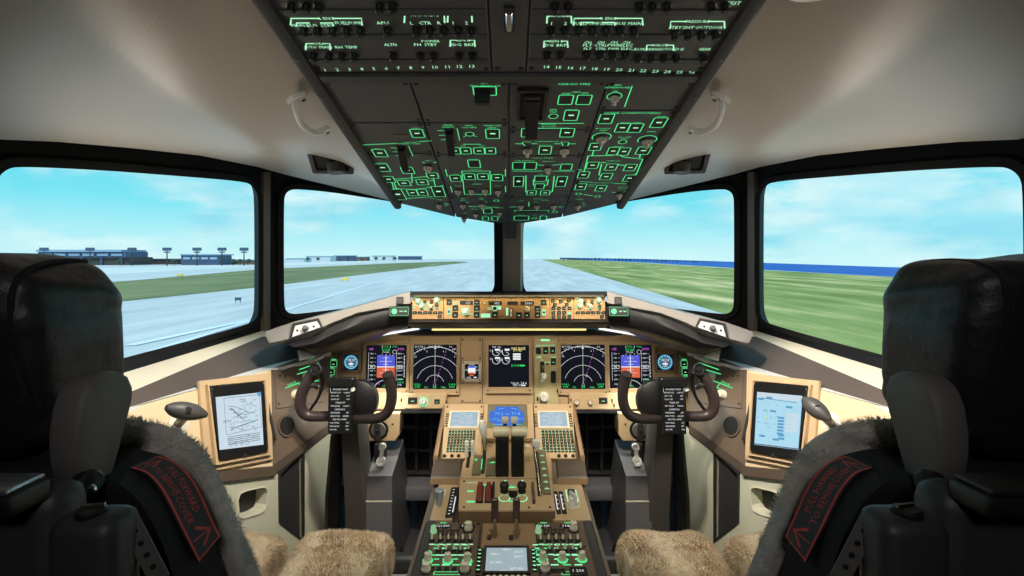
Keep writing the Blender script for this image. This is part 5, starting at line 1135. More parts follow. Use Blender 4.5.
# two thrust levers with ivory barrel grips
for px, x0, x1 in ((502.3, 495.5, 508.8), (517.6, 511.2, 524)):
    Y = 1.60; a, b = P(x0, 437, Y), P(x1, 473, Y); iv = QF.mat().inverted()
    mb = MB(); mb.box(a.x, b.x, Y-.012, Y+.055, b.z-.02, a.z, .004); mb.xform(lambda p: iv @ p); mb.build('thrust_lever', BLACK, tq, label='black thrust lever arm')
    c = P((x0+x1)/2, 432.5, Y); l = P(492.8 if px < 509 else 511.6, 432.5, Y).x; r = P(509.4 if px < 509 else 527.4, 432.5, Y).x
    mb = MB(); mb.lathe([(.001, l-.0), (.013, l), (.0165, l+.003), (.0165, r-.003), (.013, r), (.001, r)], 20, (0, 0, 0), None)
    mb.xform(lambda p: iv @ Vector((p.z, Y+.005+p.x, c.z+p.y))); mb.build('thrust_grip', IVORY, tq, label='ivory barrel grip')
    c = P(505 if px < 509 else 514.3, 420.5, Y+.04); mb = MB(); mb.box(c.x-.012, c.x+.012, Y+.035, Y+.055, c.z-.010, c.z+.010, .005); mb.xform(lambda p: iv @ p); mb.build('reverse_grip', WHITE, tq, label='white reverse lever grip')
    mb = MB(); mb.box(c.x-.006, c.x+.006, Y+.04, Y+.05, c.z-.04, c.z-.008, .002); mb.xform(lambda p: iv @ p); mb.build('reverse_stem', BLACK, tq)
u, v = QF.px(527.5, 450); mb = MB(); mb.lathe([(.009, 0), (.008, .012), (.0005, .013)], 14, (u, v, .004)); mb.build('side_button', IVORY, tq)
# flap lever and gate
pts = [QF.px(x, y) for x, y in ((543, 496), (551, 496), (544.5, 447), (536.5, 447))]; mb = MB(); mb.prism(pts, .003, .010, .001); mb.build('flap_gate', OLV, tq)
lg.use(GREENW)
for i, s_ in enumerate(('UP', '1', '5', '15', '20', '25', '30')): u, v = QF.px(540.8+i*1.0, 451+i*6.6); lg.text(s_, u, v, .0055, .0108); lg.rr(u, v-.006, .014, .002, .010, .0107)
mb = MB(); mb.tube([P(533.5, 446, 1.66), P(536, 462, 1.60), P(539, 480, 1.54), P(541, 495, 1.49)], [.004]*4, 8); mb.xform(lambda p: QF.mat().inverted() @ p); mb.build('flap_lever_arm', CHROME, tq)
a, b = P(531.8, 440, 1.665), P(539.6, 447.5, 1.665); mb = MB(); mb.box(a.x, b.x, 1.655, 1.68, b.z, a.z, .003); mb.xform(lambda p: QF.mat().inverted() @ p); mb.build('flap_lever_grip', WHITE, tq, label='white square flap lever grip')
# fuel cutoff switches, fire knobs, black bar
for px in (480, 488.5):
    u, v = QF.px(px, 495.5); du, dv = QF.size(px, 495.5, 5.4, 17); mb = MB(); mb.rr(u, v, du*1.3, dv*1.02, .004, .007, .002); mb.build('fuel_switch_well', BLACK, tq)
    mb = MB(); mb.loft([[(u-du/2, v+dv*.45, .006), (u+du/2, v+dv*.45, .006), (u+du/2, v-dv*.45, .006), (u-du/2, v-dv*.45, .006)], [(u-du*.42, v+dv*.42, .022), (u+du*.42, v+dv*.42, .022), (u+du*.42, v-dv*.3, .012), (u-du*.42, v-dv*.3, .012)]]); mb.build('fuel_switch', RED, tq, label='dark red fuel control switch')
qpl('fuel_switch_guard', 493.4, 495.5, 2.4, 18, .004, .018, BLACK)
for px in (504.4, 521.8):
    u, v = QF.px(px, 492.5); mb = MB(); mb.use(BLACK).lathe([(.012, 0), (.010, .010), (.014, .018), (.013, .026), (.006, .030), (.0005, .030)], 18, (u, v-.002, .004)); mb.use(GREENB).disc(u+.002, v+.006, .003, .0345, 10); mb.build('fire_knob', None, tq, label='black round knob over a green ring')
    u, v = QF.px(px, 499.5); lg.use(GREENB).arc(u, v, .0155, PI*.95, PI*2.05, .003, .0046); lg.arc(u, v, .0155, 0, PI, .0012, .0046)
qpl('lever_guard', 533.2, 495.5, 3, 19, .004, .016, BROWN)
lg.use(GREENW)
for s_, c in (('RUN', (470, 492)), ('CUTOFF', (470, 503)), ('FUEL CONTROL', (484, 486)), ('FIRE', (513, 488.5)), ('L', (512, 486)), ('R', (516, 503)), ('STAB TRIM', (472, 484))): u, v = QF.px(*c); lg.text(s_, u, v, .0055, .0046, wmax=.03)
for (x, y, w_, h_) in ((470.5, 492.5, 6, 1.6), (470.5, 503, 7, 1.8), (484.5, 486.6, 5, 2), (513, 495.5, 9, 7), (511.5, 488.5, 9, 1.4), (513.5, 502.6, 9, 1.4)):
    u, v = QF.px(x, y); du, dv = QF.size(x, y, w_, h_); lg.use(GREEN if h_ < 3 else BLACK).rr(u, v, du, dv, .004, .0045)
lg.build('lettering', None, tq, smooth=0)
for px, py in ((464, 482.5), (548, 482.5), (464, 508.5), (505, 482.5), (550, 508.5), (529, 509)): u, v = QF.px(px, py); inst(tq, 'fastener', 'fast3', lambda m: m.lathe([(.0038, 0), (.0034, .0012), (.0004, .0014)], 10), BLACK, (u, v, .004))
# --- side plates below the palm rests
t = panel('stabilizer_trim_panel', 'left side plate with a grey cup shaped lever and a black trim gauge', 'control panel', LP, 429.6, 485, 459, 521.5, TAN, -.012, .004)
u, v = LP.px(452.8, 503.5); du, dv = LP.size(452.8, 503.5, 9, 30); mb = MB(); mb.rr(u, v, du, dv, .004, .007, .003, .001); mb.build('gauge_window', BLACK, t)
mb = MB().use(SYMW)
for k in range(9): mb.rr(u-.004, v+(k-4)*dv*.1, .006, .0018, .007, .0076)
mb.rr(u+.006, v-dv*.1, .003, dv*.5, .007, .0076); mb.build('lettering', None, t, smooth=0)
u, v = LP.px(442.6, 494.5); du, dv = LP.size(442.6, 494.5, 6, 6); mb = MB(); mb.use(WHITE).rr(u, v, du, dv, .004, .0055); mb.use(RED).rr(u, v+dv*.15, du*.7, dv*.12, .0054, .0058); mb.rr(u, v-dv*.15, du*.6, dv*.12, .0054, .0058); mb.build('placard', None, t)
u, v = LP.px(439.5, 507); mb = MB(); mb.lathe([(.007, 0), (.009, .010), (.014, .040), (.0145, .048), (.012, .050), (.0005, .050)], 16, (u, v, .004)); mb.build('handle_cup', M('steel_cup', (176, 190, 198), .3, .4), t, label='pale blue grey cup lever')
t = panel('switch_side_panel', 'right side plate with a black gauge, a square switch and a white knob', 'control panel', LP, 553, 485, 581.5, 521.5, TAN, -.012, .004)
for px in (557, 562.5):
    u, v = LP.px(px, 504); du, dv = LP.size(px, 504, 4.6, 22); mb = MB(); mb.rr(u, v, du, dv, .004, .007, .002, .001); mb.build('gauge_window', BLACK, t)
    mb = MB().use(SYMW); mb.rr(u-du*.15, v, du*.2, dv*.7, .007, .0075)
    for k in range(4): mb.rr(u+du*.15, v+(k-1.5)*dv*.2, du*.25, .003, .007, .0075)
    mb.build('lettering', None, t, smooth=0)
u, v = LP.px(572, 498); du, dv = LP.size(572, 498, 14, 16); mb = MB(); mb.use(GREENW).fframe(u, v+.004, du*.8, dv*.78, .004, .0046, .003); mb.build('lettering', None, t, smooth=0)
o = pbtn(LP, t, (571.8, 495.6), 7, 7.2, GREENW, BLACK, .006); o.location.z = .004
o = kn(LP, t, (572.8, 507), .0145, .026, WHITE, .5, base=CREAM, bar=True); o.location.z = .004
# --- step plate with the two brown handles
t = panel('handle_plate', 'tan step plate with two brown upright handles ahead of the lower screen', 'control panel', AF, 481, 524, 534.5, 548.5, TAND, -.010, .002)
for px in (494.8, 516.4):
    a = P(px, 541, 1.345); q = AF.px(px, 538)
    mb = MB(); mb.rr(q[0], q[1], .009, .012, .002, .052, .002, .001); mb.build('handle_stem', TAND, t)
    mb = MB(); mb.rr(q[0], q[1]+.002, .019, .012, .045, .105, .003, .002); mb.build('handle_grip', M('handle_brown', (84, 52, 46), .3), t, label='glossy brown handle grip')
    mb = MB(); mb.rr(q[0]-.014, q[1]-.004, .012, .018, .002, .006, .002); mb.build('foot', DGREY, t)
# --- lower centre display unit
t = panel('control_display_unit', 'lower centre screen unit with pale screen between the radio panels', 'keypad unit', AF, 481.5, 549, 535, 600, BROWN, -.010, .003, group='control display units')
u, v = AF.px(506.5, 562); w, h = AF.size(506.5, 562, 41, 24)
mb = MB(); mb.frame(u, v, w+.014, h+.014, .007, .003, .009, .003); mb.build('screen_bezel', DGREY, t)
mb = MB(); mb.use(E('lower_unit_screen', (164, 184, 188), 1.0, .12, 30)).rr(u, v, w+.001, h+.001, .003, .0066); mb.use(SYMW)
for s_, x, y, q in (('FMC', -.28, .22, .2), ('ACT', .30, .32, .22), ('SELECT', .30, .12, .24), ('ACARS', -.25, -.12, .3), ('RETURN', .25, -.38, .3), ('--------', 0, -.44, .8), ('MENU', 0, .42, .2)): mb.text(s_, u+x*w, v+y*h, h*.09, .0070, wmax=q*w)
mb.build('screen', None, t, smooth=0)
for k in range(6):
    for q in (-1, 1): inst(t, 'line_select_key', 'lsk2', lambda m: m.use(BLACK).rr(0, 0, .012, .009, 0, .003, .001, .0006).use(GREENB).rr(0, 0, .007, .003, .0028, .0033), BLACK, (u+q*(w/2+.017), v+h*(.42-k*.165), .003))
for k in range(7): inst(t, 'round_key', 'rk2', lambda m: m.lathe([(.005, 0), (.005, .003), (.0004, .0035)], 10), IVORY, (u-w*.42+k*w*.14, v-h/2-.014, .003))
# --- radio panels
def tog(t, fr, c, z=.003):
    u, v = fr.px(*c); inst(t, 'toggle_switch', 'tgr', lambda m: (m.use(BLACK).rr(0, 0, .015, .017, 0, .003, .002, .001), m.use(BLACK).lathe([(.005, .003), (.004, .006)], 10), m.use(LGREY).tube([(0, 0, .003), (0, .003, .012), (0, .004, .017)], [.0022, .003, .002], 8), m.use(GREENW).rr(.002, -.0135, .013, .0032, 0, .0008)), BLACK, (u, v, z))
def radio(label, s):
    t = thing('radio_control_panel', label, 'radio panel', AF.mat(), 'radio control panels')
    xs = (429.5, 480.5) if s < 0 else (535.5, 586.5)
    a, b = AF.px(xs[0] if s < 0 else xs[0], 523.5), AF.px(xs[1], 523.5); bot = AF.px(509, 600)[1]
    mb = MB(); mb.plate(a[0], bot, b[0], a[1], -.010, .003, .002, .001); mb.build('face_plate', BROWN, t)
    Z = .003; lg = MB()
    L = (lambda x, y: (410+x/8.73, 510+y/8.73)) if s < 0 else (lambda x, y: (500+x/8.73, 510+y/8.73))
    K = dict(green=[(205, 205)], ivory=[(510, 185)], row1=[(270, 193), (340, 193), (400, 193), (270, 222), (340, 222), (400, 222)], t1=[(190, 283), (265, 283), (335, 283), (400, 283), (460, 283), (525, 283)], t2=[(245, 375), (315, 375), (380, 375), (440, 375), (510, 370)], k2=[(155, 455), (330, 460), (500, 460)], b=[(190, 530), (255, 530), (320, 530), (385, 530)], k3=[(140, 545), (478, 545)], d=(225, 430), d2=(440, 560)) if s < 0 else \
        dict(green=[(335, 205)], ivory=[(642, 185)], row1=[(405, 185), (470, 185), (535, 185), (405, 215), (470, 215), (535, 215)], t1=[(355, 283), (425, 283), (490, 283), (550, 283), (615, 283), (680, 283)], t2=[(435, 370), (505, 370), (570, 370), (635, 370), (705, 360)], k2=[(375, 450), (545, 450), (715, 445)], b=[(460, 545), (505, 545), (550, 545)], k3=[(395, 545)], d=(315, 470), d2=(520, 650))
    for c in K['green']: o = kn(AF, t, L(*c), .0085, .018, E('knob_lit_green', (168, 226, 170), .6), .2); o.location.z = Z
    for c in K['ivory']: o = kn(AF, t, L(*c), .0115, .022, LGREY, -.2, base=BLACK); o.location.z = Z
    for c in K['row1']: o = kn(AF, t, L(*c), .0062, .006, BROWN, 0, name='round_key', base=BLACK); o.location.z = Z
    for c in K['t1']+K['t2']: tog(t, AF, L(*c))
    for i, c in enumerate(K['k2']): o = kn(AF, t, L(*c), .0095, .020, LGREY, .3*i, base=GREEN); o.location.z = Z
    for c in K['b']: o = pbtn(AF, t, L(*c), 5, 3.6, None); o.location.z = Z
    for c in K['k3']: o = kn(AF, t, L(*c), .0115, .020, LGREY, -.3, base=BLACK); o.location.z = Z
    x0, x1 = K['d']
    for q0, q1 in ((x0, x0+130), (x0+210, x0+340)):
        c = L((q0+q1)/2, 157); u, v = AF.px(*c); du, dv = AF.size(*c, (q1-q0)/8.73, 3.2); mb = MB(); mb.rr(u, v, du, dv, .003, .006, .001); mb.build('frequency_window', BLACK, t); lg.use(SYMW).text('121.500' if q0 == x0 else '118.1', u, v, dv*.66, .0064, wmax=du*.85)
        u, v = AF.px(*L((q0+q1)/2, 122)); lg.use(GREEN).rr(u, v, .018, .003, .003, .0037)
    for (yy, w_) in ((315, 12), (345, 9), (405, 14), (440, 10), (490, 16)):
        for k in range(5): u, v = AF.px(*L((130 if s < 0 else 310)+k*90+random.uniform(-15, 15), yy)); lg.use(GREEN if k % 2 else GREENB).rr(u, v, w_*.0012, .0035, .003, .0037)
    if s < 0: u, v = AF.px(*L(155, 388))
    else: u, v = AF.px(*L(348, 380))
    lg.use(GREEN).arc(u, v, .0095, 0, 2*PI, .0028, .0038)
    u, v = AF.px(*L(K['d2'][0]-120 if s < 0 else K['d2'][1], 565)); lg.use(GREEN).fframe(u, v, .062, .012, .002, .0038, .001)
    if s > 0:
        u, v = AF.px(*L(685, 555)); mb = MB(); mb.rr(u, v, .042, .03, .003, .007, .002, .001); mb.build('frequency_window', BLACK, t); lg.use(SYMW).text('1 200', u, v, .009, .0075)
    lg.build('lettering', None, t, smooth=0)
    for px, py in ((xs[0]+2, 525.5), (xs[1]-2, 525.5), (xs[0]-2 if s < 0 else xs[0]+2, 548), (xs[1]-2, 548)): u, v = AF.px(px, py); inst(t, 'fastener', 'fast4', lambda m: m.lathe([(.0038, 0), (.0034, .0012), (.0004, .0014)], 10), BLACK, (u, v, .003))
radio('left radio panel crowded with knobs and toggles at the aft end of the pedestal', -1); radio('right radio panel crowded with knobs and toggles at the aft end of the pedestal', 1)
# ------------------------------------------------------------------ side consoles, tablets, tillers
LEDGE = [  # sill and console lines: forward, front, aft
    [(325, 322, 2.2), (292, 325, 2.08), (262, 328, 2.02), (128, 360, 1.44)],
    [(324, 327, 2.18), (291, 329, 2.05), (262, 331, 1.99), (128, 371.5, 1.41)],
    [(323, 336, 2.12), (290, 337, 1.99), (262, 336.5, 1.92), (128, 393, 1.29)],
    [(331, 349, 2.00), (311, 355, 1.93), (268, 365.5, 1.78), (128, 407.5, 1.255)],
    [(331, 352, 1.985), (313, 359.5, 1.88), (271, 369.5, 1.72), (122, 410.5, 1.245)]]
SIDE = {}
def poly_on(fr, pxs, s, flip=True):
    q = [fr.px(M2(x, s), y) for x, y in pxs]
    A = sum(q[i][0]*q[(i+1) % len(q)][1]-q[(i+1) % len(q)][0]*q[i][1] for i in range(len(q)))
    return q if A > 0 else q[::-1]
for s, nm in ((-1, 'left'), (1, 'right')):
    m = lambda a, s=s: P(M2(a[0], s), a[1], a[2])
    lines = []
    for L in LEDGE:
        ff_, f, a, b = (m(q) for q in L); lines.append([ff_, f, a, b, b+(b-a)*1.1])
    def strip(name, i, j, mat, label, lift=0, lip=True):
        mb = MB(); A, B = lines[i], lines[j]
        n = Vector((-.3*-s*0, 0, 0))
        mb.loft([[A[k], B[k], B[k]+Vector((s*.03, 0, -.03)), A[k]+Vector((s*.03, 0, -.03))] for k in range(len(A))])
        return mb.build(name, mat, None, smooth=0)
    struct(strip('trim_%d' % (4 if s < 0 else 7), 0, 1, FRAME, ''), nm+' black strip under the side window')
    struct(strip('trim_%d' % (5 if s < 0 else 8), 1, 2, SILL, ''), nm+' bright beige window sill')
    struct(strip('trim_%d' % (6 if s < 0 else 9), 2, 3, DBROWN, ''), nm+' brown side lining below the sill')
    # console: own plane, its face, lip and pocketed lower panel
    T1, T2, B1 = m((271, 369.5, 1.72)), m((122, 410.5, 1.245)), m((272.5, 466, 1.62))
    u = (T1-T2) if s < 0 else (T2-T1)
    KF = Fr((T1+T2)/2, u, T1-B1)
    T3 = m((331, 346, 2.0)); u2 = (T3-T1) if s < 0 else (T1-T3)
    FF = Fr((T1+T3)/2, u2, T1-B1)
    SIDE[s] = (KF, FF)
    con = thing('side_console', 'tan side console along the %s wall below the side window' % nm, 'side console', KF.mat()); inv = KF.mat().inverted()
    ext = T2+(T2-T1)*.9; bx = KF.at(*KF.px(M2(226, s), 470.5)); d = (B1-bx); bext = bx-d*2.6
    TPR = M('console_face_tan', (222, 198, 160), .5, noise=(30, .04), bump=(500, .06))
    mb = MB(); nrm = KF.n
    ring = [T1, T2, ext, bext, bx, B1]
    mb.loft([[inv @ p for p in ring], [inv @ (p-nrm*.03) for p in ring]]); mb.build('face_panel', TPR, con, smooth=0)
    mb = MB(); A, B = lines[3], lines[4]
    mb.loft([[inv @ q for q in (A[k], B[k], B[k]-Vector((0, 0, .012)), A[k]-Vector((0, 0, .012)))] for k in range(5)]); mb.build('top_ledge', GSWHITE, con, smooth=0, label='pale strip along the console top')
    # lip under the face
    low = Vector((0, 0, -.03)); inn = Vector((-s*.012, 0, 0))
    mb = MB(); ring = [B1, bx, bext]; mb.loft([[inv @ p, inv @ (p+inn), inv @ (p+inn+low), inv @ (p+low*1.2-inn*3)] for p in ring]); mb.build('lower_lip', BROWN, con, smooth=0)
    # forward brown facet
    R1, R2_ = m((331, 346, 2.0)), FF.at(*FF.px(M2(329, s), 424))
    mb = MB(); ring = [T1, R1, R2_, B1]; mb.loft([[inv @ p for p in ring], [inv @ (p-FF.n*.03) for p in ring]]); mb.build('forward_facet', BROWN, con, smooth=0, label='brown angled forward facet')
    mb = MB(); ring = [B1, R2_]; n2 = Vector((0, -.010, 0)); mb.loft([[inv @ p, inv @ (p+n2), inv @ (p+n2+low), inv @ (p+low*1.2)] for p in ring]); mb.build('facet_lip', DBROWN, con, smooth=0)
    # round cup recess in the facet
    fm = inv @ FF.mat()
    u, v = FF.px(M2(286, s), 426); mb = MB(); o2 = circ(u, v, .036, 28); i2 = circ(u, v, .030, 28); mb.ring(o2, i2, 0, .006); mb.xform(lambda p: fm @ p); mb.build('cup_holder_rim', DBROWN, con)
    mb = MB(); mb.lathe([(.030, .0045), (.027, .001), (.0005, .0008)], 28, (u, v, 0)); mb.xform(lambda p: fm @ p); mb.build('cup_holder_well', BLACKM, con)
    # pencil slot seam lines and fasteners
    for x, y in ((199, 388), (199, 405), (140, 418)):
        u, v = KF.px(M2(x, s), y); inst(con, 'fastener', 'fast5', lambda mm: mm.lathe([(.005, 0), (.004, .0015), (.0004, .0016)], 10), DGREY, (u, v, 0))
    # lower lining with pocket
    p0 = B1+low; p1 = bx+low; p2 = bext+low; wl = MB()
    # cream lining split around the pocket opening
    hz = Vector((p0.x-p1.x, p0.y-p1.y, 0)); LFm = Fr(p0, hz if s < 0 else -hz, (0, 0, 1)); kz = (p1-p0).z/(p1-p0).dot(LFm.u); lm = inv @ LFm.mat()
    low_t = MB(); hgt = p0.z
    pk = poly_on(LFm, ((238, 500), (240, 494), (245, 491.5), (262, 487.5), (266, 488.5), (267, 493), (266, 505), (264, 510), (258, 513.5), (243, 518), (239, 516)), s)
    pk = [tuple(Vector(pk[i]).lerp(Vector(pk[(i+1) % len(pk)]), k/6)) for i in range(len(pk)) for k in range(6)]
    pk = [(a_, b_-kz*a_) for a_, b_ in pk]; us = [q[0] for q in pk]; vs = [q[1] for q in pk]
    uN = LFm.o; e0 = (p0-LFm.o).dot(LFm.u); e1 = (p2-LFm.o).dot(LFm.u); ua, ub = min(e0, e1), max(e0, e1)
    c0, c1 = (min(us)+max(us))/2, (min(vs)+max(vs))/2
    out = []
    for x, y in pk:
        dx, dy = x-c0, y-c1; tt = min(((ub-c0)/dx if dx > 0 else (ua-c0)/dx) if abs(dx) > 1e-9 else 9e9, ((.004-c1)/dy if dy > 0 else (-hgt-.1-c1)/dy) if abs(dy) > 1e-9 else 9e9); out.append((c0+dx*tt, c1+dy*tt))
    for cc in ((ua, -hgt-.1), (ub, -hgt-.1), (ub, .004), (ua, .004)): k = min(range(len(out)), key=lambda i: math.dist(out[i], cc)); out[k] = cc
    low_t.loft([[(x, y, 0) for x, y in out], [(x, y, 0) for x, y in pk], [(x, y, -.045) for x, y in pk]], caps=False); ush = lambda p: Vector((p.x, p.y+kz*p.x, p.z)); low_t.xform(lambda p: lm @ ush(p)); low_t.build('lower_lining', CREAM, con, smooth=0, label='pale lower lining')
    mb = MB(); mb.prism(pk, -.05, -.045); mb.xform(lambda p: lm @ ush(p)); mb.build('pocket_back', DGREY, con)
    mb = MB(); mb.ring([(c0+(x-c0)*1.06, c1+(y-c1)*1.08) for x, y in pk], pk, 0, .003); mb.xform(lambda p: lm @ ush(p)); mb.build('pocket_rim', LGREY, con)
    # forward lower lining: footwell side with tall dark slot
    F0, F1 = B1+low, R2_+low+Vector((0, .05, 0)); hz = Vector((F1.x-F0.x, F1.y-F0.y, 0)); GFm = Fr(F0, hz if s < 0 else -hz, (0, 0, 1)); gm = inv @ GFm.mat()
    sl = poly_on(GFm, ((280, 474), (302.5, 451), (303, 540), (281, 520)), s); out = []
    a_, b_ = 0.0, (F1-F0).dot(GFm.u); ua, ub = min(a_, b_), max(a_, b_)
    qd = [(ua, -hgt), (ub, -hgt), (ub, .03), (ua, .03)]
    q4 = sorted(sl, key=lambda p: p[0]); lo_, hi_ = sorted(q4[:2], key=lambda p: p[1]), sorted(q4[2:], key=lambda p: p[1])
    q4 = [lo_[0], hi_[0], hi_[1], lo_[1]]
    ztop = lambda uu: .0+ (R2_.z-B1.z)*abs(uu)/abs((F1-F0).dot(GFm.u))
    qd = [(ua, -hgt), (ub, -hgt), (ub, ztop(ub)+.01), (ua, ztop(ua)+.01)]
    mb = MB(); mb.loft([[(x, y, 0) for x, y in qd], [(x, y, 0) for x, y in q4], [(x, y, -.012) for x, y in q4]], caps=False); mb.xform(lambda p: gm @ p); mb.build('footwell_lining', CREAM, con, smooth=0, label='pale lining beside the footwell')
    mb = MB(); mb.prism(q4, -.016, -.012); mb.xform(lambda p: gm @ p); mb.build('slot_back', DGREY, con)
    mb = MB(); q5 = inset_out(q4, .012); mb.ring(q5, q4, -.01, .004); mb.xform(lambda p: gm @ p); mb.build('slot_frame', DGREY, con)
    # --- oxygen panel on the facet
    ox = thing('oxygen_panel', 'grey brown panel with green lettering outboard of the %s control wheel' % nm, 'control panel', FF.mat())
    pts = poly_on(FF, ((274.5, 373), (326, 354.5), (323, 402), (276, 409)), s); mb = MB(); mb.prism(pts, .0006, .005, .001); mb.build('face_plate', BROWN, ox)
    lg = MB().use(GREEN); W_ = .0035
    for q in (((298, 370), (318, 363)), ((296, 374.5), (318, 368)), ((284, 388.5), (312, 378)), ((292, 391), (305, 386)), ((306, 384), (318, 380.5)), ((300, 394), (306, 386)), ((296, 383), (303, 391))): lg.stroke([FF.px(M2(x, s), y) for x, y in q], W_, .0056)
    for tx, c in (('OXYGEN', (308, 361)), ('MASK', (291, 384)), ('INTPH', (312, 374)), ('TEST', (296, 397))): u, v = FF.px(M2(c[0], s), c[1]); lg.text(tx, u, v, .011, .0056, wmax=.05)
    lg.build('lettering', None, ox, smooth=0)
    for c in ((294, 395), (305, 377)): u, v = FF.px(M2(c[0], s), c[1]); mb = MB(); mb.lathe([(.017, 0), (.016, .008), (.012, .022), (.0005, .024)], 16, (u, v, .005)); mb.build('selector_knob', LGREY, ox)
    for c in ((279, 376), (284, 376.5), (278, 404)): u, v = FF.px(M2(c[0], s), c[1]); inst(ox, 'fastener', 'fast6', lambda mm: mm.lathe([(.004, 0), (.003, .0015), (.0004, .0016)], 10), BLACK, (u, v, .005))
    # --- tablet in its mount
    mt = thing('tablet_mount', 'raised tan mounting frame holding the tablet on the %s console' % nm, 'mount', KF.mat())
    po = poly_on(KF, ((196.5, 381.5), (268, 373.5), (270.5, 460.5), (203, 474)), s); pi_ = poly_on(KF, ((203, 387.5), (259.5, 382), (263, 454.5), (212, 464)), s)
    mb = MB(); mb.prism(po, .0005, .012, .003); mb.build('base_plate', TAN, mt)
    mb = MB(); pm = [((a[0]*.25+b[0]*.75), (a[1]*.25+b[1]*.75)) for a, b in zip(po, pi_)]; mb.ring(pm, pi_, .012, .024); mb.build('raised_frame', TAN, mt)
    u, v = KF.px(M2(266.5, s), 418); mb = MB(); mb.rr(u, v, .006, .15, .012, .020, .002, .001); mb.build('clamp_bar', DGREY, mt)
    tb = thing('tablet', ('black tablet showing an airport chart on the left console' if s < 0 else 'black tablet showing a pale blue form on the right console'), 'tablet', KF.mat())
    pt = poly_on(KF, ((203.8, 388.3), (257.8, 383.6), (261.8, 453), (213.5, 462)), s)
    def rounded(q, r=.012):
        out = []; n = len(q)
        for i in range(n):
            a, b, c = Vector(q[i-1]), Vector(q[i]), Vector(q[(i+1) % n]); d1, d2 = (a-b).normalized(), (c-b).normalized()
            for k in range(5): t_ = k/4; out.append(tuple((b+d1*r)*(1-t_)**2+b*2*t_*(1-t_)+(b+d2*r)*t_**2))
        return out
    mb = MB(); mb.prism(rounded(pt), .0125, .027, .002); mb.build('case', BLACK, tb)
    px_s = ((208.3, 399), (254, 394), (256.6, 446), (212.3, 451.5))
    ps = poly_on(KF, px_s, s); mb = MB(); mb.prism(ps, .0268, .0275); mb.build('screen', TABS if s < 0 else TABB, tb, smooth=0)
    u, v = KF.px(M2(238, s), 457); mb = MB(); mb.lathe([(.006, .0268), (.0055, .0274), (.0004, .0272)], 16, (u, v, 0)); mb.build('home_button', DGREY, tb)
    # screen drawing: bilinear position inside the screen
    q = [Vector(KF.px(M2(x, s), y)) for x, y in (px_s if s < 0 else (px_s[1], px_s[0], px_s[3], px_s[2]))]
    def S(a, b): return (q[0]*(1-a)+q[1]*a)*(1-b)+(q[3]*(1-a)+q[2]*a)*b
    ang = math.atan2((q[1]-q[0]).y, (q[1]-q[0]).x); ww = (q[1]-q[0]).length; hh = (q[3]-q[0]).length
    g = MB(); R = random.Random(11+s)
    if s < 0:
        g.use(TABK)
        for a, b, c, d_ in ((.16, .04, .96, .04), (.96, .04, .97, .66), (.97, .66, .16, .74), (.16, .74, .16, .04)): g.stroke([S(a, b), S(c, d_)], .0012, .0279)
        for i in range(46):
            a, b = R.uniform(.17, .9), R.uniform(.06, .95); p_ = S(a, b); g.text(R.choice(['N', 'TWR 118.1', '24R', '06L', 'A', 'B2', 'ELEV', 'APRON', '1020', 'TAXI', '256']), p_.x, p_.y, .0042, .0279, rot=ang)
        for i in range(22): a, b = R.uniform(.2, .85), R.uniform(.08, .66); g.stroke([S(a, b), S(min(.95, a+R.uniform(-.15, .25)), min(.7, b+R.uniform(-.06, .12)))], .0011, .0279)
        g.stroke([S(.3, .24), S(.52, .46)], .003, .0279); g.stroke([S(.26, .64), S(.9, .52)], .0022, .0279)
        for k in range(5): g.stroke([S(.18, .78+k*.035), S(.92, .77+k*.033)], .0016, .0279); 
        for k in range(4): p_ = S(.24+k*.12, .92); g.arc(p_.x, p_.y, .006, 0, 2*PI, .001, .0279, 10)
        g.use(TABI); p_ = S(.96, .03); g.rr(p_.x, p_.y, .014, .012, .0275, .028)
        g.use(TABB)
        for k in range(8): a, b = R.uniform(.25, .8), R.uniform(.1, .6); p_ = S(a, b); g.rr(p_.x, p_.y, .016, .004, .0275, .0277)
    else:
        g.use(TABS); g.stroke([S(0, .04), S(1, .03)], .016, .0277)
        g.use(TABI)
        for k in range(6): p_ = S(.58, .40+k*.055); g.stroke([S(.52, .44+k*.06), S(.66, .44+k*.06)], .006, .0279)
        for c in ((.75, .22), (.40, .33), (.62, .77), (.62, .83), (.18, .82), (.50, .86), (.1, .12), (.3, .08)): g.stroke([S(c[0]-.07, c[1]), S(c[0]+.07, c[1])], .006, .0279)
        g.use(TABS)
        for k in range(5): g.stroke([S(.70, .36+k*.075), S(.96, .36+k*.075)], .009, .0279)
        g.use(TABK)
        for k in range(14): c = (R.uniform(.06, .5), R.uniform(.15, .66)); p_ = S(*c); g.text(R.choice(['FUEL', 'ZFW', 'TOW', '12', '340', 'CG']), p_.x, p_.y, .004, .0279, rot=ang)
        g.stroke([S(0, .985), S(1, .985)], .003, .0279); g.stroke([S(.1, .10), S(.9, .12)], .0014, .0279)
        g.use(GREEN).stroke([S(.27, .30), S(.27, .52)], .0022, .0280); g.use(SYMY).stroke([S(.27, .45), S(.27, .50)], .0024, .0281)
    g.build('lettering', None, tb, smooth=0)
    # --- tiller
    base = KF.hit(M2(178 if s < 0 else 186, s), 424); tl = thing('nose_wheel_tiller', ('grey bar shaped steering tiller on the left console' if s < 0 else 'grey bar shaped steering tiller beside the right tablet'), 'tiller', base)
    mb = MB(); mb.lathe([(.030, 0), (.030, .006), (.016, .010)], 18, (0, 0, 0), KF.n); mb.build('base_ring', LGREY, tl)
    if s < 0: e0, e1, c = P(166, 407.5, 1.20), P(207, 415, 1.27), P(188, 410, 1.235)
    else: e0, e1, c = P(803.5, 399, 1.29), P(830, 420, 1.22), P(818, 408, 1.255)
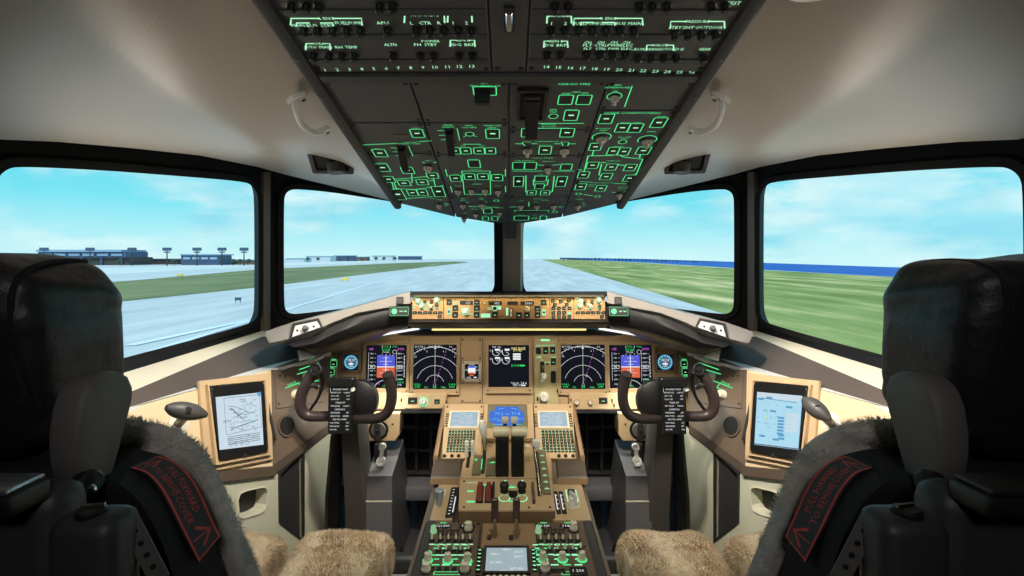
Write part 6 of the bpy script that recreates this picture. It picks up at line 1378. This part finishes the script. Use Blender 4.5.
    mb = MB(); mb.tube([Vector((0, 0, 0)), (c-base)*.5+KF.n*.01, c-base-Vector((0, 0, .008))], [.012, .010, .010], 10); mb.build('stem', TILLER, tl)
    mb = MB(); pth = [e0.lerp(e1, k/8)-base for k in range(9)]; mb.tube(pth, [.007, .015, .019, .021, .021, .020, .017, .012, .006], 14, flat=1.0); mb.build('handle_bar', TILLER, tl)
    f = (Vector((0, 0, EYE))-c).normalized(); mb = MB(); mb.use(BLACK).lathe([(.008, .018), (.008, .0215), (.0005, .022)], 14, c-base, f); mb.build('centre_cap', None, tl)
    # --- rolled chart / small white plate behind the left tiller
# ------------------------------------------------------------------ control wheels and columns
def yoke(s, dx):
    nm = 'left' if s < 0 else 'right'; X = lambda px: (M2(px, s))
    o = P(X(357), 400, 1.72)+Vector((dx, 0, 0))
    m = lambda px, py, Y: P(X(px), py, Y)+Vector((dx, 0, 0))-o
    t = thing('yoke', 'brown control wheel with a checklist clipboard in front of the %s displays' % nm, 'yoke', o)
    # the horn with the round switch end
    pts = smooth_path([m(330, 416, 1.70), m(316, 416.5, 1.695), m(305.5, 414.5, 1.69), m(300.5, 406, 1.685), m(302, 393, 1.68), m(308.5, 380, 1.675), m(315, 370.5, 1.67)], 5)
    n = len(pts); mb = MB(); mb.tube(pts, [.0165+.003*(i/n) for i in range(n)], 14); mb.build('outer_horn', YOKE, t, smooth=60)
    d = (m(315, 370.5, 1.66)-m(309, 380, 1.69)).normalized(); f = Vector((.05*-s, -1, .25)).normalized()
    c = m(316, 369.5, 1.665); mb = MB(); mb.lathe([(.020, -.014), (.0215, .004), (.0205, .012), (.017, .013), (.016, .009), (.010, .008), (.0095, .013), (.0005, .0135)], 20, c, f); mb.build('thumb_switch', BLACK, t)
    mb = MB(); mb.tube(smooth_path([m(308, 386, 1.678), m(313, 385, 1.67), m(319, 387.5, 1.675)], 3), .0085, 10); mb.build('trim_switch', DGREY, t)
    c = m(315.5, 386, 1.662); mb = MB(); mb.lathe([(.007, 0), (.006, .006), (.0005, .007)], 12, c, f); mb.build('trim_button', BLACK, t)
    mb = MB(); mb.tube(smooth_path([m(320, 370, 1.69), m(323, 380, 1.70), m(319, 396, 1.70), m(310, 410, 1.70)], 4), [.012, .012, .011, .010, .009, .008, .007, .006, .005, .005, .005, .005, .005], 10); mb.build('cable_cover', BLACK, t)
    pts = smooth_path([m(352, 418.5, 1.71), m(368, 419, 1.70), m(380, 417.5, 1.69), m(388, 411, 1.685), m(391.5, 400, 1.68), m(391, 388, 1.675), m(388.5, 378, 1.67), m(387.5, 374, 1.665)], 5)
    n = len(pts); mb = MB(); mb.tube(pts, [.0155+.003*(i/n) for i in range(n)], 14); mb.build('inner_horn', M('horn_dark_leather', (52, 44, 44), .34, noise=(40, .08)), t, smooth=60)
    mb = MB(); c = m(360, 400, 1.725); mb.lathe([(.064, .02), (.068, .008), (.066, -.014), (.05, -.022), (.0005, -.024)], 28, c, (0, 1, -.06)); 
    mb.xform(lambda p: Vector((p.x*.92+c.x*.08, p.y, c.z+(p.z-c.z)*1.0))); mb.build('hub', GSBLACK, t)
    # clipboard
    YB_ = 1.655; fr = Fr(P(X(340.5), 406, YB_)+Vector((dx, 0, 0)), (1, 0, 0), (0, .12, 1)); im = Matrix.Translation(-o) @ fr.mat()
    du, dv = fr.size(X(340.5), 408, 25, 51); a = fr.px(509+(X(340.5)-509), 433)[1]; 
    a = -(433-406)/F*YB_; b = (379-406)/F*YB_*-1
    mb = MB(); w0, w1 = .041, .036; mb.prism([(-w1, a), (w1, a), (w0, b-.018), (-w0, b-.018)], -.012, .004, .002); mb.xform(lambda p: im @ p); mb.build('clipboard', BLACK, t)
    mb = MB(); mb.rr(0, b-.012, .088, .030, -.014, .016, .006, .003); mb.xform(lambda p: im @ p); mb.build('clip', BLACK, t)
    g = MB().use(SYMW) ; R = random.Random(5)
    rows = ['ENGINE START', 'BEFORE TAXI', 'APU OFF', 'FLAPS SET', 'TAKEOFF', 'TRIM CHECKED', 'LANDING', 'SPEEDBRAKE', 'GEAR DOWN', 'SHUTDOWN', 'HYD PANEL', 'PARK BRAKE', 'SECURE']
    for i, r_ in enumerate(rows):
        y = b-.034-i*.0105
        if r_ in ('ENGINE START', 'TAKEOFF', 'LANDING', 'SHUTDOWN'): g.text(r_, 0, y, .0052, .0046, wmax=.05)
        else: g.text(r_, -.030, y, .0044, .0046, 'l', wmax=.030); g.text(R.choice(['SET', 'ON', 'OFF', 'ARMED', 'CHECK']), .030, y, .0044, .0046, 'r')
    for v in (-1, 1): g.stroke([(v*.033, b-.030), (v*.033, b-.044)], .001, .0046)
    g.xform(lambda p: im @ p); g.build('lettering', None, t, smooth=0)
    mb = MB(); mb.lathe([(.0075, .004), (.007, .008), (.0005, .009)], 14, (.040 if s < 0 else .041, b-.034, 0)); mb.xform(lambda p: im @ p); mb.build('clip_knob', WHITE, t)
    # column
    x = o.x; cz = o.z
    ct = thing('control_column', 'dark grey control column rising in front of the %s seat' % nm, 'control column', (x, 1.78, 0))
    mb = MB()
    def sec(z, y, w, d): return [Vector((-w, y-d-1.78, z)), Vector((w, y-d-1.78, z)), Vector((w+.012, y-d+.03-1.78, z)), Vector((w+.012, y+d-1.78, z)), Vector((-w-.012, y+d-1.78, z)), Vector((-w-.012, y-d+.03-1.78, z))]
    sh = s*.036
    mb.loft([[p+Vector((sh, 0, 0)) for p in sec(*q)] for q in ((0, 1.90, .044, .05), (.25, 1.86, .034, .045), (EYE-.62, 1.80, .029, .040), (EYE-.46, 1.765, .029, .035))]); mb.build('shaft', COLUMN, ct)
    mb = MB(); mb.tube([Vector((s*.125, .06, .02)), Vector((s*.115, .04, .3)), Vector((s*.095, .02, .52)), Vector((s*.07, .0, EYE-.54))], [.03, .028, .022, .018], 10); mb.build('cable_boot', BLACK, ct)
    mb = MB(); mb.loft([sec(.0, 1.90, .09, .09), sec(.03, 1.90, .085, .085), sec(.10, 1.89, .055, .06)]); mb.build('floor_boot', BLACKM, ct)
yoke(-1, 0); yoke(1, -.012)
# ------------------------------------------------------------------ footwells
for s, nm in ((-1, 'left'), (1, 'right')):
    m = lambda px, py, Y, s=s: P(M2(px, s), py, Y)
    fr = Fr(m(381, 427, 1.93), (1, 0, 0), (0, 0, 1))
    t = thing('rudder_trim_box', 'tan box with a round black dial below the %s panel shelf' % nm, 'control box', fr.mat())
    pts = poly_on(fr, ((364, 412), (400.5, 412), (400.5, 433), (396, 440), (370, 440), (364, 434)), s); mb = MB(); mb.prism(pts, -.06, .012, .003); mb.build('case', TAN, t)
    u, v = fr.px(M2(379.5, s), 428.5); mb = MB(); mb.use(BLACK).lathe([(.037, .012), (.036, .016), (.028, .017)], 28, (u, v, 0)); mb.use(MGREY).lathe([(.029, .016), (.027, .024), (.0005, .025)], 24, (u, v, 0)); mb.build('dial', None, t)
    mb = MB(); mb.rr(u, v, .022, .062, .022, .034, .006, .002); mb.build('dial_bar', DGREY, t); mb = MB(); mb.lathe([(.006, .034), (.005, .037), (.0005, .037)], 12, (u, v, 0)); mb.build('dial_screw', BLACK, t)
    for dx in (-.052, .052): inst(t, 'fastener', 'fast7', lambda mm: mm.lathe([(.004, 0), (.003, .002), (.0004, .002)], 10), BLACK, (u+dx, v+.02, .012))
    # pedal adjust stand with white crank
    b0 = m(383, 500, 1.84); t = thing('pedal_stand', 'grey box stand with a small white crank beside the %s control column' % nm, 'pedal stand', (b0.x, 1.86, 0))
    zt = m(383, 476, 1.82).z; x0, x1 = m(366, 476, 1.82).x-b0.x, m(392, 476, 1.82).x-b0.x
    lo_, hi_ = min(x0, x1), max(x0, x1)
    mb = MB(); mb.loft([[(lo_, -.04, 0), (hi_, -.04, 0), (hi_, .34, 0), (lo_, .34, 0)], [(lo_, -.04, zt), (hi_, -.04, zt), (hi_+.02*-s*0, .16, zt+.06), (lo_, .16, zt+.06)]]); mb.build('box', PEDALG, t, smooth=0)
    zs = m(383, 501, 1.82).z; mb = MB(); mb.box(lo_-.001, hi_+.001, -.0425, -.039, zs-.003, zs+.001); mb.build('seam', LGREY, t)
    mb = MB(); c = m(380, 466, 1.90)-Vector((b0.x, 1.86, 0)); mb.box(c.x-.020, c.x+.020, c.y-.01, c.y+.03, zt, c.z+.085, .005); mb.build('crank_post', DGREY, t)
    a = m(382.5, 447, 1.86)-Vector((b0.x, 1.86, 0)); b = m(381, 461, 1.86)-Vector((b0.x, 1.86, 0)); mb = MB(); mb.tube([a, b], [.008, .008], 10)
    for p_, r_ in ((a, .013), (b, .016)): mb.lathe([(r_, -.008), (r_, .008), (r_*.5, .009), (r_*.4, .002), (.0005, .002)], 16, p_, (0, -1, .1))
    mb.build('crank', WHITE, t)
    # pedals seen as dark grilles under the panel
    for k, (xa, xb) in enumerate(((402, 446), (316, 346))):
        A, B = m(xa, 412, 2.16), m(xb, 474, 2.16); lo, hi = min(A.x, B.x), max(A.x, B.x); cx = (lo+hi)/2
        t = thing('rudder_pedal', ('dark barred rudder pedal between the %s column and the pedestal' if k == 0 else 'dark barred rudder pedal outboard of the %s control column') % nm, 'pedal', (cx, 2.16, B.z))
        h = A.z-B.z; hw_ = (hi-lo)/2
        for i in range(4): x = -hw_+i*2*hw_/3; mb = MB(); mb.box(x-.006, x+.006, -.012, .012, 0, h, .003); mb.build('bar', DGREY, t)
        for i in range(3): z = h*(.02+i*.36); mb = MB(); mb.box(-hw_, hw_, -.010, .010, z-.006, z+.008, .003); mb.build('cross_bar', DGREY, t)
        mb = MB(); mb.box(-hw_, hw_, .03, .04, 0, h, .003); mb.build('tread_plate', BLACKM, t)
        mb = MB(); mb.box(-hw_-.01, hw_+.01, -.10, .06, -.07, -.012, .012); mb.build('foot_rest', PEDALG, t)
        mb = MB(); mb.box(-.03, .03, .0, .05, -B.z, -.05, .01); mb.build('pedal_arm', DGREY, t)
    A, B = m(386, 540, 1.62), m(424, 576, 1.62)
    kp = MB(); lo, hi = min(A.x, B.x), max(A.x, B.x); kp.box(min(s*.235, s*.42), max(s*.235, s*.42), 1.2, 1.78, .0, .06, .02, 3); o = kp.build('floor_tread', TREAD, None); tag(o, 'grey raised floor tread between the %s seat and the pedestal' % nm, 'floor tread')
    kb = MB(); kb.box(min(s*.235, s*.44), max(s*.235, s*.44), 1.79, 1.84, .0, .10, .015, 3); o = kb.build('foot_rail', DGREY, None); tag(o, 'dark foot rail across the floor ahead of the %s tread' % nm, 'rail')
# ------------------------------------------------------------------ pilot seats
def superq(mb, c, h, e1, e2, nu=40, nv=24, fn=None):
    def sp(x, p): return math.copysign(abs(x)**p, x)
    secs = []
    for j in range(nv+1):
        b = -PI/2+PI*j/nv; cb, sb = max(1e-4, abs(math.cos(b)))**e1, sp(math.sin(b), e1)
        row = []
        for i in range(nu):
            a = 2*PI*i/nu; p = Vector((h[0]*cb*sp(math.cos(a), e2), h[1]*cb*sp(math.sin(a), e2), h[2]*sb))
            if fn: p = fn(p)
            row.append(Vector(c)+p)
        secs.append(row)
    return mb.loft(secs)
def fur(mb, count, length, width, seed, lean=(0, 0, -.3), skip=None):
    """sheepskin pile: short blades standing on the faces already in mb"""
    r = np.random.default_rng(seed)
    V_ = np.array([tuple(v) for v in mb.v]); tris = []
    for f in mb.f:
        for k in range(1, len(f)-1): tris.append((f[0], f[k], f[k+1]))
    T = np.array(tris); A, B, C = V_[T[:, 0]], V_[T[:, 1]], V_[T[:, 2]]
    N = np.cross(B-A, C-A); ar = np.linalg.norm(N, axis=1)/2; ok = ar > 1e-9; A, B, C, N, ar = A[ok], B[ok], C[ok], N[ok], ar[ok]
    N = N/np.linalg.norm(N, axis=1)[:, None]
    cen = V_.mean(0); fl = np.sum(N*((A+B+C)/3-cen), 1) < 0; N[fl] *= -1
    pick = r.choice(len(ar), count, p=ar/ar.sum()); u = r.random((count, 2)); m_ = u.sum(1) > 1; u[m_] = 1-u[m_]
    p = A[pick]+(B[pick]-A[pick])*u[:, :1]+(C[pick]-A[pick])*u[:, 1:]; n = N[pick]
    # tufts: nearby blades lean the same way
    ph = np.stack([np.sin(p[:, 0]*70+p[:, 1]*41), np.sin(p[:, 1]*63+p[:, 2]*55+1), np.sin(p[:, 2]*77+p[:, 0]*39+2)], 1)
    d = n+1.0*ph+.30*r.normal(size=(count, 3))+np.array(lean); d /= np.linalg.norm(d, axis=1)[:, None]
    t = np.cross(d, r.normal(size=(count, 3))); t /= np.linalg.norm(t, axis=1)[:, None]
    L = length*(.6+.7*r.random((count, 1))); w = width*(.6+.8*r.random((count, 1)))
    q0, q1, q2 = p-t*w-n*.002, p+t*w-n*.002, p+d*L
    b = len(mb.v); vs = np.stack([q0, q1, q2], 1).reshape(-1, 3)
    mb.v.extend(map(tuple, vs)); k = len(mb.f); mb.f.extend((b+3*i, b+3*i+1, b+3*i+2) for i in range(count)); mb.mi.extend([mb.cur]*count)
def seat(s):
    nm = 'left' if s < 0 else 'right'; dx = 0 if s < 0 else -.016
    m = lambda px, py, Y: P(M2(px, s), py, Y)+Vector((dx, 0, 0))
    root = Vector((s*.55+dx, .70, 0))
    t = thing('pilot_seat', '%s pilot seat with black leather headrest, grey armrest and sheepskin covers' % nm, 'seat', root)
    R = lambda p: Vector(p)-root
    X = lambda x: s*abs(x)+dx               # inboard distance to world x
    # headrest
    hc = Vector((X(.618), .605, EYE-.112)); hh = (.127, .080, .114)
    def shape(p):
        z = p.z/hh[2]
        p = Vector((p.x*(1.0-.10*max(0, -z)**1.5-.03*max(0, z)**3), p.y*(1+.06*z)-p.z*.10, p.z))
        p.z += .004*math.sin(p.x*40)*max(0, z)
        # soft creases across the side
        p.x += s*.0022*math.sin(p.z*150+p.y*30); return p
    mb = MB(); superq(mb, R(hc), hh, .42, .42, 72, 48, shape); mb.build('headrest', LEATHER, t, smooth=70)
    def inside(q):
        p = q-hc; z = p.z/hh[2]; px_ = p.x/(1.0-.10*max(0, min(1.2, -z))**1.5-.03*max(0, z)**3); py_ = (p.y+p.z*.10)/(1+.06*z)
        return (abs(px_/hh[0])**(2/.42)+abs(py_/hh[1])**(2/.42))+abs(z)**(2/.42) < 1
    pip = []
    for a in ((86, 262), (70, 261), (52, 262), (36, 266), (22, 274), (13, 290), (11, 310), (13, 332), (20, 358), (30, 385), (40, 410)):
        e = Vector((0, 0, EYE)); d = Vector(((M2(a[0], s)-CX)/F, 1, -(a[1]-CY)/F)); Y = .45
        while Y < .72 and not inside(e+d*Y): Y += .0015
        if Y < .72: pip.append(R(e+d*Y))
    if len(pip) > 2: mb = MB(); mb.tube(smooth_path(pip, 4), .0032, 8); mb.build('piping', CLOTH, t)
    mb = MB(); mb.box(R((X(.70), 0, 0)).x, R((X(.52), 0, 0)).x, -.115, -.06, EYE-.34, EYE-.20, .01); mb.build('headrest_post', BLACKM, t)
    # folded armrest
    ax0, ax1 = X(.418)-dx, X(.452)-dx
    def sidept(px, py, x): Y = abs(x)*F/(509-px); return Vector((0, Y, EYE-(py-258)/F*Y))
    ap = [sidept(px, py, .418) for px, py in ((83, 480), (79.5, 460), (79, 436), (83, 406), (90, 388), (99, 378), (112, 371.5), (122, 371), (130, 376), (134.5, 387), (134, 398), (130, 414), (124, 436), (117, 462), (110, 486), (96, 490))]
    apc = sum(ap, Vector())/len(ap); secs = []
    for x, k in ((ax1, .86), (ax1-s*.006, 1.0), (ax0+s*.008, 1.0), (ax0+s*.002, .97), (ax0, .90)): secs.append([R(Vector((x, 0, 0))+apc+(p-apc)*k) for p in ap])
    mb = MB(); mb.loft(secs); mb.build('armrest', ARMG, t, smooth=50)
    c = sidept(91, 482, .41); c.x = X(.412)-dx; mb = MB(); mb.lathe([(.011, -.01), (.012, .004), (.009, .008), (.0005, .009)], 16, R(c), (-s, -.4, .2)); mb.build('armrest_knob', BLACK, t)
    mb = MB(); mb.lathe([(.0045, .008), (.004, .012), (.0005, .013)], 12, R(c+Vector((0, -.004, -.006))), (-s, -.5, .3)); mb.build('armrest_screw', CHROME, t)
    # back shell: dark cloth sides, label strip sewn on
    def sp(px, py, x=.385): q = sidept(px, py, x); q.x = X(x); return q
    def mp_(px, py, Y, k=0): q = P(M2(px, s), py, Y); q.x += dx-s*k; return q
    C1 = [mp_(*q) for q in ((112, 455, .605), (122, 450, .605), (145, 449, .607), (170, 456, .615), (190, 474, .632), (206, 510, .648), (221, 552, .668), (250, 640, .70))]
    C2 = [mp_(*q) for q in ((96, 476, .525), (104, 480, .520), (114, 485, .515), (134, 502, .52), (149, 526, .53), (162, 555, .54), (171, 585, .545), (185, 640, .56))]
    C1, C2 = smooth_path(C1, 4), smooth_path(C2, 4)
    secs = []
    for a, b in zip(C1, C2):
        d = Vector((s*.40, 0, 0)); e_ = Vector((s*.012, 0, 0)); mid = (a-b)
        secs.append([R(a+e_), R(a-mid*.06), R(b+mid*.06), R(b+e_), R(b+d), R(a+d)])
    mb = MB(); mb.loft(secs); mb.build('backrest_shell', CLOTH, t, smooth=50)
    # sheepskin over the front of the backrest
    cp = [mp_(*q) for q in ((112, 447, .63), (128, 440, .632), (160, 437, .64), (187, 450, .652), (206, 477, .668), (222, 517, .688), (244, 567, .715), (263, 612, .738), (285, 660, .765))]
    cp = smooth_path(cp, 4); hw_ = .205; secs = []; n = len(cp)
    for i, p in enumerate(cp):
        d = (cp[min(i+1, n-1)]-cp[max(i-1, 0)]); d.x = 0; d.normalize(); nn = Vector((0, -d.z, d.y)); th = .019+.010*min(1, i/n*1.6)
        row = []
        for k in range(28):
            a = 2*PI*k/28; cx_ = math.copysign(abs(math.cos(a))**.35, math.cos(a)); cy_ = math.copysign(abs(math.sin(a))**.7, math.sin(a))
            row.append(R(Vector((p.x+s*(hw_-.012)+cx_*hw_, p.y, p.z))+nn*cy_*th))
        secs.append(row)
    mb = MB(); mb.loft(secs); fur(mb, 60000, .0085, .0006, 5+s, (0, 0, -.15)); mb.build('sheepskin_back', FURG, t, smooth=0, label='grey sheepskin over the backrest')
    # woven label
    oe = smooth_path([mp_(*q, .008) for q in ((150, 456, .595), (166, 462, .602), (180, 474, .610), (191, 491, .618), (201, 513, .628), (212, 537, .638))], 6)
    ie = smooth_path([mp_(*q, .008) for q in ((123, 468, .555), (138, 473, .558), (150, 485, .562), (160, 501, .568), (173, 527, .578), (191, 562, .592))], 6)
    nL = len(oe)-1
    def LS(a, b, h=0):
        i = min(nL-1e-6, max(0, a*nL)); k = int(i); f = i-k; q = (oe[k].lerp(oe[k+1], f))*(b)+(ie[k].lerp(ie[k+1], f))*(1-b); return R(q+Vector((-s*(.001+h), 0, 0)))
    K = 24
    mb = MB(); mb.loft([[LS(k/K, 0), LS(k/K, 1), LS(k/K, 1, -.003), LS(k/K, 0, -.003)] for k in range(K+1)]); mb.build('label_strip', LABELM, t, smooth=0, label='woven label strip with red lettering and arrows')
    g = MB(); Lr = .175; Wd = .036
    for v in (.025, .975): g.stroke([(k/K*Lr, v*Wd) for k in range(K+1)], .0028, 0)
    for a in (.012, .988): g.stroke([(a*Lr, .02*Wd), (a*Lr, .98*Wd)], .0026, 0)
    flip = s > 0
    n0 = len(g.v)
    g.text('PULL FORWARD', .5*Lr, .66*Wd, .0085, 0, wmax=.62*Lr); g.text('TO REMOVE COVER', .5*Lr, .32*Wd, .0085, 0, wmax=.66*Lr)
    for a in (.10, .89): g.stroke([(a*Lr-.009, .36*Wd), (a*Lr, .82*Wd), (a*Lr+.009, .36*Wd)], .0036, 0); g.stroke([(a*Lr, .8*Wd), (a*Lr, .12*Wd)], .0012, 0)
    if flip: g.xform(lambda p: Vector((Lr-p.x, p.y, p.z)))
    # text is subdivided finely enough to follow the bend
    g.xform(lambda p: LS(p.x/Lr, p.y/Wd, .0008)); g.build('lettering', LABELR, t, smooth=0)
    # rear structure
    mb = MB(); x0, x1 = sorted((X(.382), X(.86))); mb.box(x0-root.x, x1-root.x, .43-.70, .475-.70, .30, EYE-.198, .018, 3); mb.build('back_frame', SEATG, t)
    mb = MB(); x0, x1 = sorted((X(.392), X(.86))); mb.box(x0-root.x, x1-root.x, .40-.70, .44-.70, EYE-.206, EYE-.188, .004); mb.build('rear_tray', BLACK, t)
    mb = MB(); mb.box(x0-root.x+.004, x1-root.x-.004, .402-.70, .438-.70, EYE-.188, EYE-.183, .002); mb.build('tray_plate', M('tray_steel', (150, 156, 166), .25, .8) if s < 0 else BLACK, t, label='steel tray plate' if s < 0 else 'black tray plate')
    mb = MB(); x0, x1 = sorted((X(.308), X(.362))); mb.box(x0-root.x, x1-root.x, .395-.70, .435-.70, .55, EYE-.205, .012, 3); mb.build('recline_housing', SEATG, t)
    mb = MB(); c = Vector((X(.336), .412, EYE-.205)); mb.lathe([(.011, -.004), (.011, .002), (.009, .004), (.0005, .004)], 16, R(c)); mb.build('housing_cap', BLACK, t)
    mb = MB(); mb.tube([R(c+Vector((-.008, 0, .005))), R(c+Vector((.008, .004, .005)))], .0018, 8); mb.build('housing_pin', CHROME, t)
    a, b = mp_(129, 521, .42), mp_(160, 580, .43)
    mb = MB(); ring = lambda p: [R(p+Vector((s*.006, -.004, 0))), R(p+Vector((-s*.004, .006, 0))), R(p+Vector((-s*.001, .010, 0))), R(p+Vector((s*.009, .0, 0)))]
    mb.loft([ring(a), ring(b)]); mb.build('recline_rail', MGREY, t)
    for k in range(4):
        q = a.lerp(b, .18+k*.2)+Vector((s*.001, .001, 0)); mb = MB(); mb.lathe([(.0022, 0), (.0022, .0012), (.0004, .0012)], 10, R(q), (-s*.7, -.7, 0)); mb.build('rail_hole', BLACKM, t)
    # thigh pads, base, legs
    for (xa, xb, ya, yb, zt_, nmx) in ((.262, .462, .80, 1.185, EYE-.612, 'inner'), (.520, .760, .80, 1.225, EYE-.635, 'outer')):
        x0, x1 = sorted((X(xa), X(xb)))
        def fn(v, x0=x0, x1=x1, ya=ya, yb=yb):
            f = (v.y+.70-ya)/(yb-ya); u = (v.x+root.x-(x0+x1)/2)/((x1-x0)/2)
            top = v.z > zt_-.06
            return Vector((v.x, v.y, v.z-(.036*max(0, (f-.80)/.2)**2 if top else 0)+(.010*(1-u*u) if top else 0)+(.004*math.sin(v.x*31+v.y*23) if top else 0)))
        mb = MB(); nx, ny = 10, 14
        bm = bmesh.new(); bmesh.ops.create_cube(bm, size=1.0)
        for v in bm.verts: v.co = Vector(((x0+x1)/2+v.co.x*(x1-x0)-root.x, (ya+yb)/2+v.co.y*(yb-ya)-.70, zt_-.055+v.co.z*.11))
        bmesh.ops.bevel(bm, geom=list(bm.edges), offset=.038, segments=3, profile=.6, affect='EDGES')
        bmesh.ops.subdivide_edges(bm, edges=[e for e in bm.edges if e.calc_length() > .05], cuts=8, use_grid_fill=True)
        bm.verts.index_update(); mb.add([fn(v.co.copy()) for v in bm.verts], [tuple(v.index for v in f.verts) for f in bm.faces]); bm.free()
        fur(mb, 70000, .0075, .0007, 21+s+int(xa*100), (0, .1, -.1)); mb.build('sheepskin_pad', FURB, t, smooth=0, label='brown sheepskin %s thigh pad' % nmx)
        mb = MB(); mb.box(x0-root.x+.012, x1-root.x-.012, ya-.70, yb-.02-.70, zt_-.145, zt_-.085, .012); mb.build('pad_base', BLACKM, t)
    mb = MB(); x0, x1 = sorted((X(.27), X(.80))); mb.box(x0-root.x, x1-root.x, .50-.70, .98-.70, .26, EYE-.70, .02); mb.build('seat_pan', BLACKM, t)
    mb = MB(); x0, x1 = sorted((X(.38), X(.72))); mb.box(x0-root.x, x1-root.x, .58-.70, .90-.70, .0, .27, .02); mb.build('seat_column', DGREY, t)
    return t
seat(-1); seat(1)
# ------------------------------------------------------------------ cockpit lights and added fills
def spot(name, loc, target, e, col, ang, size=.03): return light(name, 'SPOT', loc, e, col, size, target=target, spot=ang)
WC = (1, .90, .76)
for s in (-1, 1):
    spot('overhead_flood', (s*.26, 1.28, ovz(1.28)-.03), (s*.46, 2.0, EYE-.55), 40, (1, .90, .74), 60)
    spot('console_fill', (s*.26, 1.06, ovz(1.06)-.03), (s*.93, 1.36, EYE-.42), 54 if s < 0 else 74, (1, .94, .84), 56)  # added fill standing in for side window light, stronger on the right
    spot('footwell_flood', (s*.40, 1.90, EYE-.42), (s*.62, 1.72, .2), 4, (.95, 1, .9), 120)
    spot('seat_flood', (s*.16, 1.30, ovz(1.30)-.03), (s*.50, 1.12, .5), 16, (1, .93, .82), 40)
    spot('lining_fill', (s*.98, 1.30, EYE-.25), (s*.62, 1.32, EYE+.32), 7, (1, .88, .74), 96, .06)  # added spot without a fixture, brightens the lining above the windows
for s in (-1, 1): spot('map_light', (s*.33, 1.40, ovz(1.40)-.02), (s*.80, 1.68, EYE-.24), 9, (1, .96, .90), 34)
light('panel_flood_centre', 'AREA', (0, 1.875, P(0, 336.5, 1.875).z), .4, (1, .84, .60), .9, .02, target=(0, 2.0, P(0, 385, 2.0).z))
spot('aisle_flood', (0, 1.05, ovz(1.05)-.03), (0, 1.5, EYE-.74), 14, (1, .91, .74), 60)
spot('rear_overhead_fill', (0, -.50, EYE-.10), (0, .95, EYE+.36), 8, (1, .93, .86), 50, .15)  # unseen fill added behind the camera to brighten the overhead panel
spot('rear_seat_fill', (0, -.45, EYE+.42), (0, .7, EYE-.25), 8, (1, .95, .92), 90, .1)  # second added fill behind the camera, lifts the dark seat backs

# ------------------------------------------------------------------ pieces that sit on a part go one level down
SUB = {'symbology': ('screen',), 'dial_markings': ('dial_face',), 'lever_wheel': ('gear_lever',), 'flap_lever_grip': ('flap_lever_arm',), 'speedbrake_lever': ('speedbrake_stem',), 'clip': ('clipboard',), 'clip_knob': ('clipboard',),
       'trim_button': ('outer_horn',), 'trim_switch': ('outer_horn',), 'thumb_switch': ('outer_horn',), 'armrest_knob': ('armrest',), 'armrest_screw': ('armrest',), 'housing_pin': ('recline_housing',), 'housing_cap': ('recline_housing',), 'rail_hole': ('recline_rail',),
       'piping': ('headrest',), 'dial_screw': ('dial',), 'dial_bar': ('dial',), 'cup_holder_well': ('cup_holder_rim',), 'push_lens': ('push_light',), 'lens': ('lamp_barrel', 'rim'), 'pocket_back': ('lower_lining',), 'pocket_rim': ('lower_lining',), 'slot_back': ('footwell_lining',), 'slot_frame': ('footwell_lining',), 'screen_bezel': ('body',)}
st = lambda n: n.split('.')[0]
for root in [o for o in SC.objects if o.parent is None and o.children]:
    kids = list(root.children)
    for k in kids:
        n = st(k.name); want = SUB.get(n)
        if n == 'lettering' and st(root.name) in ('yoke', 'tablet', 'pilot_seat'): want = ('clipboard', 'screen', 'label_strip')
        if not want: continue
        for w_ in want:
            host = next((h for h in kids if st(h.name) == w_), None)
            if host is not None and tuple(host.location) == (0, 0, 0): k.parent = host; break
    for g_, b_ in zip([k for k in kids if st(k.name) == 'thrust_grip'], [k for k in kids if st(k.name) == 'thrust_lever']): g_.parent = b_
    for g_, b_ in zip([k for k in kids if st(k.name) == 'handle_grip'], [k for k in kids if st(k.name) == 'handle_stem']): g_.parent = b_
    for g_, b_ in zip([k for k in kids if st(k.name) == 'reverse_grip'], [k for k in kids if st(k.name) == 'reverse_stem']): g_.parent = b_
    for g_, b_ in zip([k for k in kids if st(k.name) == 'sheepskin_pad'], [k for k in kids if st(k.name) == 'pad_base']): g_.parent = b_
